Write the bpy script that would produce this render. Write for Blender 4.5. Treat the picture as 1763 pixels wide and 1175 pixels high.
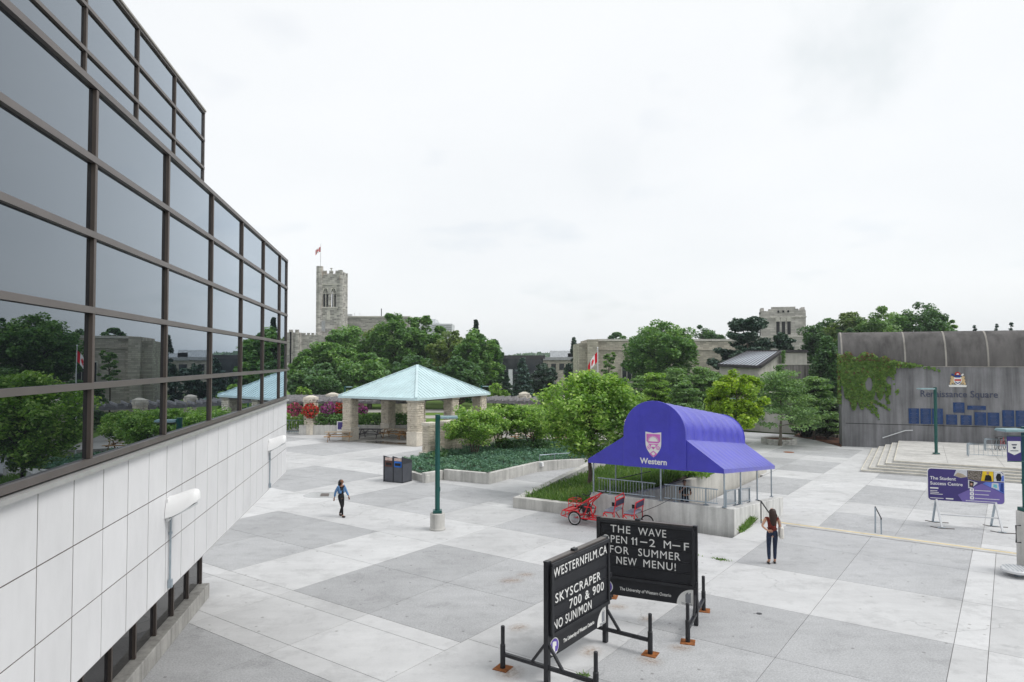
import bpy, bmesh, math, random
import numpy as np
from mathutils import Matrix, Vector

R = math.radians
for _o in list(bpy.data.objects):
    bpy.data.objects.remove(_o)
SC = bpy.context.scene
COL = SC.collection

# ------------------------------------------------------------------ camera, sky, sun, exposure
FPX, CXP, CYP, EYE = 1190.0, 881.5, 587.5, 6.4
PITCH = math.atan((622 - 587.5) / FPX)
cam_d = bpy.data.cameras.new('camera')
cam_d.sensor_width = 36.0
cam_d.lens = FPX / 1763 * 36
cam_d.clip_end = 6000
cam = bpy.data.objects.new('camera', cam_d)
COL.objects.link(cam)
cam.location = (0, 0, EYE)
cam.rotation_euler = (R(90) + PITCH, 0, 0)
SC.camera = cam

SUN_EL, SUN_AZ = R(52), R(102)          # azimuth measured clockwise from +Y (the view) towards +X
w = bpy.data.worlds.new("World")
SC.world = w
w.use_nodes = True
nt = w.node_tree
bg = nt.nodes['Background']
bg.inputs['Strength'].default_value = 0.10
sky = nt.nodes.new('ShaderNodeTexSky')
sky.sky_type = 'NISHITA'
sky.sun_disc = False
sky.sun_elevation = SUN_EL
sky.sun_rotation = SUN_AZ
sky.dust_density = 2.0
tc = nt.nodes.new('ShaderNodeTexCoord')
sp = nt.nodes.new('ShaderNodeSeparateXYZ')
nt.links.new(tc.outputs['Generated'], sp.inputs[0])
# project the view direction on a flat cloud deck so the clouds flatten towards the horizon
mx = nt.nodes.new('ShaderNodeMath'); mx.operation = 'MAXIMUM'; mx.inputs[1].default_value = 0.0
nt.links.new(sp.outputs['Z'], mx.inputs[0])
ad = nt.nodes.new('ShaderNodeMath'); ad.operation = 'ADD'; ad.inputs[1].default_value = 0.22
nt.links.new(mx.outputs[0], ad.inputs[0])
dv = nt.nodes.new('ShaderNodeVectorMath'); dv.operation = 'DIVIDE'
cb = nt.nodes.new('ShaderNodeCombineXYZ')
for k in range(3):
    nt.links.new(ad.outputs[0], cb.inputs[k])
nt.links.new(tc.outputs['Generated'], dv.inputs[0])
nt.links.new(cb.outputs[0], dv.inputs[1])
n1 = nt.nodes.new('ShaderNodeTexNoise'); n1.inputs['Scale'].default_value = 1.1; n1.inputs['Detail'].default_value = 5
n1.inputs['Roughness'].default_value = 0.5
nt.links.new(dv.outputs[0], n1.inputs['Vector'])
cr = nt.nodes.new('ShaderNodeValToRGB')
cr.color_ramp.elements[0].position = 0.28; cr.color_ramp.elements[0].color = (6.4, 6.55, 6.65, 1)
cr.color_ramp.elements[1].position = 0.66; cr.color_ramp.elements[1].color = (6.85, 6.95, 7.0, 1)
nt.links.new(n1.outputs['Fac'], cr.inputs[0])
# thin breaks in the overcast where a little blue shows through
n2 = nt.nodes.new('ShaderNodeTexNoise'); n2.inputs['Scale'].default_value = 2.3; n2.inputs['Detail'].default_value = 3
mp = nt.nodes.new('ShaderNodeMapping'); mp.inputs['Location'].default_value = (3.4, 1.7, 0.4)
nt.links.new(dv.outputs[0], mp.inputs['Vector']); nt.links.new(mp.outputs[0], n2.inputs['Vector'])
cr2 = nt.nodes.new('ShaderNodeValToRGB')
cr2.color_ramp.elements[0].position = 0.60; cr2.color_ramp.elements[0].color = (0.92, 0.92, 0.92, 1)
cr2.color_ramp.elements[1].position = 0.78; cr2.color_ramp.elements[1].color = (0.72, 0.72, 0.72, 1)
nt.links.new(n2.outputs['Fac'], cr2.inputs[0])
mix = nt.nodes.new('ShaderNodeMix'); mix.data_type = 'RGBA'
nt.links.new(cr2.outputs[0], mix.inputs[0])
nt.links.new(sky.outputs[0], mix.inputs[6])
# one greyer patch of cloud high on the right, a fainter one near the middle
cloud_out = cr.outputs[0]
for (dx, dz, lo, hi, amt, tone) in ((0.478, 0.452, 0.9945, 1.0015, 0.62, (4.9, 5.3, 5.4, 1)), (0.121, 0.283, 0.9980, 1.0010, 0.22, (5.4, 5.7, 5.9, 1))):
    l_ = math.sqrt(dx * dx + 1 + dz * dz)
    vm = nt.nodes.new('ShaderNodeVectorMath'); vm.operation = 'DOT_PRODUCT'; vm.inputs[1].default_value = (dx / l_, 1 / l_, dz / l_)
    nd = nt.nodes.new('ShaderNodeTexNoise'); nd.inputs['Scale'].default_value = 7.0; nd.inputs['Detail'].default_value = 5
    nt.links.new(tc.outputs['Generated'], nd.inputs['Vector'])
    nt.links.new(tc.outputs['Generated'], vm.inputs[0])
    wob = nt.nodes.new('ShaderNodeMath'); wob.operation = 'MULTIPLY_ADD'; wob.inputs[1].default_value = (hi - lo) * 2.6; wob.inputs[2].default_value = -(hi - lo) * 1.3
    nt.links.new(nd.outputs['Fac'], wob.inputs[0])
    sm_ = nt.nodes.new('ShaderNodeMath'); sm_.operation = 'ADD'
    nt.links.new(vm.outputs['Value'], sm_.inputs[0]); nt.links.new(wob.outputs[0], sm_.inputs[1])
    mrg = nt.nodes.new('ShaderNodeMapRange'); mrg.interpolation_type = 'SMOOTHSTEP'
    mrg.inputs[1].default_value = lo; mrg.inputs[2].default_value = hi; mrg.inputs[3].default_value = 0; mrg.inputs[4].default_value = amt
    nt.links.new(sm_.outputs[0], mrg.inputs[0])
    mc_ = nt.nodes.new('ShaderNodeMix'); mc_.data_type = 'RGBA'
    nt.links.new(mrg.outputs[0], mc_.inputs[0]); nt.links.new(cloud_out, mc_.inputs[6]); mc_.inputs[7].default_value = tone
    cloud_out = mc_.outputs[2]
nt.links.new(cloud_out, mix.inputs[7])
nt.links.new(mix.outputs[2], bg.inputs['Color'])

sun_d = bpy.data.lights.new('sun', 'SUN')
sun_d.energy = 1.3
sun_d.angle = R(26)
sun_d.color = (1.0, 0.98, 0.955)
sun = bpy.data.objects.new('sun', sun_d)
COL.objects.link(sun)
sd = Vector((math.sin(SUN_AZ) * math.cos(SUN_EL), math.cos(SUN_AZ) * math.cos(SUN_EL), math.sin(SUN_EL)))
sun.rotation_euler = sd.to_track_quat('Z', 'Y').to_euler()
sun.location = (0, 0, 60)

SC.view_settings.view_transform = 'Standard'
SC.view_settings.look = 'None'
SC.view_settings.gamma = 1
SC.view_settings.use_curve_mapping = False
SC.view_settings.exposure = 0.6
SC.cycles.max_bounces = 7
SC.cycles.diffuse_bounces = 3
SC.cycles.glossy_bounces = 4
SC.cycles.transmission_bounces = 3
SC.cycles.transparent_max_bounces = 6
SC.cycles.caustics_reflective = False
SC.cycles.caustics_refractive = False
SC.cycles.use_denoising = True

# ------------------------------------------------------------------ places: survey helpers
def ray(u, v):
    x, z = (u - CXP) / FPX, -(v - CYP) / FPX
    c, s = math.cos(PITCH), math.sin(PITCH)
    return (x, c - z * s, s + z * c)
def G(u, v, z=0.0):
    r = ray(u, v); t = (z - EYE) / r[2]
    return Vector((r[0] * t, r[1] * t, z))
def at(u, v, Y):
    r = ray(u, v); t = Y / r[1]
    return Vector((r[0] * t, Y, EYE + r[2] * t))
GA = R(-35.8)                                    # paving grid
AX = Vector((math.cos(GA), math.sin(GA), 0)); BX = Vector((-math.sin(GA), math.cos(GA), 0))
GO = Vector((-1.16, 15.92, 0))
def ab(a, b, z=0.0):
    p = GO + AX * a + BX * b
    return Vector((p.x, p.y, z))

# ------------------------------------------------------------------ materials
MATS = {}
def nodes(name, rough=0.8, metal=0.0, spec=0.3):
    m = bpy.data.materials.new(name); m.use_nodes = True
    t = m.node_tree; b = t.nodes['Principled BSDF']
    b.inputs['Roughness'].default_value = rough
    b.inputs['Metallic'].default_value = metal
    b.inputs['Specular IOR Level'].default_value = spec
    MATS[name] = m
    return m, t, b
def N(t, typ, **kw):
    n = t.nodes.new(typ)
    for k, v in kw.items():
        setattr(n, k, v)
    return n
def ramp(t, src, stops):
    r = N(t, 'ShaderNodeValToRGB')
    e = r.color_ramp.elements
    while len(e) < len(stops):
        e.new(0.5)
    for i, (p, c) in enumerate(stops):
        e[i].position = p; e[i].color = (c[0], c[1], c[2], 1) if not isinstance(c, (int, float)) else (c, c, c, 1)
    t.links.new(src, r.inputs[0])
    return r.outputs[0]
def noise(t, scale, detail=4, rough=0.55, coord='Object', stretch=None, loc=None):
    c = N(t, 'ShaderNodeTexCoord'); n = N(t, 'ShaderNodeTexNoise')
    n.inputs['Scale'].default_value = scale; n.inputs['Detail'].default_value = detail; n.inputs['Roughness'].default_value = rough
    if coord == 'World':
        g = N(t, 'ShaderNodeNewGeometry'); src = g.outputs['Position']
    else:
        src = c.outputs[coord]
    if stretch or loc:
        mpn = N(t, 'ShaderNodeMapping')
        if stretch: mpn.inputs['Scale'].default_value = stretch
        if loc: mpn.inputs['Location'].default_value = loc
        t.links.new(src, mpn.inputs['Vector']); src = mpn.outputs[0]
    t.links.new(src, n.inputs['Vector'])
    return n.outputs['Fac']
def mul(t, a, b, fac=1.0, mode='MULTIPLY'):
    m = N(t, 'ShaderNodeMix', data_type='RGBA', blend_type=mode)
    if isinstance(fac, float): m.inputs[0].default_value = fac
    else: t.links.new(fac, m.inputs[0])
    for i, x in ((6, a), (7, b)):
        if isinstance(x, tuple): m.inputs[i].default_value = (x[0], x[1], x[2], 1)
        else: t.links.new(x, m.inputs[i])
    return m.outputs[2]
def bump(t, b, fac, strength=0.3, dist=0.02):
    n = N(t, 'ShaderNodeBump'); n.inputs['Strength'].default_value = strength; n.inputs['Distance'].default_value = dist
    t.links.new(fac, n.inputs['Height']); t.links.new(n.outputs[0], b.inputs['Normal'])
def plain(name, c, rough=0.6, metal=0.0, var=0.18, scale=3.0, spec=0.3):
    m, t, b = nodes(name, rough, metal, spec)
    f = noise(t, scale, 4)
    t.links.new(ramp(t, f, [(0.3, tuple(x * (1 - var) for x in c)), (0.7, tuple(min(1, x * (1 + var)) for x in c))]), b.inputs['Base Color'])
    return m
def objrand(t, lo, hi):
    o = N(t, 'ShaderNodeObjectInfo'); mr = N(t, 'ShaderNodeMapRange')
    mr.inputs[3].default_value = lo; mr.inputs[4].default_value = hi
    t.links.new(o.outputs['Random'], mr.inputs[0])
    cbn = N(t, 'ShaderNodeCombineColor')
    for k in range(3): t.links.new(mr.outputs[0], cbn.inputs[k])
    return cbn.outputs[0]

def paving(name, c, speck, blot):
    m, t, b = nodes(name, 0.85, 0, 0.25)
    big = ramp(t, noise(t, 0.35, 6, 0.6, 'World'), [(0.30, 1 - blot), (0.70, 1 + blot * 0.6)])
    mid = ramp(t, noise(t, 2.2, 8, 0.72, 'World'), [(0.28, 1 - blot * 0.9), (0.5, 1.0), (0.75, 1 + blot * 0.4)])
    fine = ramp(t, noise(t, 26, 3, 0.8, 'World'), [(0.25, 1 - speck), (0.75, 1 + speck)])
    st = ramp(t, noise(t, 1.0, 5, 0.6, 'World', stretch=(0.5, 2.6, 1)), [(0.35, 0.94), (0.7, 1.03)])
    spots = ramp(t, noise(t, 1.55, 5, 0.5, 'World', loc=(11, 4, 0)), [(0.68, 1.0), (0.76, 0.80)])
    x = mul(t, mul(t, mul(t, c, big), mid), fine)
    x = mul(t, mul(t, x, st), objrand(t, 0.90, 1.06))
    vo = N(t, 'ShaderNodeTexVoronoi'); vo.inputs['Scale'].default_value = 1.9; vo.inputs['Randomness'].default_value = 1.0   # trodden gum and droppings
    gq = N(t, 'ShaderNodeNewGeometry'); t.links.new(gq.outputs['Position'], vo.inputs['Vector'])
    dot = ramp(t, vo.outputs['Distance'], [(0.055, 0.0), (0.085, 1.0)])
    x = mul(t, x, mul(t, (0.62, 0.61, 0.60), (1.0, 1.0, 1.0), dot, 'MIX'))
    x = mul(t, x, ramp(t, noise(t, 0.85, 6, 0.75, 'World', loc=(3, 9, 0)), [(0.36, 0.86), (0.48, 1.0), (0.62, 1.0), (0.74, 1.05)]))
    ve = N(t, 'ShaderNodeTexVoronoi', feature='DISTANCE_TO_EDGE'); ve.inputs['Scale'].default_value = 0.23      # hairline cracks
    wv = N(t, 'ShaderNodeVectorMath', operation='ADD'); nz = N(t, 'ShaderNodeTexNoise'); nz.inputs['Scale'].default_value = 1.3; nz.inputs['Detail'].default_value = 5
    t.links.new(gq.outputs['Position'], nz.inputs['Vector']); t.links.new(gq.outputs['Position'], wv.inputs[0]); t.links.new(nz.outputs['Color'], wv.inputs[1]); t.links.new(wv.outputs[0], ve.inputs['Vector'])
    ck = ramp(t, ve.outputs['Distance'], [(0.0, 0.72), (0.0045, 1.0)])
    x = mul(t, x, ck, ramp(t, noise(t, 0.22, 3, 0.6, 'World', loc=(5, 1, 0)), [(0.52, 0.0), (0.60, 1.0)]))
    t.links.new(mul(t, x, spots), b.inputs['Base Color'])
    bump(t, b, noise(t, 30, 3, 0.7, 'World'), 0.25, 0.01)
    return m
paving('paving_light', (0.555, 0.558, 0.56), 0.05, 0.10)
paving('paving_dark', (0.425, 0.43, 0.437), 0.34, 0.10)
plain('joint', (0.23, 0.225, 0.22), 0.95, scale=2)

def concrete(name, c, streak=0.35, scale=1.0, light=0.0):
    m, t, b = nodes(name, 0.88, 0, 0.2)
    sv = ramp(t, noise(t, 3.0 * scale, 7, 0.62, 'World', stretch=(1, 1, 0.07)), [(0.33, 1 - streak), (0.55, 1.0), (0.75, 1 + streak * 0.35 + light)])
    bl = ramp(t, noise(t, 0.9 * scale, 6, 0.65, 'World'), [(0.3, 0.78), (0.7, 1.1)])
    fi = ramp(t, noise(t, 22, 3, 0.7, 'World'), [(0.25, 0.93), (0.75, 1.06)])
    t.links.new(mul(t, mul(t, mul(t, c, sv), bl), fi), b.inputs['Base Color'])
    bump(t, b, noise(t, 14, 4, 0.7, 'World'), 0.2, 0.01)
    return m
concrete('concrete_planter', (0.56, 0.55, 0.52), 0.25, 1.3)
concrete('concrete_awning', (0.63, 0.63, 0.61), 0.30, 1.2)
concrete('concrete_hall', (0.235, 0.235, 0.245), 0.45, 0.6, 0.15)
concrete('concrete_hall_roof', (0.140, 0.133, 0.130), 0.40, 0.5)
concrete('concrete_rib', (0.36, 0.34, 0.31), 0.2)
concrete('concrete_step', (0.54, 0.53, 0.505), 0.12)
concrete('concrete_curb', (0.42, 0.41, 0.385), 0.3, 2.0)
concrete('concrete_pale', (0.54, 0.525, 0.48), 0.2, 0.6)
concrete('stained_wall', (0.30, 0.28, 0.27), 0.65, 1.3)
plain('nosing', (0.60, 0.565, 0.48), 0.8)
plain('yellow_paint', (0.66, 0.53, 0.27), 0.8, var=0.25, scale=2)

def stone(name, c, scale=1.6, rel=(1, 1, 2.4), contrast=0.3, rust=0.0):
    m, t, b = nodes(name, 0.9, 0, 0.2)
    f = noise(t, scale, 6, 0.65, 'World', stretch=rel)
    g = noise(t, scale * 6, 4, 0.7, 'World')
    x = mul(t, c, ramp(t, f, [(0.3, 1 - contrast), (0.5, 1.0), (0.7, 1 + contrast * 0.5)]))
    x = mul(t, x, ramp(t, g, [(0.3, 0.85), (0.7, 1.1)]))
    x = mul(t, x, objrand(t, 0.93, 1.05))
    if rust:
        rr = ramp(t, noise(t, 0.5, 4, 0.6, 'World', stretch=(1, 1, 0.3)), [(0.58, 0.0), (0.70, 1.0)])
        x = mul(t, x, (0.40, 0.20, 0.10), rr, 'MIX') if rust >= 1 else x
    t.links.new(x, b.inputs['Base Color'])
    bump(t, b, g, 0.5, 0.03)
    return m
def ashlar(name, c, w_, h_, mortar=(0.30, 0.28, 0.25), var=0.5, rust=False, msize=0.03):
    """far coursed stonework: stones too small in the picture to pick apart"""
    m, t, b = nodes(name, 0.9, 0, 0.2)
    g = N(t, 'ShaderNodeNewGeometry'); sx = N(t, 'ShaderNodeSeparateXYZ'); t.links.new(g.outputs['Position'], sx.inputs[0])
    a = N(t, 'ShaderNodeMath', operation='ADD'); t.links.new(sx.outputs[0], a.inputs[0]); t.links.new(sx.outputs[1], a.inputs[1])
    cbn = N(t, 'ShaderNodeCombineXYZ'); t.links.new(a.outputs[0], cbn.inputs[0]); t.links.new(sx.outputs[2], cbn.inputs[1])
    br = N(t, 'ShaderNodeTexBrick')
    br.inputs['Color1'].default_value = (*[x * (1 - var * 0.55) for x in c], 1)
    br.inputs['Color2'].default_value = (*[min(1, x * (1 + var * 0.45)) for x in c], 1)
    br.inputs['Mortar'].default_value = (*mortar, 1)
    br.inputs['Scale'].default_value = 1.0; br.inputs['Mortar Size'].default_value = msize
    br.inputs['Brick Width'].default_value = w_; br.inputs['Row Height'].default_value = h_
    br.inputs['Bias'].default_value = 0.0
    t.links.new(cbn.outputs[0], br.inputs['Vector'])
    x = mul(t, br.outputs['Color'], ramp(t, noise(t, 0.5, 6, 0.65, 'World'), [(0.3, 0.75), (0.7, 1.15)]))
    if rust:
        rr = ramp(t, noise(t, 0.55, 4, 0.6, 'World', stretch=(1, 1, 0.25)), [(0.60, 0.0), (0.72, 0.7)])
        x = mul(t, x, (0.33, 0.19, 0.10), rr, 'MIX')
    t.links.new(x, b.inputs['Base Color'])
    bump(t, b, br.outputs['Fac'], -0.4, 0.05)
    return m
stone('limestone', (0.60, 0.545, 0.45), 2.0)
stone('limestone_trim', (0.62, 0.575, 0.495), 1.0, (1, 1, 1), 0.15)
stone('field_stone', (0.34, 0.325, 0.29), 2.0)
ashlar('tower_stone', (0.40, 0.385, 0.355), 1.5, 0.55, (0.46, 0.445, 0.415), 0.8, True, 0.05)
ashlar('college_stone', (0.38, 0.365, 0.335), 1.3, 0.5, (0.43, 0.415, 0.385), 0.7, False, 0.05)
ashlar('library_stone', (0.49, 0.455, 0.385), 0.95, 0.28, (0.37, 0.34, 0.285), 0.45, False, 0.03)
ashlar('turret_stone', (0.52, 0.50, 0.465), 1.0, 0.34, (0.38, 0.36, 0.33), 0.4, False, 0.03)
plain('tower_trim', (0.56, 0.54, 0.49), 0.9)
plain('dark_opening', (0.03, 0.03, 0.032), 0.6)

m, t, b = nodes('white_panel', 0.55, 0, 0.35)
x = mul(t, (0.70, 0.70, 0.71), ramp(t, noise(t, 1.3, 6, 0.6, 'World', stretch=(1, 1, 0.5)), [(0.3, 0.93), (0.7, 1.03)]))
x = mul(t, x, ramp(t, noise(t, 9, 5, 0.7, 'World', stretch=(1, 1, 0.35)), [(0.25, 0.95), (0.6, 1.0)]))
t.links.new(mul(t, x, objrand(t, 0.955, 1.02)), b.inputs['Base Color'])
plain('panel_joint', (0.12, 0.105, 0.095), 0.9)
plain('bronze', (0.135, 0.120, 0.113), 0.42, 0.25, 0.10, 2.0, 0.5)
plain('bronze_dark', (0.10, 0.082, 0.072), 0.5, 0.2, 0.1, 2.0, 0.4)
plain('sill_metal', (0.50, 0.50, 0.49), 0.4, 0.5, 0.08)

m, t, b = nodes('mirror_glass', 0.02, 0, 0.5)
out = t.nodes['Material Output']
gl = N(t, 'ShaderNodeBsdfGlossy'); gl.inputs['Roughness'].default_value = 0.0; gl.inputs['Color'].default_value = (0.82, 0.91, 1.0, 1)
df = N(t, 'ShaderNodeBsdfDiffuse'); df.inputs['Color'].default_value = (0.006, 0.007, 0.009, 1)
fr = N(t, 'ShaderNodeFresnel'); fr.inputs['IOR'].default_value = 1.8
fk = N(t, 'ShaderNodeMath', operation='MULTIPLY'); fk.inputs[1].default_value = 1.85; t.links.new(fr.outputs[0], fk.inputs[0])
fm_ = N(t, 'ShaderNodeMath', operation='MINIMUM'); fm_.inputs[1].default_value = 0.66; t.links.new(fk.outputs[0], fm_.inputs[0])
bn = N(t, 'ShaderNodeBump'); bn.inputs['Strength'].default_value = 0.06; bn.inputs['Distance'].default_value = 0.02   # the slight waviness of tempered sheets
t.links.new(noise(t, 1.1, 1, 0.4, 'World'), bn.inputs['Height']); t.links.new(bn.outputs[0], gl.inputs['Normal'])
ms = N(t, 'ShaderNodeMixShader')
t.links.new(fm_.outputs[0], ms.inputs[0]); t.links.new(df.outputs[0], ms.inputs[1]); t.links.new(gl.outputs[0], ms.inputs[2])
t.links.new(ms.outputs[0], out.inputs['Surface'])
m, t, b = nodes('dark_glass', 0.04, 0, 0.5)
b.inputs['Base Color'].default_value = (0.018, 0.018, 0.02, 1)
m, t, b = nodes('far_glass', 0.06, 0, 0.6)
b.inputs['Base Color'].default_value = (0.03, 0.035, 0.04, 1)

def patina(name, c, var=0.12):
    m, t, b = nodes(name, 0.45, 0.15, 0.4)
    t.links.new(mul(t, c, ramp(t, noise(t, 0.8, 5, 0.6, 'World'), [(0.3, 1 - var), (0.7, 1 + var * 0.6)])), b.inputs['Base Color'])
    return m
patina('green_roof', (0.55, 0.695, 0.72))
patina('zinc_roof', (0.62, 0.68, 0.76))
plain('roof_dark', (0.045, 0.042, 0.045), 0.5)
plain('green_paint', (0.004, 0.078, 0.068), 0.35, 0.0, 0.12, 4, 0.5)
plain('teal_head', (0.20, 0.31, 0.33), 0.4, 0.2, 0.1)
plain('galvanised', (0.36, 0.42, 0.47), 0.38, 0.6, 0.12, 8, 0.5)
plain('steel_white', (0.66, 0.67, 0.68), 0.4, 0.2, 0.06)
plain('white_enamel', (0.80, 0.80, 0.80), 0.35, 0.0, 0.04)
plain('lens', (0.55, 0.57, 0.58), 0.15, 0, 0.05)
plain('black_metal', (0.018, 0.019, 0.023), 0.42, 0.0, 0.25, 5, 0.45)
plain('black_panel', (0.012, 0.013, 0.017), 0.40, 0, 0.2, 6, 0.4)
plain('black_matte', (0.012, 0.012, 0.013), 0.75)
plain('rust', (0.26, 0.095, 0.03), 0.95, 0, 0.4, 9)
plain('sign_white', (0.78, 0.78, 0.76), 0.5, 0, 0.03)
plain('grey_print', (0.25, 0.26, 0.28), 0.5)
plain('purple_print', (0.052, 0.037, 0.185), 0.45, 0, 0.05, spec=0.4)
plain('lilac_print', (0.16, 0.12, 0.39), 0.45, 0, 0.05, spec=0.4)
plain('seal_purple', (0.14, 0.09, 0.42), 0.5)
plain('magenta_print', (0.62, 0.17, 0.52), 0.6)
m, t, b = nodes('purple_canvas', 0.7, 0, 0.25)
x = mul(t, (0.044, 0.042, 0.47), ramp(t, noise(t, 1.6, 5, 0.6), [(0.3, 0.88), (0.7, 1.10)]))
t.links.new(x, b.inputs['Base Color'])
b.inputs['Specular IOR Level'].default_value = 0.5; b.inputs['Roughness'].default_value = 0.42
b.inputs['Coat Weight'].default_value = 0.6; b.inputs['Coat Roughness'].default_value = 0.33
b.inputs['Sheen Weight'].default_value = 0.15; b.inputs['Sheen Roughness'].default_value = 0.25
b.inputs['Sheen Tint'].default_value = (0.6, 0.6, 1, 1)
bump(t, b, noise(t, 2.6, 5, 0.65), 0.75, 0.05)
plain('blue_plaque', (0.012, 0.045, 0.15), 0.5)
plain('plaque_text', (0.09, 0.11, 0.19), 0.5)
plain('letter_navy', (0.055, 0.065, 0.11), 0.5)
plain('red_frame', (0.62, 0.012, 0.022), 0.3, 0, 0.08, 5, 0.5)
plain('navy_vinyl', (0.03, 0.032, 0.075), 0.45)
plain('grey_vinyl', (0.23, 0.24, 0.29), 0.5)
plain('mesh_grey', (0.48, 0.46, 0.44), 0.8)
plain('tyre', (0.014, 0.014, 0.014), 0.85)
plain('bin_grey', (0.085, 0.09, 0.105), 0.5, 0, 0.12)
plain('bin_dark', (0.045, 0.048, 0.056), 0.5, 0, 0.1)
plain('bin_blue', (0.012, 0.13, 0.52), 0.4)
plain('bin_brown', (0.10, 0.04, 0.03), 0.5)
plain('print_mix', (0.55, 0.42, 0.38), 0.6, 0, 0.5, 30)
plain('wood_new', (0.33, 0.185, 0.08), 0.75, 0, 0.25, 6)
plain('wood_top', (0.43, 0.36, 0.28), 0.8, 0, 0.2, 6)
plain('wood_old', (0.10, 0.095, 0.10), 0.85, 0, 0.3, 5)
plain('timber_grey', (0.23, 0.225, 0.235), 0.9, 0, 0.3, 3)
plain('bark', (0.085, 0.068, 0.052), 0.95, 0, 0.35, 6)
plain('bark_pale', (0.17, 0.15, 0.125), 0.95, 0, 0.3, 6)
plain('bark_young', (0.12, 0.085, 0.07), 0.95, 0, 0.3, 6)
plain('mulch', (0.11, 0.048, 0.028), 0.95, 0, 0.5, 20)
plain('soil', (0.06, 0.05, 0.038), 0.95, 0, 0.4, 8)
plain('flag_red', (0.68, 0.012, 0.03), 0.7)
plain('flag_white', (0.78, 0.78, 0.78), 0.7)
plain('asphalt', (0.055, 0.055, 0.057), 0.9, 0, 0.3, 2)
plain('path_grey', (0.36, 0.345, 0.32), 0.9, 0, 0.15, 1)
plain('slab_blue', (0.27, 0.34, 0.40), 0.7, 0, 0.1, 2)
plain('wet', (0.115, 0.10, 0.085), 0.12, 0, 0.3, 3, 0.5)
plain('far_white', (0.60, 0.62, 0.64), 0.6)
plain('far_grey', (0.34, 0.35, 0.36), 0.7)
plain('skin', (0.50, 0.28, 0.19), 0.55)
plain('skin_dark', (0.26, 0.125, 0.075), 0.55)
plain('hair', (0.012, 0.008, 0.007), 0.45)
plain('hair_brown', (0.03, 0.014, 0.010), 0.45)
plain('denim_light', (0.10, 0.21, 0.40), 0.85, 0, 0.25, 14)
plain('denim_dark', (0.018, 0.028, 0.058), 0.85, 0, 0.3, 14)
plain('cloth_black', (0.012, 0.012, 0.014), 0.85, 0, 0.3, 10)
plain('cloth_rust', (0.165, 0.028, 0.020), 0.85, 0, 0.2, 10)
plain('cloth_cream', (0.68, 0.65, 0.60), 0.85, 0, 0.08, 8)
plain('shoe_black', (0.012, 0.011, 0.011), 0.5)
plain('lips', (0.22, 0.06, 0.05), 0.5)
plain('photo_skin', (0.45, 0.27, 0.2), 0.6)
plain('photo_yellow', (0.75, 0.52, 0.02), 0.6)
plain('photo_blue', (0.12, 0.2, 0.62), 0.6)
plain('photo_cyan', (0.15, 0.5, 0.6), 0.6)
plain('photo_white', (0.62, 0.63, 0.66), 0.6, 0, 0.15, 20)
m, t, b = nodes('photo_crowd', 0.6)
t.links.new(ramp(t, noise(t, 22, 3, 0.8), [(0.35, (0.02, 0.02, 0.03)), (0.5, (0.16, 0.14, 0.10)), (0.62, (0.35, 0.3, 0.3)), (0.75, (0.05, 0.07, 0.04))]), b.inputs['Base Color'])
plain('heraldic_gold', (0.60, 0.45, 0.25), 0.6)
plain('heraldic_red', (0.50, 0.03, 0.02), 0.6)
plain('heraldic_blue', (0.02, 0.05, 0.25), 0.6)

m, t, b = nodes('turf', 0.95, 0, 0.1)
x = ramp(t, noise(t, 0.12, 8, 0.7, 'World'), [(0.3, (0.085, 0.16, 0.028)), (0.7, (0.15, 0.235, 0.05))])
t.links.new(mul(t, x, ramp(t, noise(t, 7, 4, 0.7, 'World'), [(0.3, 0.8), (0.7, 1.15)])), b.inputs['Base Color'])
m, t, b = nodes('meadow', 0.95, 0, 0.1)
t.links.new(ramp(t, noise(t, 0.05, 8, 0.7, 'World'), [(0.3, (0.035, 0.065, 0.018)), (0.7, (0.075, 0.11, 0.03))]), b.inputs['Base Color'])

def leaf(name, lo, mid, hi, trans=0.35, rough=0.5):
    m, t, b = nodes(name, rough, 0, 0.25)
    a = N(t, 'ShaderNodeAttribute', attribute_name='tint')
    c = ramp(t, a.outputs['Fac'], [(0.0, lo), (0.5, mid), (1.0, hi)])
    t.links.new(c, b.inputs['Base Color'])
    b.inputs['Specular IOR Level'].default_value = 0.45
    tr = N(t, 'ShaderNodeBsdfTranslucent'); t.links.new(mul(t, c, (1.15, 1.25, 0.55)), tr.inputs[0])
    s = N(t, 'ShaderNodeMixShader'); s.inputs[0].default_value = trans
    t.links.new(b.outputs[0], s.inputs[1]); t.links.new(tr.outputs[0], s.inputs[2])
    t.links.new(s.outputs[0], t.nodes['Material Output'].inputs['Surface'])
    return m
leaf('leaf_dark', (0.041, 0.102, 0.042), (0.093, 0.197, 0.075), (0.194, 0.314, 0.132))
leaf('leaf_mid', (0.060, 0.146, 0.045), (0.146, 0.291, 0.083), (0.307, 0.466, 0.161))
leaf('leaf_lime', (0.134, 0.246, 0.022), (0.302, 0.459, 0.038), (0.504, 0.627, 0.078))
leaf('leaf_fresh', (0.103, 0.215, 0.045), (0.241, 0.410, 0.078), (0.511, 0.672, 0.209))
leaf('leaf_soft', (0.085, 0.174, 0.067), (0.186, 0.318, 0.117), (0.327, 0.484, 0.186))
leaf('leaf_olive', (0.083, 0.139, 0.049), (0.172, 0.254, 0.087), (0.314, 0.379, 0.142))
leaf('needle', (0.026, 0.062, 0.049), (0.060, 0.116, 0.083), (0.128, 0.197, 0.132), 0.15)
leaf('needle_blue', (0.048, 0.096, 0.090), (0.098, 0.168, 0.151), (0.164, 0.254, 0.217), 0.15)
leaf('juniper', (0.048, 0.125, 0.091), (0.112, 0.243, 0.163), (0.240, 0.417, 0.260), 0.2)
leaf('weed', (0.083, 0.168, 0.042), (0.149, 0.262, 0.067), (0.299, 0.379, 0.113), 0.35)
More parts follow.
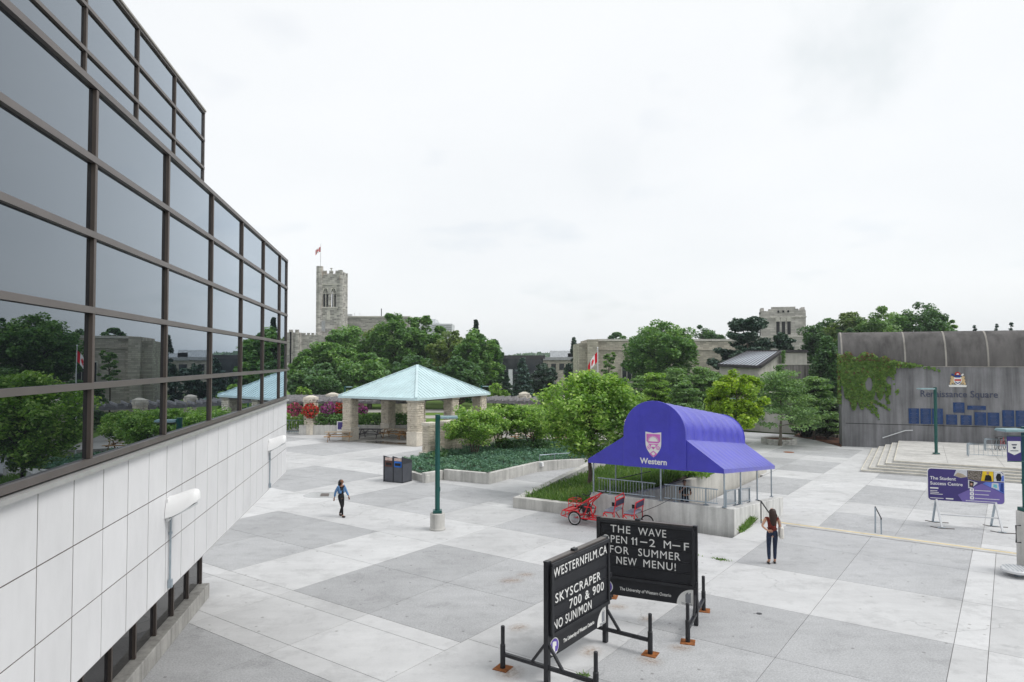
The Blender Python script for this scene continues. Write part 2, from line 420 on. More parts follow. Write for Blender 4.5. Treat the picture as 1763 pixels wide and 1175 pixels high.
leaf('ivy_leaf', (0.055, 0.125, 0.020), (0.135, 0.25, 0.040), (0.25, 0.36, 0.07), 0.3)
leaf('leaf_maple', (0.098, 0.213, 0.041), (0.253, 0.437, 0.080), (0.575, 0.717, 0.232))
leaf('ivy_red', (0.11, 0.06, 0.022), (0.17, 0.08, 0.03), (0.20, 0.13, 0.04), 0.3)
leaf('yew', (0.010, 0.022, 0.010), (0.018, 0.036, 0.016), (0.035, 0.06, 0.022), 0.15)
leaf('petal_pink', (0.40, 0.03, 0.12), (0.62, 0.08, 0.24), (0.72, 0.22, 0.38), 0.3)
leaf('petal_red', (0.42, 0.012, 0.015), (0.62, 0.025, 0.03), (0.66, 0.09, 0.06), 0.3)
leaf('petal_violet', (0.30, 0.03, 0.22), (0.48, 0.07, 0.38), (0.62, 0.22, 0.54), 0.3)

# ------------------------------------------------------------------ building blocks
RM = {}
def tag(o, label=None, cat=None, group=None, kind=None):
    if label: o['label'] = label
    if cat: o['category'] = cat
    if group: o['group'] = group
    if kind: o['kind'] = kind
    return o
def thing(name, label, cat, loc=(0, 0, 0), rz=0.0, group=None, kind=None):
    o = bpy.data.objects.new(name, None); COL.objects.link(o)
    o.location = loc; o.rotation_euler = (0, 0, rz); o.empty_display_size = 0.3
    tag(o, label, cat, group, kind)
    RM[o.name] = Matrix.Translation(Vector(loc)) @ Matrix.Rotation(rz, 4, 'Z')
    return o
def newobj(name, me, parent=None):
    o = bpy.data.objects.new(name, me); COL.objects.link(o)
    if parent is not None:
        o.parent = parent
        RM[o.name] = RM.get(parent.name, Matrix.Identity(4))
    else:
        RM[o.name] = Matrix.Identity(4)
    return o
def copy_tree(o, parent=None):
    c = o.copy(); COL.objects.link(c)
    if parent is not None: c.parent = parent
    for ch in list(o.children):
        copy_tree(ch, c)
    return c

class MB:
    def __init__(s): s.v = []; s.f = []; s.mi = []; s.cur = 0
    def add(s, vs, fs):
        n = len(s.v); s.v += [tuple(x) for x in vs]
        for f in fs: s.f.append(tuple(i + n for i in f)); s.mi.append(s.cur)
        return s
    def box(s, c, d, rz=0.0, top=(1, 1), M=None):
        x, y, z = d[0] / 2, d[1] / 2, d[2] / 2
        vs = [(-x, -y, -z), (x, -y, -z), (x, y, -z), (-x, y, -z), (-x * top[0], -y * top[1], z), (x * top[0], -y * top[1], z), (x * top[0], y * top[1], z), (-x * top[0], y * top[1], z)]
        cs, sn = math.cos(rz), math.sin(rz)
        vs = [(c[0] + a * cs - b * sn, c[1] + a * sn + b * cs, c[2] + h) for a, b, h in vs]
        if M is not None: vs = [tuple(M @ Vector(p)) for p in vs]
        return s.add(vs, [(0, 3, 2, 1), (4, 5, 6, 7), (0, 1, 5, 4), (1, 2, 6, 5), (2, 3, 7, 6), (3, 0, 4, 7)])
    def beam(s, p, q, w_, h_, up=(0, 0, 1)):
        p, q = Vector(p), Vector(q); d = (q - p).normalized(); u = Vector(up)
        if abs(d.dot(u)) > 0.98: u = Vector((0, 1, 0))
        x = d.cross(u).normalized(); y = x.cross(d)
        vs = []
        for e in (p, q):
            for a, c in ((-1, -1), (1, -1), (1, 1), (-1, 1)): vs.append(e + x * a * w_ / 2 + y * c * h_ / 2)
        return s.add(vs, [(3, 2, 1, 0), (4, 5, 6, 7), (0, 1, 5, 4), (1, 2, 6, 5), (2, 3, 7, 6), (3, 0, 4, 7)])
    def prism(s, poly, z0, z1):
        """poly: xy points counter-clockwise; z0, z1 numbers or per-point lists"""
        n = len(poly)
        a = z0 if isinstance(z0, (list, tuple)) else [z0] * n
        c = z1 if isinstance(z1, (list, tuple)) else [z1] * n
        vs = [(p[0], p[1], h) for p, h in zip(poly, a)] + [(p[0], p[1], h) for p, h in zip(poly, c)]
        fs = [tuple(range(n - 1, -1, -1)), tuple(range(n, 2 * n))] + [(i, (i + 1) % n, n + (i + 1) % n, n + i) for i in range(n)]
        return s.add(vs, fs)
    def plate(s, poly, M, d=0.01):
        """poly in a plane (x right, y up) placed by M, thickness d towards the viewer (+z of M)"""
        n = len(poly)
        ar = sum(poly[i][0] * poly[(i + 1) % n][1] - poly[(i + 1) % n][0] * poly[i][1] for i in range(n))
        if ar < 0: poly = poly[::-1]
        vs = [M @ Vector((x, y, 0)) for x, y in poly] + [M @ Vector((x, y, d)) for x, y in poly]
        return s.add(vs, [tuple(range(n - 1, -1, -1)), tuple(range(n, 2 * n))] + [(i, (i + 1) % n, n + (i + 1) % n, n + i) for i in range(n)])
    def tube(s, pts, r, n=8, cap=True):
        pts = [Vector(p) for p in pts]
        rs = r if isinstance(r, (list, tuple)) else [r] * len(pts)
        base = len(s.v); ref = None
        for i, p in enumerate(pts):
            d = (pts[min(i + 1, len(pts) - 1)] - pts[max(i - 1, 0)]).normalized()
            if ref is None:
                ref = Vector((0, 0, 1)) if abs(d.z) < 0.9 else Vector((1, 0, 0))
            x = d.cross(ref)
            if x.length < 1e-4: x = d.cross(Vector((0.3, 1, 0.2)))
            x.normalize(); y = d.cross(x).normalized(); ref = y.cross(d) * -1 if False else ref
            for k in range(n):
                a = 2 * math.pi * k / n
                s.v.append(tuple(p + (x * math.cos(a) + y * math.sin(a)) * rs[i]))
        for i in range(len(pts) - 1):
            for k in range(n):
                a, b_ = base + i * n + k, base + i * n + (k + 1) % n
                s.f.append((a, b_, b_ + n, a + n)); s.mi.append(s.cur)
        if cap:
            s.f.append(tuple(base + k for k in range(n - 1, -1, -1))); s.mi.append(s.cur)
            s.f.append(tuple(base + (len(pts) - 1) * n + k for k in range(n))); s.mi.append(s.cur)
        return s
    def lathe(s, c, prof, n=20):
        base = len(s.v)
        for r, z in prof:
            for k in range(n):
                a = 2 * math.pi * k / n
                s.v.append((c[0] + r * math.cos(a), c[1] + r * math.sin(a), c[2] + z))
        for i in range(len(prof) - 1):
            for k in range(n):
                a, b_ = base + i * n + k, base + i * n + (k + 1) % n
                s.f.append((a, b_, b_ + n, a + n)); s.mi.append(s.cur)
        s.f.append(tuple(base + k for k in range(n - 1, -1, -1))); s.mi.append(s.cur)
        s.f.append(tuple(base + (len(prof) - 1) * n + k for k in range(n))); s.mi.append(s.cur)
        return s
    def ring(s, c, R_, r, axis='y', n=24, k=6):
        base = len(s.v)
        for i in range(n):
            a = 2 * math.pi * i / n
            for j in range(k):
                q = 2 * math.pi * j / k
                rr = R_ + r * math.cos(q); h = r * math.sin(q)
                p = (rr * math.cos(a), h, rr * math.sin(a)) if axis == 'y' else (rr * math.cos(a), rr * math.sin(a), h)
                s.v.append((c[0] + p[0], c[1] + p[1], c[2] + p[2]))
        for i in range(n):
            for j in range(k):
                s.f.append((base + i * k + j, base + i * k + (j + 1) % k, base + ((i + 1) % n) * k + (j + 1) % k, base + ((i + 1) % n) * k + j)); s.mi.append(s.cur)
        return s
    def build(s, name, mat, parent=None, world=False, smooth=False, kind=None, bevel=0.0):
        me = bpy.data.meshes.new(name)
        vs = s.v
        if world and parent is not None:
            Mi = RM.get(parent.name, Matrix.Identity(4)).inverted(); vs = [tuple(Mi @ Vector(p)) for p in vs]
        me.from_pydata(vs, [], s.f)
        mats = mat if isinstance(mat, (list, tuple)) else [mat]
        for x in mats: me.materials.append(MATS[x])
        if len(mats) > 1: me.polygons.foreach_set('material_index', s.mi)
        bm = bmesh.new(); bm.from_mesh(me)
        bmesh.ops.recalc_face_normals(bm, faces=bm.faces)
        if bevel: bmesh.ops.bevel(bm, geom=list(bm.edges), offset=bevel, segments=1, affect='EDGES', clamp_overlap=True)
        bm.to_mesh(me); bm.free()
        if smooth:
            me.polygons.foreach_set('use_smooth', [True] * len(me.polygons))
            if hasattr(me, 'set_sharp_from_angle'): me.set_sharp_from_angle(angle=R(40))
        o = newobj(name, me, parent)
        if kind: o['kind'] = kind
        return o
def circle(r, n=24, cx=0.0, cy=0.0, a0=0.0, a1=2 * math.pi):
    full = abs(a1 - a0 - 2 * math.pi) < 1e-6
    m_ = n if full else n + 1
    return [(cx + r * math.cos(a0 + (a1 - a0) * i / n), cy + r * math.sin(a0 + (a1 - a0) * i / n)) for i in range(m_)]
def frame(o, xdir):
    """matrix: x along xdir (horizontal), y up, z out of the sheet"""
    x = Vector(xdir).normalized(); u = Vector((0, 0, 1)); z = x.cross(u)
    return Matrix(((x.x, u.x, z.x, o[0]), (x.y, u.y, z.y, o[1]), (x.z, u.z, z.z, o[2]), (0, 0, 0, 1)))
def text(body, name, mat, parent, M, size, xs=1.0, bold=0.0, ext=0.004, align='CENTER', world=False, shear=0.0, spacing=1.0):
    cu = bpy.data.curves.new('lettering_curve', 'FONT')
    cu.body = body; cu.size = size; cu.align_x = align; cu.align_y = 'BOTTOM_BASELINE'
    cu.extrude = ext; cu.offset = bold; cu.resolution_u = 3; cu.shear = shear; cu.space_character = spacing
    tmp = bpy.data.objects.new('lettering_tmp', cu); COL.objects.link(tmp)
    dg = bpy.context.evaluated_depsgraph_get()
    me = bpy.data.meshes.new_from_object(tmp.evaluated_get(dg))
    bpy.data.objects.remove(tmp); bpy.data.curves.remove(cu)
    T = M @ Matrix.Diagonal((xs, 1, 1, 1))
    if world and parent is not None: T = RM[parent.name].inverted() @ T
    me.transform(T)
    me.materials.clear(); me.materials.append(MATS[mat])
    return newobj(name, me, parent)

# ------------------------------------------------------------------ foliage
RNG = np.random.default_rng(7)
def leaf_mesh(name, P, size, mat, tint, parent=None, up=0.5, aspect=0.62, nrm=None, mats=None, mi=None, rng=None, droop=0.0):
    rng = rng or RNG
    n = len(P)
    nv = rng.normal(size=(n, 3))
    nv /= np.linalg.norm(nv, axis=1, keepdims=True)
    base = np.array([0, 0, 1.0]) if nrm is None else nrm
    nv = nv * (1 - up) + base * up
    nv /= np.linalg.norm(nv, axis=1, keepdims=True) + 1e-9
    tv = rng.normal(size=(n, 3)); tv[:, 2] -= droop
    tv -= nv * (tv * nv).sum(1, keepdims=True); tv /= np.linalg.norm(tv, axis=1, keepdims=True) + 1e-9
    bv = np.cross(nv, tv)
    s = (size * rng.uniform(0.6, 1.3, n))[:, None]
    V = np.empty((n, 4, 3))
    V[:, 0] = P - tv * s * 0.5
    V[:, 1] = P + bv * s * 0.5 * aspect + nv * s * 0.10
    V[:, 2] = P + tv * s * 0.5
    V[:, 3] = P - bv * s * 0.5 * aspect + nv * s * 0.10
    me = bpy.data.meshes.new(name)
    me.vertices.add(n * 4); me.vertices.foreach_set('co', V.reshape(-1).astype(np.float32))
    me.loops.add(n * 4); me.loops.foreach_set('vertex_index', np.arange(n * 4, dtype=np.int32))
    me.polygons.add(n); me.polygons.foreach_set('loop_start', np.arange(0, n * 4, 4, dtype=np.int32))
    me.polygons.foreach_set('loop_total', np.full(n, 4, dtype=np.int32))
    for x in (mats or [mat]): me.materials.append(MATS[x])
    if mi is not None: me.polygons.foreach_set('material_index', mi.astype(np.int32))
    me.update(calc_edges=True)
    at_ = me.attributes.new('tint', 'FLOAT', 'POINT')
    at_.data.foreach_set('value', np.repeat(np.clip(tint, 0, 1), 4).astype(np.float32))
    return newobj(name, me, parent)
def ball(n, rng, shell=0.5):
    d = rng.normal(size=(n, 3)); d /= np.linalg.norm(d, axis=1, keepdims=True)
    return d * (rng.uniform(shell ** 3, 1, n) ** (1 / 3))[:, None]

def clumps_for(kind, h0, h1, rx, rng, n):
    """clump centres (local, trunk at 0,0) and radii of a crown between heights h0 and h1"""
    H = h1 - h0
    if kind in ('round', 'spread'):                       # billows: lobes on the crown, clumps on each lobe
        nl = max(9, int(n / 6))
        lc = ball(nl, rng, 0.75) * np.array([0.70, 0.70, 0.64]) * rng.uniform(0.82, 1.12, (nl, 1))
        lr = rng.uniform(0.22, 0.36, nl)
        li = rng.integers(0, nl, n)
        d = rng.normal(size=(n, 3)); d[:, 2] += 0.35; d += lc[li] * 1.6
        d /= np.linalg.norm(d, axis=1, keepdims=True)
        p = lc[li] + d * (lr[li] * rng.uniform(0.65, 1.05, n))[:, None]
        nf = int(n * 0.42)                                # an inner fill so the billows close up
        p[:nf] = ball(nf, rng, 0.25) * np.array([0.80, 0.80, 0.74])
        fl = 1.0 if kind == 'round' else 0.85
        c = np.stack([p[:, 0] * rx, p[:, 1] * rx, h0 + H * 0.47 + p[:, 2] * H * 0.53 * fl], 1)
        c[:, 2] = np.clip(c[:, 2], h0 * 0.9, h1 - 0.08 * H)
        r = rng.uniform(0.12, 0.21, n) * rx; r[:nf] *= 1.45
    elif kind == 'unused':
        p = ball(n, rng, 0.55)
        lob = 1 + 0.16 * np.sin(3 * np.arctan2(p[:, 1], p[:, 0]) + rng.uniform(0, 6)) + rng.normal(0, 0.07, n)
        p *= lob[:, None]
        zz = p[:, 2]
        wid = np.where(zz < 0, 1.0 - 0.18 * zz * zz, 1.0)
        c = np.stack([p[:, 0] * rx * 0.80 * wid, p[:, 1] * rx * 0.80 * wid, h0 + H * 0.47 + zz * H * 0.41], 1)
        r = rng.uniform(0.20, 0.34, n) * rx
    elif kind == 'spread':
        p = ball(n, rng, 0.45)
        c = np.stack([p[:, 0] * rx * 0.86, p[:, 1] * rx * 0.86, h0 + H * 0.5 + p[:, 2] * H * 0.40], 1)
        c[:, 2] -= 0.12 * H * (np.hypot(c[:, 0], c[:, 1]) / rx) ** 2
        r = rng.uniform(0.18, 0.32, n) * rx
    elif kind == 'layered':
        k = rng.uniform(0, 1, n) ** 0.8
        lay = np.round(k * 7) / 7
        rad = rx * (1.02 - 0.72 * lay) * (0.85 + 0.25 * rng.random(n)) * np.sqrt(rng.uniform(0.05, 1, n))
        a = rng.uniform(0, 2 * math.pi, n)
        c = np.stack([rad * np.cos(a), rad * np.sin(a), h0 + H * (0.06 + 0.86 * lay) + rng.normal(0, 0.028 * H, n) - 0.06 * rad], 1)
        r = rng.uniform(0.18, 0.30, n) * rx
    elif kind == 'cone':
        k = rng.uniform(0, 1, n) ** 1.5
        rad = rx * (1.0 - 0.95 * k) * np.sqrt(rng.uniform(0.15, 1, n)) * (0.8 + 0.2 * np.sin(k * 60))
        a = rng.uniform(0, 2 * math.pi, n)
        c = np.stack([rad * np.cos(a), rad * np.sin(a), h0 + H * k * 0.97 - rad * 0.25], 1)
        r = (0.10 + 0.20 * (1 - k)) * rx
    elif kind == 'column':
        k = rng.uniform(0, 1, n)
        rad = rx * np.sqrt(rng.uniform(0.05, 1, n)) * np.minimum(1, 2.6 * (1 - k)) ** 0.6 * np.minimum(1, 0.55 + 2 * k)
        a = rng.uniform(0, 2 * math.pi, n)
        c = np.stack([rad * np.cos(a) * 0.8, rad * np.sin(a) * 0.8, h0 + H * k], 1)
        r = rng.uniform(0.25, 0.4, n) * rx
    elif kind == 'pine':
        nb = 64
        bk_ = rng.uniform(0, 1, nb); ba = rng.uniform(0, 2 * math.pi, nb); bl_ = rx * (1.05 - 0.6 * bk_) * rng.uniform(0.55, 1.1, nb)
        bi_ = rng.integers(0, nb, n); f = rng.uniform(0.25, 1.0, n) ** 0.7
        rad = bl_[bi_] * f; a = ba[bi_] + rng.normal(0, 0.16, n)
        c = np.stack([rad * np.cos(a), rad * np.sin(a), h0 + H * 0.93 * bk_[bi_] + 0.22 * rad * f + rng.normal(0, 0.02 * H, n)], 1)
        c[:, 2] = np.minimum(c[:, 2], h1)
        r = rng.uniform(0.09, 0.15, n) * rx
    else:                               # pine pads
        k = rng.uniform(0, 1, n)
        lay = np.round(k * 6) / 6
        rad = rx * (1.0 - 0.55 * lay) * rng.uniform(0.1, 1.1, n)
        a = rng.uniform(0, 2 * math.pi, n)
        a = np.round(a * 5 / (2 * math.pi) + lay * 2.3) * (2 * math.pi / 5) + rng.normal(0, 0.25, n)
        c = np.stack([rad * np.cos(a), rad * np.sin(a), h0 + H * (0.05 + 0.9 * lay) + rad * 0.18 + rng.normal(0, 0.018 * H, n)], 1)
        r = rng.uniform(0.10, 0.20, n) * rx
    return c, np.broadcast_to(r, (n,)).copy()
FLAT = {'round': 0.75, 'spread': 0.6, 'layered': 0.26, 'cone': 0.42, 'column': 1.1, 'pads': 0.42, 'pine': 0.5}
def tree(name, label, loc, h, rx, h0, mat, kind='round', n=60, per=110, size=0.3, bark='bark', trunk=0.16, group=None, cat='tree', seed=1, stems=1, parts=True, lift=0.0, dead=0.0, density=1.0):
    rng = np.random.default_rng(seed)
    t = thing(name, label, cat, loc, 0.0, group)
    c, r = clumps_for(kind, h0, h, rx, rng, n)
    per = int(per * density)
    P = np.repeat(c, per, 0) + ball(n * per, rng, 0.35) * np.repeat(r, per)[:, None] * np.array([1, 1, FLAT[kind]])
    tint = 0.44 + np.repeat(rng.normal(0, 0.13, n), per) + rng.normal(0, 0.19, n * per)
    P[:, 2] = np.maximum(P[:, 2], 0.05)
    leaf_mesh('crown', P, size, mat, tint, t, up=0.55, rng=rng, droop=0.6 if kind in ('cone',) else 0.25)
    mb = MB()
    top = h0 + (h - h0) * (0.75 if kind != 'cone' else 0.97)
    if stems == 1:
        k = 6
        pts = [(rng.normal(0, 0.02) * rx * (i > 0), rng.normal(0, 0.02) * rx * (i > 0), -0.05 + (top + 0.05) * i / k) for i in range(k + 1)]
        mb.tube(pts, [trunk * (1.25 if i == 0 else 1) * (1 - 0.85 * i / k) + 0.012 for i in range(k + 1)], 9)
        axis_at = lambda z: np.array(pts[0]) + (np.array(pts[-1]) - np.array(pts[0])) * max(0, min(1, z / top))
        nl = min(n, 16 if kind != 'cone' else 10)
        idx = rng.permutation(n)[:nl]
        for i in idx:
            e = c[i]; rad = math.hypot(e[0], e[1])
            z0 = max(h0 * 0.85, min(top * 0.95, e[2] - rad * (0.75 if kind in ('round', 'spread', 'column') else 0.05)))
            s_ = axis_at(z0); s_[2] = z0
            mid = s_ * 0.5 + e * 0.5 + np.array([0, 0, 0.06 * rad])
            rr = trunk * 0.42 * (1 - 0.6 * z0 / top) + 0.01
            mb.tube([s_, mid, e], [rr, rr * 0.65, rr * 0.25], 6)
    else:
        for s_i in range(stems):
            a = 2 * math.pi * s_i / stems + rng.uniform(0, 1)
            e = np.array([math.cos(a) * rx * 0.45, math.sin(a) * rx * 0.45, h0 + (h - h0) * 0.55])
            b0 = np.array([math.cos(a) * 0.10, math.sin(a) * 0.10, -0.05])
            m1 = b0 * 0.6 + e * 0.35 + np.array([0, 0, 0.12 * h]) + rng.normal(0, 0.05, 3)
            m2 = b0 * 0.25 + e * 0.72 + np.array([0, 0, 0.08 * h]) + rng.normal(0, 0.06, 3)
            mb.tube([b0, m1, m2, e], [trunk, trunk * 0.8, trunk * 0.6, trunk * 0.2], 7)
            d = np.argsort(np.linalg.norm(c - e, axis=1))[:5]
            for i in d:
                mb.tube([m2, (m2 + c[i]) / 2 + np.array([0, 0, 0.08]), c[i]], [trunk * 0.42, trunk * 0.3, trunk * 0.12], 5)
    mb.build('trunk', bark, t, smooth=True)
    return t
# ================================================================== THE SETTING
LOW = -1.1                                        # the square beyond the steps lies lower
ground = MB().prism(circle(3000, 48, 0, 400), -2.6, -2.4).build('ground', 'meadow', kind='structure')

def slabs(parent, cells, z, th=0.10, skip=None):
    cache = {}
    for (a0, a1, b0, b1, dark) in cells:
        g = 0.007
        key = (round(a1 - a0, 3), round(b1 - b0, 3), dark)
        c = ab((a0 + a1) / 2, (b0 + b1) / 2, z)
        if key not in cache:
            x, y = (a1 - a0) / 2 - g, (b1 - b0) / 2 - g
            o = MB().add([(-x, -y, 0), (x, -y, 0), (x, y, 0), (-x, y, 0), (-x - .004, -y - .004, -th), (x + .004, -y - .004, -th), (x + .004, y + .004, -th), (-x - .004, y + .004, -th)],
                         [(0, 1, 2, 3), (4, 5, 1, 0), (5, 6, 2, 1), (6, 7, 3, 2), (7, 4, 0, 3)]).build('paving_slab', 'paving_dark' if dark else 'paving_light', parent)
            cache[key] = o.data
        else:
            o = newobj('paving_slab', cache[key], parent)
        o.location = (c.x, c.y, c.z); o.rotation_euler = (0, 0, GA)

def split(x0, x1, step):
    n = max(1, round((x1 - x0) / step)); return [x0 + (x1 - x0) * i / n for i in range(n + 1)]
# upper plaza: bed sheet under the slabs
plaza = MB()
def abpoly(pts): return [tuple(ab(a, b_)[:2]) for a, b_ in pts]
plaza.prism(abpoly([(-75, -22), (32, -22), (32, 12.85), (-75, 12.85)]), -0.6, -0.02)
plaza.prism(abpoly([(1.95, 12.85), (32, 12.85), (32, 16.40), (1.95, 16.40)]), -2.0, -0.02)
plaza.prism(abpoly([(-75, 12.85), (-7.6, 12.85), (-7.6, 26.0), (-75, 26.0)]), -0.6, -0.02)
plaza.prism(abpoly([(-75, 26.0), (-16.0, 26.0), (-16.0, 31.0), (-75, 31.0)]), -0.6, -0.02)
plaza = plaza.build('plaza', 'joint', kind='structure')
cells = []
A_E = [-42.6, -36.5, -33.5, -27.45, -24.4, -18.3, -15.25, -9.15, -6.1, 0.0]
B_E = [-9.1, -3.0, 0.0, 6.05, 9.15, 15.2, 18.3, 24.4, 27.5]
for i in range(len(A_E) - 1):
    for j in range(len(B_E) - 1):
        a0, a1, b0, b1 = A_E[i], A_E[i + 1], B_E[j], B_E[j + 1]
        dark = (a1 - a0 > 4) and (b1 - b0 > 4)
        aa = split(a0, a1, 3.05); bb = split(b0, b1, 3.05)
        for p in range(len(aa) - 1):
            for q in range(len(bb) - 1):
                x0, x1, y0, y1 = aa[p], aa[p + 1], bb[q], bb[q + 1]
                if x1 > -7.7 and y0 > 12.2: continue
                if x1 > -15.4 and y0 > 23: continue
                if x0 < -30 and y0 < 5: continue
                if y1 < -3 and x0 < -13: continue
                if x1 > -7.7 and y1 > 12.85: y1 = 12.85
                if not dark and j == 1:                                  # the narrow trowelled strips along this band
                    for (c0, c1) in ((-3.0, -2.38), (-2.38, -0.56), (-0.56, 0.0)):
                        cells.append((x0, x1, c0, c1, False))
                else: cells.append((x0, x1, y0, y1, dark))
# right half, where the squares run slightly longer
B_R = [(-6.0, -2.9, 1), (-2.9, 0.25, 1), (0.25, 3.35, 1), (3.35, 6.45, 1), (6.45, 9.93, 0), (9.93, 13.25, 1), (13.25, 16.13, 1)]
for (a0, a1, dk) in ((0.0, 3.05, 0), (3.05, 6.02, 1), (6.02, 9.1, 1), (9.1, 9.75, 0), (9.75, 12.8, 0), (12.8, 15.85, 1), (15.85, 18.9, 1), (18.9, 22, 0)):
    for (b0, b1, d2) in B_R:
        if a0 == 0.0:
            if b0 < 9: cells.append((a0, a1, b0, b1, False))
            elif b0 < 13: cells.append((a0, a1, b0, 12.85, False))
            continue
        cells.append((a0, a1, b0, b1, bool(dk and d2)))
cells.append((1.97, 3.05, 12.85, 16.13, False))
for (y0, y1) in ((12.85, 15.2), (15.2, 18.3), (18.3, 21.35), (21.35, 24.4), (24.4, 26.0)): cells.append((-9.15, -7.62, y0, y1, y0 < 15)); cells.append((-12.2, -9.15, y0, y1, False)) if y0 > 22 else None
cells.append((-6.1, 0.0, 9.15, 12.85, True))
cells = [c for c in cells if not (c[0] >= -6.2 and c[1] <= 0.01 and c[2] >= 9.1 and c[3] <= 12.86 and c[4] and c[1] - c[0] < 4)] 
slabs(plaza, cells, 0.0)
# patches of worn rust and wet on the paving
rs = MB()
# steps down from the plaza, their painted nosing, and the lower square
stairs = thing('plaza_steps', 'wide concrete steps with a faded yellow nosing going down from the near paving', 'steps', ab(8, 16.4))
for i in range(7):
    z1 = 0.0 - i * 0.157
    b0 = 16.15 + i * 0.46
    MB().prism(abpoly([(1.97, b0), (24, b0), (24, b0 + 0.47), (1.97, b0 + 0.47)]), -2.0, z1 - (0.001 if i else 0.0)).build('step', 'concrete_step', stairs, world=True)
MB().prism(abpoly([(1.97, 16.34), (24, 16.34), (24, 16.43), (1.97, 16.43)]), -0.001, 0.006).build('painted_nosing', 'yellow_paint', stairs, world=True)
MB().prism(abpoly([(3.05, 15.98), (24, 15.98), (24, 16.02), (3.05, 16.02)]), -0.001, 0.007).build('dark_joint_strip', 'joint', stairs, world=True)

low = MB()
low.prism(abpoly([(-3.0, 16.0), (40, 16.0), (40, 38.0), (-3.0, 38.0)]), LOW - 0.6, LOW - 0.02)
low.prism(abpoly([(-45, 38.0), (-6.3, 38.0), (-6.3, 34.4), (-3.0, 34.4), (-3.0, 38.0), (40, 38.0), (40, 62.0), (-45, 62.0)]), LOW - 0.6, LOW - 0.02)
low = low.build('lower_square', 'joint', kind='structure')
cells = []
A2 = [-24.4, -18.3, -15.25, -9.15, -6.1, 0.0, 3.05, 9.15, 12.2, 18.3, 21.35]
B2 = [19.35, 25.3, 28.35, 34.4, 37.45, 43.5, 46.5, 52.5, 55.6, 61.7]
for i in range(len(A2) - 1):
    for j in range(len(B2) - 1):
        a0, a1, b0, b1 = A2[i], A2[i + 1], B2[j], B2[j + 1]
        dark = (a1 - a0 > 4) and (b1 - b0 > 4)
        aa = split(a0, a1, 3.05); bb = split(b0, b1, 3.05)
        for p in range(len(aa) - 1):
            for q in range(len(bb) - 1):
                x0, x1, y0, y1 = aa[p], aa[p + 1], bb[q], bb[q + 1]
                if x1 < 0.1 and y1 < 23.5: continue
                if x1 < -3 and (y1 < 36 or (y1 < 39 and x1 < -3.1)): continue
                if x0 > 12.3 and y0 > 30: continue
                if x0 < -18.4 or (x0 > 0 and y0 > 46): continue
                cells.append((max(x0, -3.0) if (y0 < 37.4 and x1 > -2.9) else x0, x1, y0, y1, dark))
slabs(low, cells, LOW)

# lawns, paths and planting strips behind the pavilion
MB().prism([(-140, 58.2), (9, 58.2), (9, 150), (-140, 150)], -2.5, -0.03).build('lawn', 'turf', kind='structure')
MB().prism([(3, 66), (17, 66), (20, 79), (60, 84), (120, 160), (3, 160)], -2.5, -1.02).build('lawn', 'meadow', kind='structure')
for (y0, y1, nm) in ((70.5, 72.4, 'path_grey'), (77.5, 81.5, 'path_grey'), (86.2, 91.5, 'path_grey')):
    MB().prism([(-120, y0 + 4), (8, y0 - 0.5), (8, y1 - 0.5), (-120, y1 + 4)], -0.5, 0.0).build('path', nm, kind='structure')
MB().prism([(-8, 60), (8, 56), (8, 70), (-8, 70)], -0.5, -0.012).build('path', 'path_grey', kind='structure')
hv = []
rng = np.random.default_rng(5)
nx = 160
for lay, (Y, base, amp, zx) in enumerate(((900, 7.0, 5, 0.0), (1250, 12, 6, 3.0))):
    m_ = MB()
    xs = np.linspace(-1300, 1300, nx)
    hz = base + amp * (0.5 + 0.5 * np.sin(xs * 0.006 + zx)) + rng.normal(0, 0.9, nx) + 2 * np.sin(xs * 0.03 + zx)
    vs = []; fs = []
    for i in range(nx):
        yy = Y + 40 * math.sin(xs[i] * 0.004 + zx)
        vs += [(xs[i], yy - 160, -2.4), (xs[i], yy - 20, hz[i] * 0.75), (xs[i], yy + 30, hz[i]), (xs[i], yy + 260, -2.4)]
    for i in range(nx - 1):
        for k in range(3): fs.append((i * 4 + k, i * 4 + 4 + k, i * 4 + 5 + k, i * 4 + 1 + k))
    m_.add(vs, fs).build('hills', 'meadow', kind='structure', smooth=True)
P = np.stack([rng.uniform(-500, 900, 9000), rng.normal(850, 35, 9000), np.zeros(9000)], 1)
P[:, 2] = 6 + 6.5 * rng.random(9000) + 2.5 * np.sin(P[:, 0] * 0.013) + 1.5 * np.sin(P[:, 0] * 0.05)
fw = leaf_mesh('distant_woods', P, 7.0, 'leaf_dark', 0.35 + rng.normal(0, 0.15, 9000), up=0.3, rng=rng)
tag(fw, 'hazy wooded hills along the horizon between the trees', 'woods', kind='stuff')

# ================================================================== GLASS-FRONTED BUILDING ON THE LEFT
PHI = R(99.47)
gb = thing('glass_building', 'long dark mirror-glass building with white panel base on the left', 'building', (0, 0, 0), PHI)
S0, S1 = -7.0, 20.35
SK = [7.68 + 2.3 * k for k in range(-6, 6)]
ZL = [5.375 + 0.772 * k for k in range(6)]
rng = random.Random(3)
def pane(parent, s0, s1, z0, z1, l, name='glass_pane', mat='mirror_glass', tilt=0.0016):
    x, z = (s1 - s0) / 2, (z1 - z0) / 2
    o = MB().box((0, 0, 0), (2 * x, 0.02, 2 * z)).build(name, mat, parent)
    o.location = ((s0 + s1) / 2, l, (z0 + z1) / 2)
    o.rotation_euler = (rng.uniform(-tilt, tilt), 0, rng.uniform(-tilt, tilt))
    return o
bays = [(-6.12 + 0, SK[1])] if False else list(zip(SK[:-1], SK[1:])) + [(SK[-1], S1)]
for (a0, a1) in bays:
    for k in range(5):
        pane(gb, a0 + 0.026, a1 - 0.026, ZL[k] + 0.035, ZL[k + 1] - 0.035, 3.108)
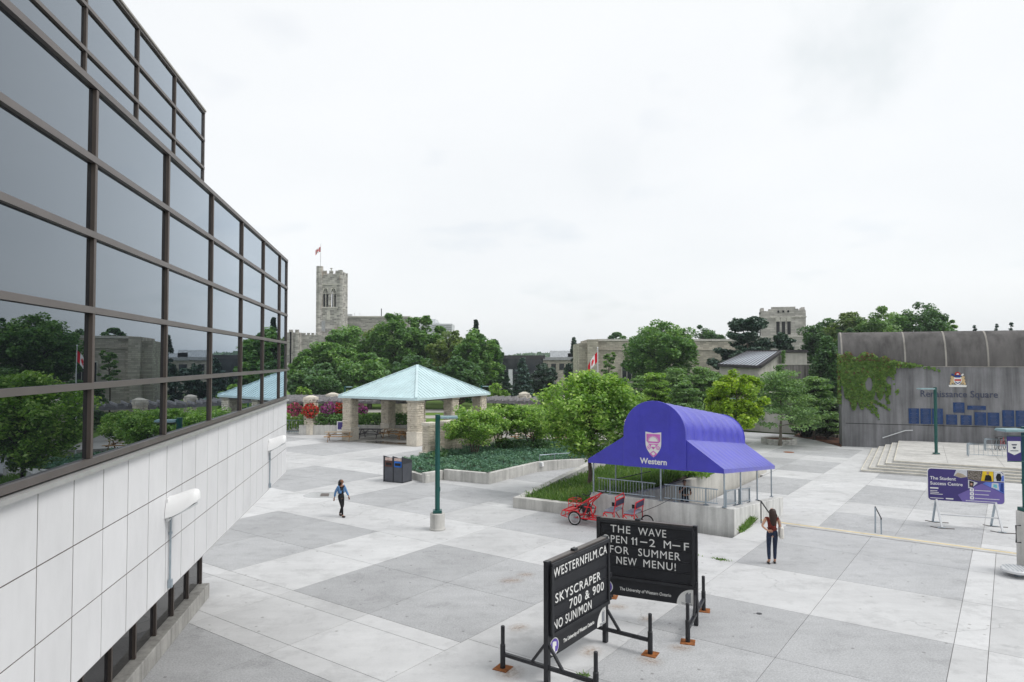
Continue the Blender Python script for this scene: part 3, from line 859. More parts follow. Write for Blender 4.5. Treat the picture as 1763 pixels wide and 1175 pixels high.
for k in range(6):
    MB().box(((S0 + S1) / 2, 3.083, ZL[k]), (S1 - S0, 0.062, 0.066)).build('transom', 'bronze', gb)
for a0 in SK:
    MB().box((a0, 3.089, (ZL[0] + ZL[5]) / 2), (0.056, 0.058, ZL[5] - ZL[0] - 0.074)).build('mullion', 'bronze_dark', gb)
MB().box((S1 - 0.028, 3.089, (ZL[0] + ZL[5]) / 2), (0.056, 0.058, ZL[5] - ZL[0] - 0.074)).build('corner_mullion', 'bronze', gb)
MB().box(((S0 + S1) / 2, 3.06, 5.300), (S1 - S0 + 0.02, 0.14, 0.045)).build('sill', 'sill_metal', gb)
# body behind the glass, flat roofs
body = MB().box(((S0 + S1) / 2, 7.6, 6.22), (S1 - S0 - 0.04, 8.9, 5.9)).box(((S0 + 20.0) / 2, 8.6, 1.63), (20.0 - S0 - 0.1, 6.6, 3.20))
body.build('core', 'black_matte', gb)
MB().box(((S0 + S1) / 2, 7.65, 9.21), (S1 - S0, 9.0, 0.06)).build('lower_roof', 'path_grey', gb)
# white stone panels, one by one, with open joints
ZR = [3.27, 3.945, 4.62, 5.272]
PS = [6.62 + 0.683 * k for k in range(-20, 21)]
PS = [s_ for s_ in PS if s_ < S1 - 0.2] + [S1]
cache = {}
for i in range(len(PS) - 1):
    for k in range(3):
        wd, hd = PS[i + 1] - PS[i] - 0.016, ZR[k + 1] - ZR[k] - 0.013
        key = (round(wd, 3), round(hd, 3))
        if key not in cache:
            o = MB().box((0, 0, 0), (wd, 0.05, hd)).build('wall_panel', 'white_panel', gb); cache[key] = o.data
        else: o = newobj('wall_panel', cache[key], gb)
        o.location = ((PS[i] + PS[i + 1]) / 2, 3.085 + rng.uniform(-0.0012, 0.0004), (ZR[k] + ZR[k + 1]) / 2)
MB().box(((S0 + S1) / 2, 3.080, 4.27), (S1 - S0 - 0.02, 0.032, 2.0)).build('panel_backing', 'panel_joint', gb)
for k in range(3):                                                     # return wall at the far corner
    for j in range(8):
        o = MB().box((0, 0, 0), (0.05, 0.671, ZR[k + 1] - ZR[k] - 0.012)).build('wall_panel', 'white_panel', gb)
        o.location = (S1 - 0.012, 3.45 + 0.683 * j, (ZR[k] + ZR[k + 1]) / 2)
MB().box(((S0 + S1) / 2, 7.6, 3.245), (S1 - S0 - 0.02, 9.0, 0.03)).build('soffit', 'path_grey', gb)
# ground floor: recessed dark glazing on a concrete curb
MB().box(((S0 + 20.05) / 2, 5.21, 0.19), (20.05 - S0, 0.46, 0.38)).build('curb', 'concrete_curb', gb, bevel=0.015)
wx = [20.0 - 1.2 * k for k in range(22)]
for i in range(len(wx) - 1):
    pane(gb, wx[i + 1] + 0.03, wx[i] - 0.03, 0.42, 3.22, 5.24, 'window_pane', 'dark_glass', 0.001)
for x in wx:
    MB().box((x, 5.22, 1.81), (0.065, 0.10, 2.84)).build('window_mullion', 'bronze_dark', gb)
# set-back upper floors
LU = 4.97
SU = [12.05 + 2.28 * k for k in range(-8, 4)]
ZU = [9.24 + 0.7325 * k for k in range(6)]
for (a0, a1) in zip(SU[:-1], [*SU[1:-1], 19.02]):
    for k in range(5):
        pane(gb, a0 + 0.035, a1 - 0.035, ZU[k] + 0.04, ZU[k + 1] - 0.04, LU + 0.06)
for k in range(6):
    MB().box(((S0 + 19.02) / 2, LU + 0.035, ZU[k]), (19.02 - S0, 0.06, 0.062)).build('transom', 'bronze', gb)
for a0 in SU[:-1]:
    MB().box((a0, LU + 0.041, (ZU[0] + ZU[5]) / 2), (0.056, 0.058, ZU[5] - ZU[0] - 0.07)).build('mullion', 'bronze_dark', gb)
MB().box((18.99, LU + 0.041, (ZU[0] + ZU[5]) / 2), (0.056, 0.058, ZU[5] - ZU[0] - 0.07)).build('corner_mullion', 'bronze', gb)
MB().box(((S0 + 19.0) / 2, 8.6, 11.08), (19.0 - S0, 7.0, 3.66)).build('upper_core', 'black_matte', gb)
MB().box(((S0 + 19.02) / 2, 8.5, 12.94), (19.02 - S0, 7.1, 0.04)).build('upper_roof', 'path_grey', gb)

def wall_light(s_, z, label):
    M_ = Matrix.Rotation(PHI, 4, 'Z')
    p = M_ @ Vector((s_, 3.055, z))
    t = thing('wall_light', label, 'wall light', p, PHI, 'hooded lamps on the white wall')
    vs = []; fs = []; nu, nv = 12, 8
    for i in range(nu + 1):                                            # quarter-shell hood leaning out from the wall
        a = math.pi * i / nu
        for j in range(nv + 1):
            q = (math.pi / 2) * j / nv
            y = -0.40 * math.sin(q)
            rr = math.cos(q) ** 0.55
            vs.append((0.17 * math.cos(a) * rr, y, -0.13 + 0.27 * math.sin(a) * rr + 0.22 * math.sin(q) ** 1.5))
    for i in range(nu):
        for j in range(nv):
            fs.append((i * (nv + 1) + j, (i + 1) * (nv + 1) + j, (i + 1) * (nv + 1) + j + 1, i * (nv + 1) + j + 1))
    MB().add(vs, fs).build('hood', 'white_enamel', t, smooth=True)
    lv = [(0.155 * math.cos(2 * math.pi * k / 16), -0.19 + 0.18 * math.sin(2 * math.pi * k / 16), -0.11 + 0.5 * (0.19 - 0.18 * math.sin(2 * math.pi * k / 16)) - 0.03) for k in range(16)]
    MB().add(lv + [(x, y, z_ - 0.03) for x, y, z_ in lv], [tuple(range(16)), tuple(range(31, 15, -1))] + [(k, (k + 1) % 16, 16 + (k + 1) % 16, 16 + k) for k in range(16)]).build('lens', 'lens', t)
    MB().box((0, -0.012, -0.03), (0.24, 0.03, 0.30)).build('back_plate', 'white_enamel', t)
    MB().tube([(0.02, -0.02, -0.15), (0.02, -0.02, 3.35 - z)], 0.014, 6).build('conduit', 'galvanised', t)
    MB().box((0.02, -0.025, 3.37 - z), (0.06, 0.05, 0.11)).box((0.02, -0.02, (3.37 - z) * 0.35), (0.05, 0.04, 0.03)).build('junction_box', 'galvanised', t)
wall_light(10.13, 4.42, 'white shell-shaped wall lamp nearest the camera on the white panels')
wall_light(17.65, 4.36, 'white shell-shaped wall lamp at the far end of the white panels')

# ================================================================== PLANTERS, RAMP AND AWNING
def wallrun(mb, pts, t, z0, z1s, closed=False):
    """a wall of thickness t along plan points (inner side to the left), tops per point"""
    n = len(pts)
    for i in range(n - 1 if not closed else n):
        p, q = Vector(pts[i][:2] if len(pts[i]) > 2 else pts[i]), Vector(pts[(i + 1) % n][:2] if len(pts[i]) > 2 else pts[(i + 1) % n])
        d = (q - p).normalized(); nn = Vector((-d.y, d.x)) * t
        e = d * 0.0
        mb.prism([tuple(p), tuple(q), tuple(q + nn), tuple(p + nn)], z0, [z1s[i], z1s[(i + 1) % n], z1s[(i + 1) % n], z1s[i]])
    return mb
C0 = Vector((8.15, 25.54)); CL = Vector((0.04, 30.37))
fd = (CL - C0).normalized(); sdv = Vector((-fd.y, fd.x)) * -1        # fd along the front to the left, sdv back along the side
if sdv.y < 0: sdv = -sdv
FW = (C0 - Vector((3.30, 28.43))).length                              # canopy width
CB = C0 + sdv * 10.2
awall = thing('ramp_wall', 'weathered concrete parapet wall under the purple canopy', 'wall', (C0.x, C0.y, 0))
F1 = C0 + fd * (FW + 0.12)
mb = MB(); wallrun(mb, [F1, C0], 0.0, 0, [0, 0]) if False else None
nrm = sdv
mb.prism([tuple(F1), tuple(C0), tuple(C0 + nrm * 0.35 - fd * 0), tuple(F1 + nrm * 0.35)], -0.7, [1.0, 0.96, 0.96, 1.0])
mb.build('front_wall', 'concrete_awning', awall, world=True, bevel=0.015)
sn = -(-fd)
q0 = C0 + nrm * 0.352
mb = MB(); mb.prism([tuple(q0), tuple(CB), tuple(CB + fd * 0.35), tuple(q0 + fd * 0.35)], -2.0, [0.92, -0.30, -0.30, 0.92])
mb.build('side_wall', 'concrete_awning', awall, world=True, bevel=0.015)
MB().box((*(C0 + fd * 0.05 + nrm * 0.10), 0.40), (0.16, 0.16, 0.001)).build('patch', 'concrete_pale', awall, world=True) if False else None
# ramp floor
RL0 = C0 + fd * (FW + 0.1); RLN = RL0 + sdv * 9.5
ramp_ = MB()
rp = [C0 + fd * 0.3 + nrm * 0.3, C0 + fd * 0.3 + sdv * 9.7, RL0 + sdv * 9.7 + fd * 0.2, RL0 + nrm * 0.3 + fd * 0.2]
ramp_.prism([tuple(p) for p in rp], -2.2, [-0.30, LOW - 0.03, LOW - 0.03, -0.30])
ramp_.build('ramp', 'concrete_step', kind='structure')
# far wall of the ramp, running back to the lower square
W0 = RL0 + sdv * 1.2; W1 = RL0 + sdv * 6.2; 
rwall = thing('ramp_wall', 'pale concrete wall along the far side of the ramp behind the man in black', 'wall', (W1.x, W1.y, -1))
p0, p1, p2, p3 = RL0 + nrm * 0.34, Vector((7.19, 33.1)), Vector((11.7, 39.3)), Vector((17.2, 46.9))
tt = fd * 0.35
for a_, b_, za, zb in ((p0, p1, 0.62, 0.36), (p1, p2, 0.36, 0.14), (p2, p3, 0.14, -0.45)):
    d = (b_ - a_).normalized()
    MB().prism([tuple(a_ + d * 0.003), tuple(b_), tuple(b_ + tt), tuple(a_ + tt + d * 0.003)], -2.2, [za, zb, zb, za]).build('wall_section', 'concrete_pale' if a_ != p0 else 'concrete_awning', rwall, world=True, bevel=0.012)
# bluish roof slab beside the ramp wall
MB().prism([(6.3, 39.6), (5.1, 36.6), (6.75, 34.0), (9.95, 37.9)], 0.1, 0.36).build('slab', 'slab_blue', kind='structure')

# grass planter left of the canopy, with the big young maple
pl = thing('grass_planter', 'low concrete planter of long grass around the young maple', 'planter', (CL.x, CL.y, 0))
PB = [CL, F1 - fd * 0.0, F1 + sdv * 9.5, CL + sdv * 8.3 + fd * 0.2]
edge = [(CL, F1, 0.47, 0.47)]
MB().prism([tuple(CL), tuple(F1 + fd * 0.003), tuple(F1 + fd * 0.003 + nrm * 0.35), tuple(CL + nrm * 0.35)], -0.4, 0.46).build('front_wall', 'concrete_planter', pl, world=True, bevel=0.015)
a_, b_ = CL + nrm * 0.353, Vector((5.0, 39.5))
d = (b_ - a_).normalized(); nn = Vector((d.y, -d.x)) * 0.35
MB().prism([tuple(a_), tuple(a_ + nn), tuple(b_ + nn), tuple(b_)], -0.4, [0.46, 0.46, 0.98, 0.98]).build('back_wall', 'concrete_planter', pl, world=True, bevel=0.015)
bed = [CL + nrm * 0.36 - fd * 0.36, F1 + nrm * 0.36, p1 + tt * 1.01, Vector((10.3, 38.6)), Vector((6.0, 41.0)), b_ + nn * 1.05]
MB().prism([tuple(p) for p in bed], -1.2, 0.30).build('soil', 'soil', pl, world=True)
def scatter_poly(poly, n, rng):
    poly = [Vector(p[:2]) for p in poly]
    x0, x1 = min(p.x for p in poly), max(p.x for p in poly); y0, y1 = min(p.y for p in poly), max(p.y for p in poly)
    q = np.stack([rng.uniform(x0, x1, n * 3), rng.uniform(y0, y1, n * 3)], 1)
    ins = np.zeros(len(q), bool)
    for i in range(len(poly)):
        a, c = poly[i], poly[(i + 1) % len(poly)]
        cond = ((a.y > q[:, 1]) != (c.y > q[:, 1])) & (q[:, 0] < (c.x - a.x) * (q[:, 1] - a.y) / (c.y - a.y + 1e-12) + a.x)
        ins ^= cond
    return q[ins][:n]
def blades(name, q, z, h, wd, mat, rng, label, cat, lean=0.35, tint=None):
    n = len(q)
    a = rng.uniform(0, 2 * math.pi, n); hh = h * rng.uniform(0.45, 1.25, n)
    dx, dy = np.cos(a), np.sin(a)
    V = np.empty((n, 4, 3)); w2 = wd * rng.uniform(0.6, 1.3, n) / 2
    lx, ly = rng.normal(0, lean, n) * hh, rng.normal(0, lean, n) * hh
    zz = z if np.isscalar(z) else z
    V[:, 0] = np.stack([q[:, 0] - dx * w2, q[:, 1] - dy * w2, np.full(n, 0.0) + zz], 1)
    V[:, 1] = np.stack([q[:, 0] + dx * w2, q[:, 1] + dy * w2, np.full(n, 0.0) + zz], 1)
    V[:, 2] = np.stack([q[:, 0] + lx + dx * w2 * .5, q[:, 1] + ly + dy * w2 * .5, zz + hh], 1)
    V[:, 3] = np.stack([q[:, 0] + lx * .9 - dx * w2 * .5, q[:, 1] + ly * .9 - dy * w2 * .5, zz + hh * .92], 1)
    me = bpy.data.meshes.new(name)
    me.vertices.add(n * 4); me.vertices.foreach_set('co', V.reshape(-1).astype(np.float32))
    me.loops.add(n * 4); me.loops.foreach_set('vertex_index', np.arange(n * 4, dtype=np.int32))
    me.polygons.add(n); me.polygons.foreach_set('loop_start', np.arange(0, n * 4, 4, dtype=np.int32)); me.polygons.foreach_set('loop_total', np.full(n, 4, dtype=np.int32))
    me.materials.append(MATS[mat]); me.update(calc_edges=True)
    at_ = me.attributes.new('tint', 'FLOAT', 'POINT')
    tv = 0.45 + rng.normal(0, 0.2, n) if tint is None else tint
    at_.data.foreach_set('value', np.repeat(np.clip(tv, 0, 1), 4).astype(np.float32))
    return tag(newobj(name, me), label, cat, kind='stuff')
rng_n = np.random.default_rng(21)
q = scatter_poly(bed, 16000, rng_n)
blades('long_grass', q, 0.28, 0.34, 0.05, 'weed', rng_n, 'long unmown grass and weeds filling the planter by the canopy', 'grass', 0.4,
       tint=0.42 + 0.18 * np.sin(q[:, 0] * 1.7) * np.cos(q[:, 1] * 1.3) + rng_n.normal(0, 0.17, len(q)))
hq = scatter_poly([Vector((7.3, 38.0)), Vector((10.2, 36.4)), Vector((12.4, 40.6)), Vector((9.5, 42.5))], 2600, rng_n)
P = np.stack([hq[:, 0], hq[:, 1], 0.25 + 0.5 * rng_n.random(len(hq))], 1)
hd = leaf_mesh('hedge', P, 0.22, 'leaf_fresh', 0.45 + rng_n.normal(0, 0.2, len(P)), up=0.4, rng=rng_n)
tag(hd, 'bright green low hedge behind the bluish slab under the canopy', 'hedge')
# weeds at the foot of the side wall and in the joints
wq = np.array([(C0 + sdv * (0.55 + 2.2 * rng_n.random() ** 0.7) - fd * (0.03 + 0.16 * rng_n.random())) for _ in range(420)])
blades('weeds', wq, 0.0, 0.20, 0.05, 'weed', rng_n, 'weeds growing along the foot of the concrete wall by the steps', 'weeds', 0.5)
jq = np.array([[*ab(2.6 + rng_n.normal(0, 0.13), 9.93 + rng_n.normal(0, 0.05))[:2]] for _ in range(70)] + [[*ab(-0.3 + 3 * rng_n.random(), 9.93 + rng_n.normal(0, 0.015))[:2]] for _ in range(40)] + [[*G(1003 + rng_n.normal(0, 5), 1164 + rng_n.normal(0, 2))[:2]] for _ in range(45)])
blades('weeds', jq, 0.0, 0.05, 0.03, 'weed', rng_n, 'small tufts of weed in the paving joints near the message boards', 'weeds', 0.9)

# canopy
AO = Vector((3.22, 28.48)); 
cf = -fd                                                             # left to right along the front
cang = math.atan2(cf.y, cf.x)
can = thing('canopy', 'purple barrel-vaulted canvas canopy with sloping side wings over the ramp', 'canopy', (AO.x, AO.y, 0), cang)
# local: x along the front to the right, y back along the ramp, z up
CW = 5.44; XV0, XV1 = 1.57, 4.03; DEP = 9.8; SL = 0.116                # overall width, vault edges, depth, fall per metre
def zz(y): return -SL * y
YF = -0.22                                                           # the front hangs just outside the wall
EV, WT, SP = 2.24, 3.40, 3.62
cxv = (XV0 + XV1) / 2; rv = (XV1 - XV0) / 2
nr = 8
ys = [YF + (DEP - YF) * i / nr for i in range(nr + 1)]
# vault: ribbed panels, each sagging slightly between hoops
vs = []; na = 22; rows = []
for i in range(nr):
    for k in range(4):
        f = k / 4; rows.append((ys[i] + (ys[i + 1] - ys[i]) * f, 0.11 * math.sin(math.pi * f)))
rows.append((ys[-1], 0))
for (y, sag) in rows:
    line = [(XV1 + 0.0, WT - 0.02)] + [(cxv + (rv - sag) * math.cos(math.pi * a / na), SP + (rv * 0.98 - sag) * math.sin(math.pi * a / na)) for a in range(na + 1)] + [(XV0, WT - 0.02)]
    vs += [(x, y, z_ + zz(y)) for x, z_ in line]
m_ = len(vs) // len(rows)
fs = [(i * m_ + j, (i + 1) * m_ + j, (i + 1) * m_ + j + 1, i * m_ + j + 1) for i in range(len(rows) - 1) for j in range(m_ - 1)]
MB().add(vs, fs).build('vault_cover', 'purple_canvas', can, smooth=True)
# front and back faces of the vault
for (y, nm) in ((YF, 'front_face'), (DEP, 'back_face')):
    o_ = [(cxv + rv * math.cos(math.pi * a / na), SP + rv * 0.98 * math.sin(math.pi * a / na)) for a in range(na + 1)]
    poly = [(XV0, EV)] + [(XV1, EV)] + o_
    vs = [(x, y - 0.06, z_ + zz(y)) for x, z_ in poly] + [(x, y + 0.02, z_ + zz(y)) for x, z_ in poly]; n = len(poly)
    MB().add(vs, [tuple(range(n)), tuple(range(2 * n - 1, n - 1, -1))] + [(i, (i + 1) % n, n + (i + 1) % n, n + i) for i in range(n)]).build(nm, 'purple_canvas', can)
    pip = [Vector((XV1 + 0.005, y - 0.045, EV + zz(y)))] + [Vector((x, y - 0.045, z_ + zz(y))) for x, z_ in o_] + [Vector((XV0 - 0.005, y - 0.045, EV + zz(y)))]
    MB().tube(pip, 0.018, 6).build('piping', 'purple_canvas', can, smooth=True)
    for xs_ in (cxv - 0.62, cxv + 0.62):                              # sewn seams of the front cloth
        zt_ = SP + rv * 0.98 * math.sqrt(max(0, 1 - ((xs_ - cxv) / rv) ** 2)) - 0.02
        MB().beam((xs_, y - 0.062, EV + 0.02 + zz(y)), (xs_, y - 0.062, zt_ + zz(y)), 0.025, 0.008, up=(0, 1, 0)).build('seam', 'purple_canvas', can)
# wings
for (xa, xb, nm) in ((XV1, CW, 'right'), (XV0, 0.0, 'left')):
    vs = []
    nyr = 78
    for i in range(nyr + 1):
        y = YF + (DEP - YF) * i / nyr
        sg = 0.075 * abs(math.sin(math.pi * i / nyr * 13))
        for k in range(7):
            f = k / 6; vs.append((xa + (xb - xa) * f, y, WT + (EV + 0.16 - WT) * f - sg * math.sin(math.pi * f) + zz(y)))
        vs.append((xb + (0.004 if xb > xa else -0.004), y, EV + zz(y)))
    fs = [(i * 8 + k, (i + 1) * 8 + k, (i + 1) * 8 + k + 1, i * 8 + k + 1) for i in range(nyr) for k in range(7)]
    MB().add(vs, fs).build('wing_cover', 'purple_canvas', can, smooth=True)
    for y in (YF, DEP):
        vs = [(xa, y, EV + zz(y)), (xb, y, EV + zz(y)), (xb, y, EV + 0.16 + zz(y)), (xa, y, WT + zz(y))]
        vs += [(a, b_ + 0.02, c) for a, b_, c in vs]
        MB().add(vs, [(0, 1, 2, 3), (7, 6, 5, 4), (0, 1, 5, 4), (1, 2, 6, 5), (2, 3, 7, 6), (3, 0, 4, 7)]).build('wing_gable', 'purple_canvas', can)
# posts stand on the walls
def post(x, y, zb):
    MB().tube([(x, y, zb), (x, y, EV + zz(y) + 0.08)], 0.032, 8).build('post', 'galvanised', can, smooth=True)
    MB().box((x, y, zb + 0.008), (0.16, 0.16, 0.018)).build('post_foot', 'galvanised', can)
for x in (0.1, 2.95, CW - 0.06): post(x, 0.05 if x > 1 else 0.08, 0.985)
for y in (2.7, 5.9, 9.2):
    post(CW - 0.06, y, 0.95 - 0.120 * y)
for y in (2.4, 5.6, 8.9): post(0.12, y, 0.62 - 0.04 * y)
for y in (3.0, 5.8, 8.4): MB().tube([(0.1, y, EV + 0.1 + zz(y)), (CW - 0.06, y, EV + 0.1 + zz(y))], 0.025, 6).build('cross_bar', 'galvanised', can)
MB().tube([(0.12, 1.9, 1.25), (0.12, 6.9, 0.95)], 0.022, 6).build('cross_bar', 'black_metal', can)
# crest and name on the front face
Mx = lambda x, z_, d: Matrix(((1, 0, 0, x), (0, 0, -1, YF - 0.06 - d), (0, 1, 0, z_), (0, 0, 0, 1)))
def shield(wd, h):
    pts = [(-wd, h * .52), (-wd * .55, h * .50), (0, h * .47), (wd * .55, h * .50), (wd, h * .52)]
    for i in range(1, 10):
        f = i / 10; pts.append((wd * math.cos(f * math.pi / 2) ** 0.62 if False else wd * (1 - f ** 2.4), h * .52 - h * 1.04 * (0.30 + 0.70 * f) if False else h * (.10 - .62 * f)))
    pts.append((0, -h * .54))
    return pts + [(-x, y) for x, y in pts[5:-1][::-1]]
cr_ = MB().plate(shield(0.315, 0.92), Mx(cxv - 0.02, 3.18, 0.004), 0.006).build('crest', 'sign_white', can)
Mc = Mx(cxv - 0.02, 3.18, 0.012)
mg = MB()
mg.plate([(-.275, .40), (.275, .40), (.275, .12), (.20, .05), (-.20, .05), (-.275, .12)], Mc, 0.004)
mg.plate([(-.21, .02), (.21, .02), (.0, -.20)], Mc, 0.004)
mg.plate([(0, -.24), (.16, -.36), (0.05, -.47), (-.05, -.47), (-.16, -.36)], Mc, 0.004)
for sx_ in (-1, 1):
    mg.plate(circle(0.075, 16, sx_ * .185, -.13), Mc, 0.004)
mg.build('crest_field', 'magenta_print', cr_)
Mc2 = Mx(cxv - 0.02, 3.18, 0.018)
wh = MB()
sunpts = []
for i in range(29):
    a = math.pi * i / 28; r_ = 0.245 if i % 2 == 0 else 0.15
    sunpts.append((r_ * math.cos(a), 0.115 + r_ * 0.95 * math.sin(a)))
wh.plate(sunpts, Mc2, 0.004)
wh.plate([(-.085, -.02), (-.085, -.10), (0, -.085), (.085, -.10), (.085, -.02), (0, -.005)], Mc2, 0.004)
leafp = [(0, .10), (.022, .055), (.05, .07), (.04, .02), (.085, .045), (.075, .012), (.10, 0), (.05, -.04), (.055, -.06), (.008, -.05), (.008, -.09)]
leafp = leafp + [(-x, y) for x, y in leafp[1:][::-1]]
wh.plate([(x * .85, y * .85 - .36) for x, y in leafp], Mc2, 0.004)
for sx_ in (-1, 1):
    wh.plate(circle(0.05, 12, sx_ * .185, -.13), Mc2, 0.004)
wh.build('crest_charges', 'sign_white', cr_)
for sx_ in (-1, 1):
    rd = MB(); rd.plate([(sx_ * .185 + .03 * math.cos(a), -.13 + .03 * math.sin(a)) for a in (0.3, 1.2, 2.4, 3.1, 4.4, 5.4)], Mx(cxv - 0.02, 3.18, 0.024), 0.003); rd.build('roundel', 'magenta_print', cr_)
text('Western', 'lettering', 'sign_white', can, Mx(cxv - 0.02, 2.42, 0.006), 0.31, 0.96, 0.007)

# railings on the wall
def railing(name, label, p, q, zp, zq, group='galvanised railings on the ramp wall', nb=14, H=0.62, posts=2):
    p, q = Vector((p[0], p[1], zp)), Vector((q[0], q[1], zq))
    t = thing(name, label, 'railing', p, 0, group)
    up = Vector((0, 0, 1))
    for hh in (0.10, H): MB().tube([p + up * hh, q + up * hh], 0.022, 6).build('rail', 'galvanised', t, world=True)
    m_ = MB()
    for i in range(nb):
        c = p.lerp(q, (i + 0.5) / nb)
        MB().tube([c + up * 0.10, c + up * H], 0.009, 5).build('baluster', 'galvanised', t, world=True)
    for f in ([0.22, 0.78] if posts == 2 else [0.06, 0.94]):
        c = p.lerp(q, f)
        MB().tube([c, c + up * (H + 0.005)], 0.032, 6).build('post', 'galvanised', t, world=True)
        MB().box(c + up * 0.006, (0.18, 0.18, 0.014)).build('foot_plate', 'galvanised', t, world=True)
    return t
def wl(x, y): return (AO + cf * x + sdv * y)
railing('railing', 'galvanised railing on the front wall left of the centre canopy post', wl(0.25, 0.16), wl(2.70, 0.16), 1.0, 0.985, nb=20)
railing('railing', 'galvanised railing on the front wall right of the centre canopy post', wl(3.05, 0.16), wl(5.12, 0.16), 0.985, 0.975, nb=20)
railing('railing', 'short galvanised railing on the sloping side wall nearest the corner', wl(CW - 0.12, 0.42), wl(CW - 0.12, 2.15), 0.91, 0.68, nb=10, posts=3)
railing('railing', 'short galvanised railing on the sloping side wall further down the ramp', wl(CW - 0.12, 2.55), wl(CW - 0.12, 4.75), 0.62, 0.34, nb=10, posts=3)
hr = thing('handrail', 'black handrail rising from the ramp wall in front of the woman in red', 'handrail', (9.9, 28.4, 0.2))
e0, e1, e2 = at(1305, 862, 27.4), at(1310, 863, 27.5), at(1335, 899, 27.9)
MB().tube([e0, e1, e2], 0.026, 6).build('rail', 'black_metal', hr, world=True)
MB().tube([e2, (e2.x, e2.y, 0)], 0.022, 6).build('post', 'black_metal', hr, world=True)
MB().tube([e1 - Vector((0, 0, 0.03)), (e1.x, e1.y, 0.0)], 0.022, 6).build('post', 'black_metal', hr, world=True)
hr = thing('handrail', 'free-standing steel handrail in the middle of the yellow-edged steps', 'handrail', G(1507, 918))
b0 = G(1507, 918); b1 = at(1507, 874, b0.y); b2 = at(1517, 895, b0.y + 1.5)
MB().tube([b0, b1], 0.028, 6).build('post', 'galvanised', hr, world=True)
MB().tube([b1, b1 + Vector((0.05, 0.1, 0.0)), b2 + Vector((0, 0, 0.06)), b2], 0.026, 6).build('rail', 'black_metal', hr, world=True)
MB().tube([b2, (b2.x, b2.y, -0.6)], 0.026, 6).build('post', 'galvanised', hr, world=True)
# ================================================================== LEFT PLANTER WITH THE LIMESTONE WALL
lp = thing('juniper_planter', 'long low concrete planter of creeping juniper behind the green lamp post', 'planter', (-1.2, 36.3, 0))
PTS = [Vector((-7.0, 39.9)), Vector((-4.55, 36.45)), Vector((-3.7, 37.45)), Vector((-1.2, 36.1)), Vector((1.5, 40.15)), Vector((2.7, 40.9)), Vector((4.4, 42.4)), Vector((8.4, 45.8))]
TOPS = [0.36, 0.38, 0.52, 0.56, 0.56, 0.56, 0.42, 0.30]
for i in range(len(PTS) - 1):
    p, q = PTS[i], PTS[i + 1]; d = (q - p).normalized(); nn = Vector((-d.y, d.x)) * 0.28
    e = d * 0.004
    z0_, z1_ = (TOPS[i + 1], TOPS[i + 1]) if i in (1, 2) else (TOPS[i], TOPS[i + 1])
    MB().prism([tuple(p + e), tuple(q), tuple(q + nn), tuple(p + e + nn)], -0.4, [z0_, z1_, z1_, z0_]).build('planter_wall', 'concrete_planter', lp, world=True, bevel=0.015)
bedp = PTS + [Vector((4.0, 50)), Vector((0.8, 53)), Vector((-5.2, 45.4))]
MB().prism([tuple(p + Vector((0, 0.3))) if i < 8 else tuple(p) for i, p in enumerate(bedp)], -0.4, 0.26).build('soil', 'soil', lp, world=True)
r3 = np.random.default_rng(33)
q = scatter_poly([p + Vector((0, 0.35)) if i < 8 else p for i, p in enumerate(bedp)], 34000, r3)
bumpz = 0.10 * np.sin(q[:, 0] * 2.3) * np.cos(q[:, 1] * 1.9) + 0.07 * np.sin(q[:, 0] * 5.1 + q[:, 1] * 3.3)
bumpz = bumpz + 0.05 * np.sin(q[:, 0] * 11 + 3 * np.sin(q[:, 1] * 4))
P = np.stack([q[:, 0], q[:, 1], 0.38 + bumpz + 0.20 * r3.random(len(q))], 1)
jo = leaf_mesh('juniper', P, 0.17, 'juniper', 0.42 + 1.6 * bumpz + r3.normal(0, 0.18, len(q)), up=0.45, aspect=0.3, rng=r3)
tag(jo, 'blue green creeping juniper carpet in the long planter', 'ground cover', kind='stuff')

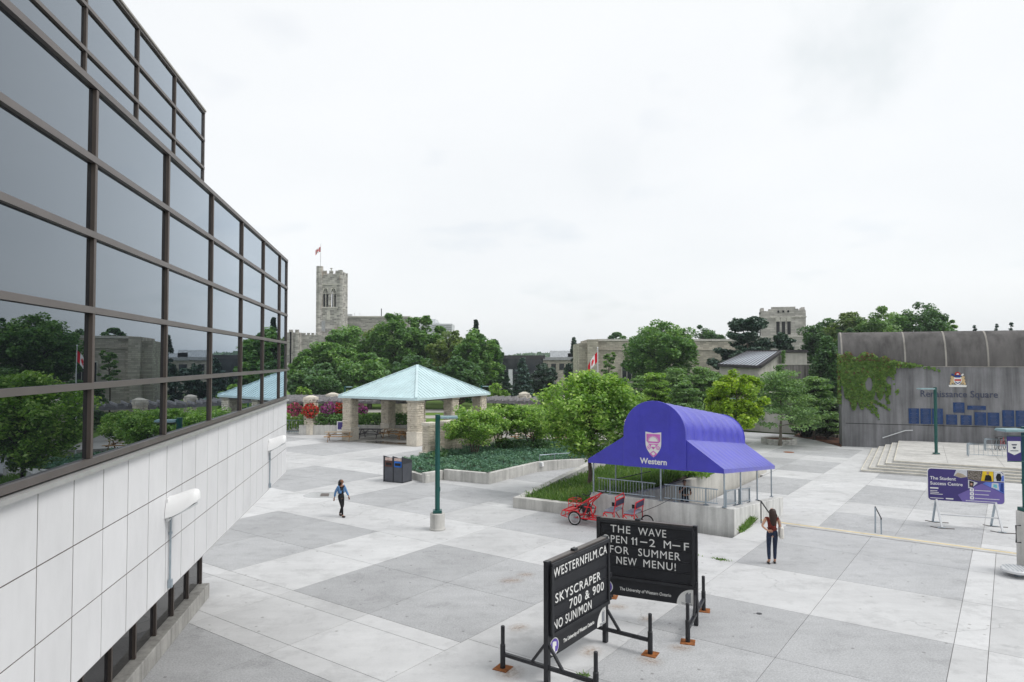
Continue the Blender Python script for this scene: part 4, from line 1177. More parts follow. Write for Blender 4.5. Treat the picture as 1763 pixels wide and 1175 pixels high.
def coursed(mb, L, z0, z1, th, rnd, ch=0.155, cw=0.52, jit=0.022):
    """rock-faced stones around a rectangular core L x th (local x along the wall, y depth)"""
    z = z0
    while z < z1 - 0.03:
        h = min(ch * rnd.choice((0.8, 1.0, 1.0, 1.25)), z1 - z)
        for (ln, axis, off) in ((L, 0, -th / 2), (L, 0, th / 2), (th, 1, -L / 2), (th, 1, L / 2)):
            x = -ln / 2 + rnd.uniform(0, 0.0)
            while x < ln / 2 - 0.02:
                w_ = min(cw * rnd.uniform(0.55, 1.35), ln / 2 - x)
                if ln / 2 - x - w_ < 0.1: w_ = ln / 2 - x
                pr = rnd.uniform(0.03, 0.03 + jit * 1.6)
                cx_, cz_ = x + w_ / 2, z + h / 2
                c = (cx_, off, cz_) if axis == 0 else (off, cx_, cz_)
                sgn = 1 if off > 0 else -1
                a, b_ = w_ / 2 - 0.006, h / 2 - 0.006
                if axis == 0:
                    vs = [(c[0] - a, off, c[2] - b_), (c[0] + a, off, c[2] - b_), (c[0] + a, off, c[2] + b_), (c[0] - a, off, c[2] + b_)]
                    vs += [(c[0] - a * .86, off + sgn * pr, c[2] - b_ * .75), (c[0] + a * .86, off + sgn * pr, c[2] - b_ * .75), (c[0] + a * .86, off + sgn * pr, c[2] + b_ * .75), (c[0] - a * .86, off + sgn * pr, c[2] + b_ * .75)]
                else:
                    vs = [(off, c[1] - a, c[2] - b_), (off, c[1] + a, c[2] - b_), (off, c[1] + a, c[2] + b_), (off, c[1] - a, c[2] + b_)]
                    vs += [(off + sgn * pr, c[1] - a * .86, c[2] - b_ * .75), (off + sgn * pr, c[1] + a * .86, c[2] - b_ * .75), (off + sgn * pr, c[1] + a * .86, c[2] + b_ * .75), (off + sgn * pr, c[1] - a * .86, c[2] + b_ * .75)]
                mb.add(vs, [(4, 5, 6, 7), (0, 1, 5, 4), (1, 2, 6, 5), (2, 3, 7, 6), (3, 0, 4, 7)])
                x += w_
        z += h
    return mb
def pier(parent, x, y, z0, h, wdt=0.86, base=0.75, rz=0.0, cap=True, nm='pier', off=(0, 0)):
    """a pier: smooth base, moulding, rock-faced shaft, capital - shaft stones joined as one part"""
    rnd = random.Random(hash((round(x, 2), round(y, 2))) & 0xffff)
    M_ = Matrix.Translation((x, y, z0)) @ Matrix.Rotation(rz, 4, 'Z')
    def put(mb): 
        mb.v = [tuple(M_ @ Vector(p)) for p in mb.v]; return mb
    b = put(MB().box((0, 0, base / 2), (wdt + 0.10, wdt + 0.10, base)).box((0, 0, base + 0.05), (wdt + 0.18, wdt + 0.18, 0.10), top=(0.92, 0.92))).build(nm, 'limestone_trim', parent, bevel=0.01)
    top = h - (0.22 if cap else 0)
    put(MB().box((0, 0, (base + 0.1 + top) / 2), (wdt - 0.02, wdt - 0.02, top - base - 0.1))).build('stone_core', 'limestone', b)
    put(coursed(MB(), wdt, base + 0.10, top, wdt, rnd)).build('stone_courses', 'limestone', b, kind='stuff')
    if cap: put(MB().box((0, 0, h - 0.11), (wdt + 0.14, wdt + 0.14, 0.22))).build('capital', 'limestone_trim', b, bevel=0.012)
    return b
# freestanding limestone screen wall
A0, A1 = Vector((-5.55, 44.9)), Vector((-1.0, 51.0))
wd_ = (A1 - A0).normalized(); ang = math.atan2(wd_.y, wd_.x)
lw = thing('limestone_wall', 'rough limestone screen wall standing at the back of the juniper planter', 'wall', (A0.x, A0.y, 0), ang)
LW = (A1 - A0).length
MB().box((LW / 2 - 0.1, 0, 0.14), (LW + 0.5, 0.78, 0.78), top=(1, 0.85)).build('plinth', 'limestone_trim', lw, bevel=0.01)
rnd = random.Random(4)
def seg(x0, x1, top, name):
    c = (x0 + x1) / 2
    s_ = MB().box((c, 0, (0.54 + top) / 2), (x1 - x0 - 0.02, 0.54, top - 0.55)).build(name, 'limestone', lw)
    m_ = coursed(MB(), x1 - x0, 0.54, top, 0.56, rnd); m_.v = [(x + c, y, z_) for x, y, z_ in m_.v]
    m_.build('stone_courses', 'limestone', s_, kind='stuff')
    MB().box((c, 0, top + 0.09), (x1 - x0 + 0.12, 0.70, 0.19)).build('coping', 'limestone_trim', s_, bevel=0.012)
seg(-0.05, 0.75, 2.22, 'wall_pier'); seg(1.55, LW, 2.22, 'wall_section')

# ================================================================== PAVILION
PF = Vector((-7.15, 51.75)); a1 = R(149); ux = Vector((math.cos(a1), math.sin(a1))); a2 = R(59.5); uy = Vector((math.cos(a2), math.sin(a2)))
pav = thing('pavilion', 'open picnic pavilion with pale green pyramid roof on limestone piers', 'pavilion', (PF.x, PF.y, 0))
LX, LY = 8.0, 10.3
cor = [PF, PF + uy * LY, PF + uy * LY + ux * LX, PF + ux * LX]                # front, right, back, left
apx = PF + ux * LX / 2 + uy * LY / 2
EZ, AZ = 3.62, 6.05
ct = Vector((apx.x, apx.y))
nmz = 0
for i in range(4):
    p, q = cor[i], cor[(i + 1) % 4]
    mb = MB()
    P0, P1, PA = Vector((p.x, p.y, EZ)), Vector((q.x, q.y, EZ)), Vector((apx.x, apx.y, AZ))
    n_ = (P1 - P0).cross(PA - P0).normalized()
    if n_.z < 0: n_ = -n_
    mb.add([P0, P1, PA, P0 - Vector((0, 0, .04)), P1 - Vector((0, 0, .04)), PA - Vector((0, 0, .04))], [(0, 1, 2), (3, 5, 4), (0, 3, 4, 1)])
    rf = mb.build('roof_face', 'green_roof', pav, world=True)
    ns = 24
    foot = (PA - P0).dot((P1 - P0).normalized()) / (P1 - P0).length
    sm = MB()
    for k in range(1, ns):
        f = k / ns
        e = P0.lerp(P1, f)
        g_ = f / foot if f < foot else (1 - f) / (1 - foot)
        # seam runs straight up the slope to the hip
        up_ = (PA - (P0.lerp(P1, foot)))
        tp = e + up_ * g_
        sm.beam(e + n_ * 0.012, tp + n_ * 0.012, 0.035, 0.05, up=n_)
    sm.build('standing_seam', 'green_roof', rf, world=True, kind='stuff')
    MB().beam(P0 + Vector((0, 0, .03)), PA + Vector((0, 0, .03)), 0.20, 0.07).build('hip_cap', 'green_roof', pav, world=True)
    MB().beam(P0 - Vector((0, 0, .10)), P1 - Vector((0, 0, .10)), 0.10, 0.17).build('fascia', 'green_roof', pav, world=True)
    i0, i1 = P0.lerp(PA, 0.09), P1.lerp(PA, 0.09)
    MB().beam((i0.x, i0.y, EZ - 0.16), (i1.x, i1.y, EZ - 0.16), 0.32, 0.26).build('ring_beam', 'bronze_dark', pav, world=True)
MB().prism([tuple(c) for c in cor], EZ - 0.19, EZ - 0.185).build('ceiling', 'wood_old', pav, world=True) if False else None
prz = a2 - R(90)
for (px_, py_) in ((0.08, 0.07), (0.92, 0.07), (0.08, 0.93), (0.92, 0.93), (0.92, 0.52), (0.08, 0.52)):
    c = PF + ux * LX * px_ + uy * LY * py_
    M_ = c - PF
    pier(pav, M_.x, M_.y, 0.0, 3.50, 0.86, 0.95, prz)
pad = [c + (c - apx) * 0.02 for c in cor]
MB().prism([tuple(c) for c in pad], -0.3, 0.004).build('pavilion_floor', 'path_grey', kind='structure')
wet = [(-11.6, 54.9), (-10.6, 54.0), (-8.6, 53.2), (-7.6, 53.4), (-7.7, 54.3), (-9.2, 54.6), (-10.4, 55.6), (-11.5, 55.7)]
MB().prism(wet, 0.0041, 0.009).build('puddle', 'wet', kind='structure')
pud = [G(560 + 36 * math.cos(a) * (1 + .15 * math.sin(3 * a)), 852.5 + 6.5 * math.sin(a) * (1 + .2 * math.cos(2 * a))) for a in np.linspace(0, 2 * math.pi, 24)[:-1]]
m, t, b = nodes('rain_water', 0.16, 0, 0.5); b.inputs['Base Color'].default_value = (0.36, 0.37, 0.37, 1)
MB().prism([(p.x, p.y) for p in pud], 0.0005, 0.004).build('puddle', 'rain_water', kind='structure')
MB().prism([tuple(ab(*c)[:2]) for c in []] or [tuple(G(u, v)[:2]) for u, v in ((553, 850), (567, 850), (566, 855), (551, 855))], 0.0045, 0.012).build('drain_grate', 'bronze_dark', kind='structure')

# pergola behind the pavilion
pg = thing('pergola', 'weathered grey timber pergola on limestone columns behind the pavilion', 'pergola', (-17.7, 61, 0))
def pcol(x, y, h=3.05):
    b = pier(pg, x + 17.7, y - 61, 0, h, 0.86, 0.8, R(-31))
    MB().box((x + 17.7, y - 61, h + 0.10), (1.05, 1.05, 0.2)).box((x + 17.7, y - 61, h + 0.27), (0.95, 0.95, 0.16), top=(0.3, 0.3)).build('capstone', 'limestone_trim', b)
cols = [(-17.6, 60.6), (-17.1, 66.0), (-24.0, 60.6), (-24.4, 66.3), (-10.7, 67.2), (-30.5, 62.5), (4.3, 62.0), (1.2, 67.5), (9.6, 61.0)]
for x, y in cols: pcol(x, y)
for (p, q, z_) in (((-36, 61.3), (-9.0, 62.4), 2.86), ((-36, 66.0), (-6.0, 67.5), 2.86), ((-36, 63.6), (-8, 65), 2.92), ((-2.5, 65.5), (11, 60.2), 2.72), ((-4, 69), (11, 64.5), 2.72)):
    MB().beam((p[0], p[1], z_ - 0.14), (q[0], q[1], z_ - 0.14), 0.14, 0.30).build('beam', 'timber_grey', pg, world=True)
rt = random.Random(6)
for k in range(46):
    x = -35 + k * 0.6
    y = 60.4 + rt.uniform(-.15, .15)
    MB().beam((x, y, 2.96 + rt.uniform(-.02, .02)), (x + 1.6, y + 8.2, 2.98), 0.09, 0.20).build('rafter', 'timber_grey', pg, world=True)
for k in range(20):
    x = -3 + k * 0.68
    MB().beam((x, 64.9 - k * 0.26, 2.80), (x + 1.5, 70.2 - k * 0.26, 2.82), 0.09, 0.20).build('rafter', 'timber_grey', pg, world=True)

def basket(loc, rad, mat, label, rope=0.75):
    t = thing('flower_basket', label, 'flower basket', loc, 0, 'hanging flower baskets on the pergola')
    rr = np.random.default_rng(int(abs(loc[0]) * 100) % 9999)
    n = 1000
    p = ball(n, rr, 0.8) * rad * np.array([1, 1, 0.92]); p += 0.07 * rad * np.sin(p * 9 / rad)
    sel = rr.random(n) < 0.62
    leaf_mesh('blossoms', p[sel] * 1.02, 0.16, mat, 0.5 + rr.normal(0, 0.22, sel.sum()), t, up=0.2, aspect=0.95, rng=rr)
    leaf_mesh('leaves', p[~sel] * 0.97, 0.18, 'leaf_mid', 0.4 + rr.normal(0, 0.2, (~sel).sum()), t, up=0.2, rng=rr)
    MB().lathe((0, 0, -rad * 0.1), [(rad * 0.25, -rad * .62), (rad * .62, -rad * .3), (rad * .78, rad * .2), (rad * .7, rad * .25)], 12).build('pot', 'soil', t)
    for k in range(3):
        a = 2.1 * k
        MB().tube([(rad * .6 * math.cos(a), rad * .6 * math.sin(a), rad * .3), (0, 0, rad + rope)], 0.012, 4).build('chain', 'black_metal', t)
basket((-19.2, 61.2, 2.15), 0.62, 'petal_pink', 'pink hanging flower basket nearest the white building corner', 0.3)
basket((-17.45, 59.9, 2.12), 0.66, 'petal_red', 'bright red hanging flower basket before the limestone column', 0.3)
basket((-16.1, 61.0, 2.14), 0.68, 'petal_violet', 'violet pink hanging flower basket between the column and pavilion', 0.3)
basket((-15.3, 61.3, 2.10), 0.60, 'petal_red', 'red hanging flower basket half hidden behind the pavilion left pier', 0.3)
basket((-13.45, 61.3, 2.00), 0.66, 'petal_violet', 'violet flower basket seen through the pavilion between two piers', 0.3)
basket((-5.05, 60.4, 1.90), 0.62, 'petal_pink', 'pink flower basket above the limestone wall right of the pavilion', 0.3)
basket((0.6, 61.5, 1.35), 0.60, 'petal_red', 'red flower basket showing through the shrub leaves', 0.9)
basket((3.0, 62.5, 1.15), 0.55, 'petal_pink', 'pink flower basket low between the shrub and the maple', 1.0)

# hedge, planter box, bench, sign and fence behind the pavilion
hp = thing('planter_box', 'low concrete planter box with a flowering hedge beside the pergola column', 'planter', (-16, 60.2, 0))
MB().box((2.2, 0.6, 0.42), (9.4, 1.2, 0.84)).build('box', 'concrete_planter', hp, bevel=0.02)
rr = np.random.default_rng(8)
P = np.stack([rr.uniform(-18.4, -9.2, 3800), rr.uniform(60.2, 61.6, 3800), 0.75 + 0.95 * rr.random(3800) ** 0.8 + 0.12 * np.sin(rr.uniform(-18, -9, 3800))], 1)
tag(leaf_mesh('hedge', P, 0.26, 'leaf_mid', 0.4 + rr.normal(0, 0.2, 3800), up=0.35, rng=rr), 'flowering hedge in the planter box behind the pavilion piers', 'hedge')
P = np.stack([rr.uniform(-26, -18.6, 2600), rr.uniform(62.6, 64.0, 2600), 0.2 + 1.35 * rr.random(2600)], 1)
tag(leaf_mesh('hedge', P, 0.26, 'leaf_fresh', 0.4 + rr.normal(0, 0.2, 2600), up=0.35, rng=rr), 'pale green hedge behind the fence near the white building corner', 'hedge')
fn = thing('fence', 'dark metal fence beside the lawn near the white building corner', 'fence', (-22, 61.6, 0))
for hh in (0.15, 1.15): MB().tube([(-5, 0, hh), (3.9, 0, hh)], 0.025, 5).build('rail', 'galvanised', fn)
for k in range(40): MB().tube([(-5 + k * 0.225, 0, 0), (-5 + k * 0.225, 0, 1.15)], 0.014 if k % 8 else 0.03, 4).build('picket', 'galvanised', fn)
bn = thing('bench', 'grey park bench in front of the planter box by the pavilion pier', 'bench', (-13.9, 59.4, 0), R(-25))
for k in range(4): MB().box((0, -0.22 + 0.13 * k, 0.45), (1.5, 0.10, 0.04)).build('seat_slat', 'galvanised', bn)
for k in range(4): MB().box((0, 0.27 + 0.03 * k, 0.56 + 0.11 * k), (1.5, 0.03, 0.09)).build('back_slat', 'galvanised', bn)
for s_ in (-0.68, 0.68):
    MB().beam((s_, -0.22, 0), (s_, -0.22, 0.43), 0.06, 0.05).beam((s_, 0.22, 0), (s_, 0.36, 0.95), 0.06, 0.05).beam((s_, -0.22, 0.62), (s_, 0.28, 0.62), 0.05, 0.04).build('end_frame', 'galvanised', bn)
sb = thing('sandwich_board', 'small purple notice board standing against the pavilion left pier', 'notice board', G(590, 751.5), R(-8))
MB().box((0, -0.1, 0.70), (0.95, 0.05, 1.15)).build('board', 'sign_white', sb); MB().box((0, -0.13, 0.90), (0.78, 0.02, 0.62)).build('poster', 'purple_print', sb)
MB().beam((-0.4, 0.45, 0), (-0.4, -0.05, 1.2), 0.05, 0.05).beam((0.4, 0.45, 0), (0.4, -0.05, 1.2), 0.05, 0.05).box((0, -0.1, 0.06), (0.95, 0.1, 0.12)).build('strut', 'sign_white', sb)

def picnic(loc, rz, top='wood_top', leg='wood_new', label='', L=1.85):
    t = thing('picnic_table', label, 'picnic table', loc, rz, 'picnic tables around the pavilion')
    for k in range(5): MB().box((0, -0.32 + 0.16 * k, 0.745), (L, 0.145, 0.042)).build('top_plank', top, t)
    for sy in (-1, 1):
        for k in range(2): MB().box((0, sy * (0.66 + 0.145 * k), 0.445), (L, 0.135, 0.042)).build('seat_plank', leg, t)
    for x in (-L / 2 + 0.28, L / 2 - 0.28):
        for sy in (-1, 1):
            MB().beam((x, sy * 0.66, 0.0), (x, sy * 0.26, 0.72), 0.09, 0.04, up=(1, 0, 0)).build('leg', leg, t)
        MB().box((x + 0.045, 0, 0.39), (0.042, 1.66, 0.09)).box((x + 0.045, 0, 0.69), (0.042, 0.74, 0.07)).build('cross_member', leg, t)
        s_ = 1 if x < 0 else -1
        MB().beam((x + 0.05 * s_, 0, 0.42), (x + 0.6 * s_, 0, 0.70), 0.06, 0.04).build('brace', leg, t)
    return t
picnic(G(584, 760), R(8), label='brown wooden picnic table out in the open left of the pavilion', L=2.2)
picnic((-11.75, 57.6, 0), R(-10), 'wood_old', 'wood_old', 'dark weathered picnic table under the pavilion near the left pier', L=2.0)
picnic((-9.9, 57.9, 0), R(-14), 'wood_top', 'wood_new', 'new brown picnic table under the pavilion left of the front pier', L=1.9)
picnic((-8.35, 56.7, 0), R(-14), 'wood_top', 'wood_new', 'brown picnic table under the pavilion half hidden by the front pier', L=1.9)
picnic((1.0, 54.2, 0), R(20), 'wood_top', 'wood_new', 'brown picnic table showing between the shrub stems behind the planter', L=1.9)
picnic((4.2, 54.8, 0), R(10), 'wood_top', 'wood_new', 'brown picnic table further right behind the shrubs', L=1.9)

# recycling bins
bi = thing('recycling_bin', 'dark grey double recycling bin with a brown and a blue opening', 'recycling bin', G(684, 829), R(-27))
MB().prism([(-0.58, -0.36), (0.58, -0.36), (0.58, 0.42), (-0.58, 0.42)], 0.03, [1.30, 1.30, 1.05, 1.05]).build('body', 'bin_grey', bi, bevel=0.01)
for x in (-0.60, 0.0, 0.60):
    MB().prism([(x - 0.028, -0.40), (x + 0.028, -0.40), (x + 0.028, 0.45), (x - 0.028, 0.45)], 0.0, [1.38, 1.38, 1.12, 1.12]).build('side_frame', 'bin_dark', bi, bevel=0.006)
for (x, mt, pr) in ((-0.29, 'bin_brown', 'print_mix'), (0.31, 'bin_blue', 'print_mix')):
    o = MB().box((x, -0.372, 0.96), (0.46, 0.022, 0.30)).build('opening_surround', mt, bi)
    MB().box((x, -0.386, 0.955), (0.36, 0.012, 0.14)).build('slot', 'black_matte', o)
    MB().box((x, -0.374, 1.21), (0.46, 0.02, 0.15)).build('sorting_label', pr, bi)
    for k in range(6): MB().box((x - 0.21 + k * 0.085, -0.368, 0.42), (0.078, 0.014, 0.72)).build('cladding_board', 'bin_grey', bi)
for k in range(9): MB().box((0.632, -0.33 + k * 0.088, 0.52), (0.012, 0.080, 0.92)).build('cladding_board', 'bin_grey', bi)
MB().box((0, 0.03, 0.015), (1.22, 0.8, 0.03)).build('base', 'bin_dark', bi)

# lamp posts
def lamp(loc, rz, ztop, label, base=True, base_h=0.63, arm=0.72, sq=True):
    t = thing('lamp_post', label, 'lamp post', loc, rz, 'green square-headed lamp posts')
    z0 = loc[2] if len(loc) > 2 else 0
    H = ztop - z0
    bh = base_h if base else 0.02
    if base:
        MB().lathe((0, 0, 0), [(0.30, 0), (0.31, 0.04), (0.285, 0.07), (0.275, 0.10), (0.275, base_h - 0.02), (0.255, base_h)], 24).build('concrete_base', 'concrete_planter', t, smooth=True)
    else:
        MB().box((0, 0, 0.02), (0.42, 0.42, 0.04)).build('foot_slab', 'concrete_step', t)
    MB().box((0, 0, bh + 0.055), (0.34, 0.34, 0.11)).build('base_plate', 'green_paint', t, bevel=0.01)
    MB().tube([(0, 0, bh + 0.1), (0, 0, H)], 0.105, 6).build('pole', 'green_paint', t)
    MB().box((0.06, 0, bh + 0.9), (0.10, 0.10, 0.16)).build('hand_hole', 'green_paint', t)
    M_ = MB()
    hd = M_.box((arm * 0.60, 0, H - 0.10), (arm * 0.95, 0.52, 0.075), top=(0.93, 0.9)).build('lamp_head', 'teal_head', t, bevel=0.01)
    MB().box((arm * 0.60, 0, H - 0.148), (arm * 0.8, 0.40, 0.02)).build('lens', 'lens', hd)
    MB().beam((0.05, 0, H - 0.12), (arm * 0.2, 0, H - 0.12), 0.10, 0.08).build('arm', 'green_paint', t)
    return t
lp0 = lamp(G(753, 912), R(6), 4.36, 'green lamp post on a round concrete base in the middle of the paving')
p = G(1612, 783, -0.345); lamp(p, R(186), 4.50, 'green lamp post on the raised terrace before the concrete hall', base=False, arm=1.2)
p = G(1255, 770, LOW); lamp((*p[:2], LOW), R(40), 3.2, 'green lamp post half hidden behind the purple canopy back corner', base=False)
for (u, v, Y, lab) in ((594, 665, 74, 'far green lamp head rising behind the pavilion roof left slope'), (829, 664, 76, 'far green lamp head rising behind the pavilion roof right corner')):
    p = at(u, v, Y); lamp((p.x, p.y, 0), R(10), p.z, lab, base=False)
fl = thing('floodlight', 'small white floodlight on the juniper planter wall under a rail', 'floodlight', at(933.5, 799, 40.4), R(-30))
MB().box((0, -0.14, 0), (0.30, 0.20, 0.26), top=(0.8, 0.8)).build('housing', 'white_enamel', fl, bevel=0.02); MB().box((0, -0.245, 0), (0.22, 0.01, 0.18)).build('glass', 'lens', fl)
MB().beam((0, -0.1, -0.1), (0, 0.05, -0.28), 0.06, 0.06).build('bracket', 'galvanised', fl)
rl = thing('railing', 'short galvanised railing on the juniper planter wall by the maple', 'railing', at(930, 795, 40.5))
a_, b_ = at(929, 784, 40.5), at(955, 782, 41.2)
c_ = at(1010, 779, 42.6)
MB().tube([(a_.x, a_.y, 0.5), a_, b_, c_], 0.026, 6).build('rail', 'galvanised', rl, world=True)
for p in (b_, c_): MB().tube([(p.x, p.y, 0.4), p], 0.024, 6).build('post', 'galvanised', rl, world=True)

# ================================================================== CONCRETE HALL ON THE RIGHT
HP = Vector((29.1, 61.1)); hang = R(-19.5)
hall = thing('concrete_hall', 'brutalist concrete hall with a quarter-round roof and blue plaques', 'building', (HP.x, HP.y, 0), hang)
HL, SEAM, RR, DEPTH = 27.0, 5.9, 3.0, 2.4
RY = 1.45                                          # the quarter round is flattened in depth
MB().box((HL / 2, 0.2, (LOW + 0.94 - 0.02) / 2), (HL, 0.4, 0.94 - LOW - 0.04)).build('lower_wall', 'concrete_hall', hall)
MB().box((HL / 2, 0.2, 3.43), (HL - 0.02, 0.40, 4.94)).build('upper_wall', 'concrete_hall', hall)
MB().box((HL / 2, 0.22, 0.94), (HL - 0.02, 0.34, 0.08)).build('joint', 'black_matte', hall)
MB().box((HL / 2, 0.18, SEAM + 0.03), (HL, 0.44, 0.055)).build('seam_ledge', 'concrete_rib', hall)
xs = [0.0] + [5.0 + 3.05 * k for k in range(8)]
na_ = 14
for i in range(len(xs) - 1):
    vs = []
    for x in (xs[i] + 0.06, xs[i + 1] - 0.06):
        for k in range(na_ + 1):
            a = (math.pi / 2) * k / na_
            vs.append((x, RY - RY * math.cos(a) + 0.03, SEAM + 0.06 + RR * math.sin(a)))
    n = na_ + 1
    MB().add(vs, [(k, k + 1, n + k + 1, n + k) for k in range(na_)]).build('roof_panel', 'concrete_hall_roof', hall, smooth=True)
for x in xs[:-1] + [xs[-1]]:
    vs = []
    for dx in (-0.065, 0.065):
        for rr_, in ((RR + 0.02,), (RR - 0.2,)):
            for k in range(na_ + 1):
                a = (math.pi / 2) * k / na_
                vs.append((x + dx + (0.065 if x == 0 else 0), RY - (RY + rr_ - RR) * math.cos(a) + 0.03, SEAM + 0.06 + rr_ * math.sin(a)))
    n = na_ + 1
    fs = [(k, k + 1, 2 * n + k + 1, 2 * n + k) for k in range(na_)] + [(k, k + 1, n + k + 1, n + k) for k in range(na_)] + [(2 * n + k, 2 * n + k + 1, 3 * n + k + 1, 3 * n + k) for k in range(na_)]
    MB().add(vs, fs).build('roof_rib', 'concrete_rib', hall, smooth=True)
prof = [(0.0, LOW), (DEPTH, LOW), (DEPTH, SEAM + RR + 0.05)] + [(RY - RY * math.cos(math.pi / 2 * k / na_) + 0.03, SEAM + 0.05 + RR * math.sin(math.pi / 2 * k / na_)) for k in range(na_, -1, -1)]
n = len(prof)
MB().add([(-0.02, y, z_) for y, z_ in prof] + [(0.28, y, z_) for y, z_ in prof], [tuple(range(n)), tuple(range(2 * n - 1, n - 1, -1))] + [(i, (i + 1) % n, n + (i + 1) % n, n + i) for i in range(n)]).build('end_wall', 'concrete_hall', hall)
MB().box((HL / 2, (RY + DEPTH) / 2 + .05, SEAM + RR + 0.03), (HL, DEPTH - RY, 0.10)).build('flat_roof', 'concrete_hall_roof', hall)
HM = RM[hall.name]
def on_wall(u, v):
    """local x,z on the wall face seen at u,v"""
    r = ray(u, v); d = Vector((math.cos(hang), math.sin(hang)))
    # P = HP + d s ; P.x/P.y = r.x/r.y
    k = r[0] / r[1]
    s_ = (k * HP.y - HP.x) / (d.x - k * d.y)
    Y = HP.y + d.y * s_
    return s_, EYE + r[2] / r[1] * Y
def wrect(u0, v0, u1, v1):
    x0, z0 = on_wall(u0, v1); x1, z1 = on_wall(u1, v0)
    return x0, z0, x1, z1
rng = random.Random(9)
for (u0, v0, u1, v1) in ((1564.5, 703.7, 1582, 729.5), (1584.8, 703.9, 1602.5, 730), (1605, 704, 1623, 730.3), (1629, 714.5, 1647.5, 731), (1654, 715.5, 1672.5, 731.6), (1678, 710.5, 1697.5, 732.5), (1700.5, 711, 1720, 733.2), (1726, 707, 1745.5, 734.3), (1749, 707.5, 1770, 735), (1774, 708, 1794, 735.5), (1641, 693.5, 1660, 710.5), (1665.5, 699.3, 1697, 705.6)):
    x0, z0, x1, z1 = wrect(u0, v0, u1, v1)
    o = MB().box(((x0 + x1) / 2, -0.025, (z0 + z1) / 2), (x1 - x0, 0.05, z1 - z0)).build('plaque', 'blue_plaque', hall)
    m_ = MB(); nl = max(2, int((z1 - z0) / 0.11)); 
    for k in range(nl):
        z_ = z1 - (z1 - z0) * (k + 0.8) / (nl + 0.6); wv = (x1 - x0) * rng.uniform(0.35, 0.72)
        m_.box(((x0 + x1) / 2, -0.054, z_), (wv, 0.008, 0.035))
    m_.build('plaque_lines', 'plaque_text', o)
x0, z0, x1, z1 = wrect(1598, 672, 1703, 686)
Wm = lambda x, z_, y: Matrix(((1, 0, 0, x), (0, 0, -1, y), (0, 1, 0, z_), (0, 0, 0, 1)))
text('Renaissance Square', 'lettering', 'letter_navy', hall, Wm((x0 + x1) / 2, z0 + 0.12, -0.02), 0.80, 0.90, 0.0, ext=0.02)
# coat of arms
xa, za = on_wall(1648.5, 654)
ca = MB().plate([(-.62, -.62), (.62, -.62), (.66, -.46), (.3, -.42), (-.3, -.42), (-.66, -.46)], Wm(xa, za, -0.01), 0.05).build('coat_of_arms', 'sign_white', hall)
MB().plate(shield(0.30, 0.62), Wm(xa, za - 0.12, -0.02), 0.05).build('arms_shield', 'sign_white', ca)
MB().plate([(-.24, .16), (.24, .16), (.24, .02), (-.24, .02)], Wm(xa, za - .12, -0.075), 0.01).build('shield_chief', 'heraldic_red', ca)
MB().plate([(-.2, -.02), (0, -.16), (.2, -.02), (.2, -.10), (0, -.24), (-.2, -.10)], Wm(xa, za - .12, -0.075), 0.01).build('chevron', 'heraldic_blue', ca)
for s_ in (-1, 1):
    lion = [(.26, -.42), (.30, -.05), (.26, .14), (.36, .30), (.48, .30), (.52, .16), (.44, .06), (.56, -.02), (.50, -.14), (.58, -.30), (.56, -.44), (.42, -.42), (.44, -.24)]
    MB().plate([(x * s_, y) for x, y in lion], Wm(xa, za, -0.02), 0.06).build('supporter', 'heraldic_gold', ca)
MB().plate([(-.17, .17), (.17, .17), (.22, .34), (.1, .38), (0, .30), (-.1, .38), (-.22, .34)], Wm(xa, za, -0.02), 0.06).build('helmet', 'heraldic_blue', ca)
MB().plate([(-.20, .46), (-.17, .40), (.17, .40), (.20, .46), (.14, .60), (0, .64), (-.14, .60)], Wm(xa, za, -0.02), 0.06).build('crown', 'heraldic_red', ca)
for s_ in (-1, 1):
    MB().plate([(s_ * x, y) for x, y in ((.24, .36), (.34, .30), (.46, .42), (.40, .52), (.30, .46))], Wm(xa, za, -0.02), 0.05).build('mantling', 'heraldic_blue' if s_ < 0 else 'sign_white', ca)
MB().plate([(x, y) for x, y in ((-.1, .42), (.1, .42), (.06, .52), (-.06, .52))], Wm(xa, za, -0.085), 0.01).build('crown_band', 'sign_white', ca)
# wall handrail
xA, zA = on_wall(1519, 754); xB, zB = on_wall(1558, 741.5); xC, zC = on_wall(1571, 741)
MB().tube([(xA, -0.14, zA), (xB, -0.14, zB), (xC, -0.14, zC)], 0.045, 8).build('handrail', 'steel_white', hall, smooth=True)
# ivy
r5 = np.random.default_rng(12)
iv = []; im = []
def ivy_patch(u0, u1, v0f, v1f, n):
    for _ in range(n):
        u = r5.uniform(u0, u1); lo, hi = v0f(u), v1f(u)
        if hi <= lo: continue
        v = r5.uniform(lo, hi)
        x, z_ = on_wall(u, v); iv.append((x, -0.03 - 0.16 * r5.random(), z_)); im.append(0 if r5.random() > 0.04 + 0.22 * (v < 622) else 1)
top_f = lambda u: 612 + 5 * math.sin(u * 0.21) if u < 1500 else 612 + (u - 1500) * 0.23 + 3 * math.sin(u * .3)
def bot_f(u):
    if u < 1462: return 662 + (u - 1449) * 2.5 + 6 * math.sin(u * 0.7)
    if u < 1495: return 698 - (u - 1470) * 0.1 + 8 * math.sin(u * 0.45)
    if u < 1532: return 690 - (u - 1495) * 0.55 + 10 * math.sin(u * 0.37)
    return 650 - (u - 1532) * 0.9 if u < 1540 else 633 + 3 * math.sin(u)
ivy_patch(1449, 1540, top_f, bot_f, 7600)
ivy_patch(1536, 1575, lambda u: 622 + (u - 1536) * .16, lambda u: 632 + 2 * math.sin(u), 260)
holes = [(1496, 662, 7, 13), (1530, 655, 6, 8)]
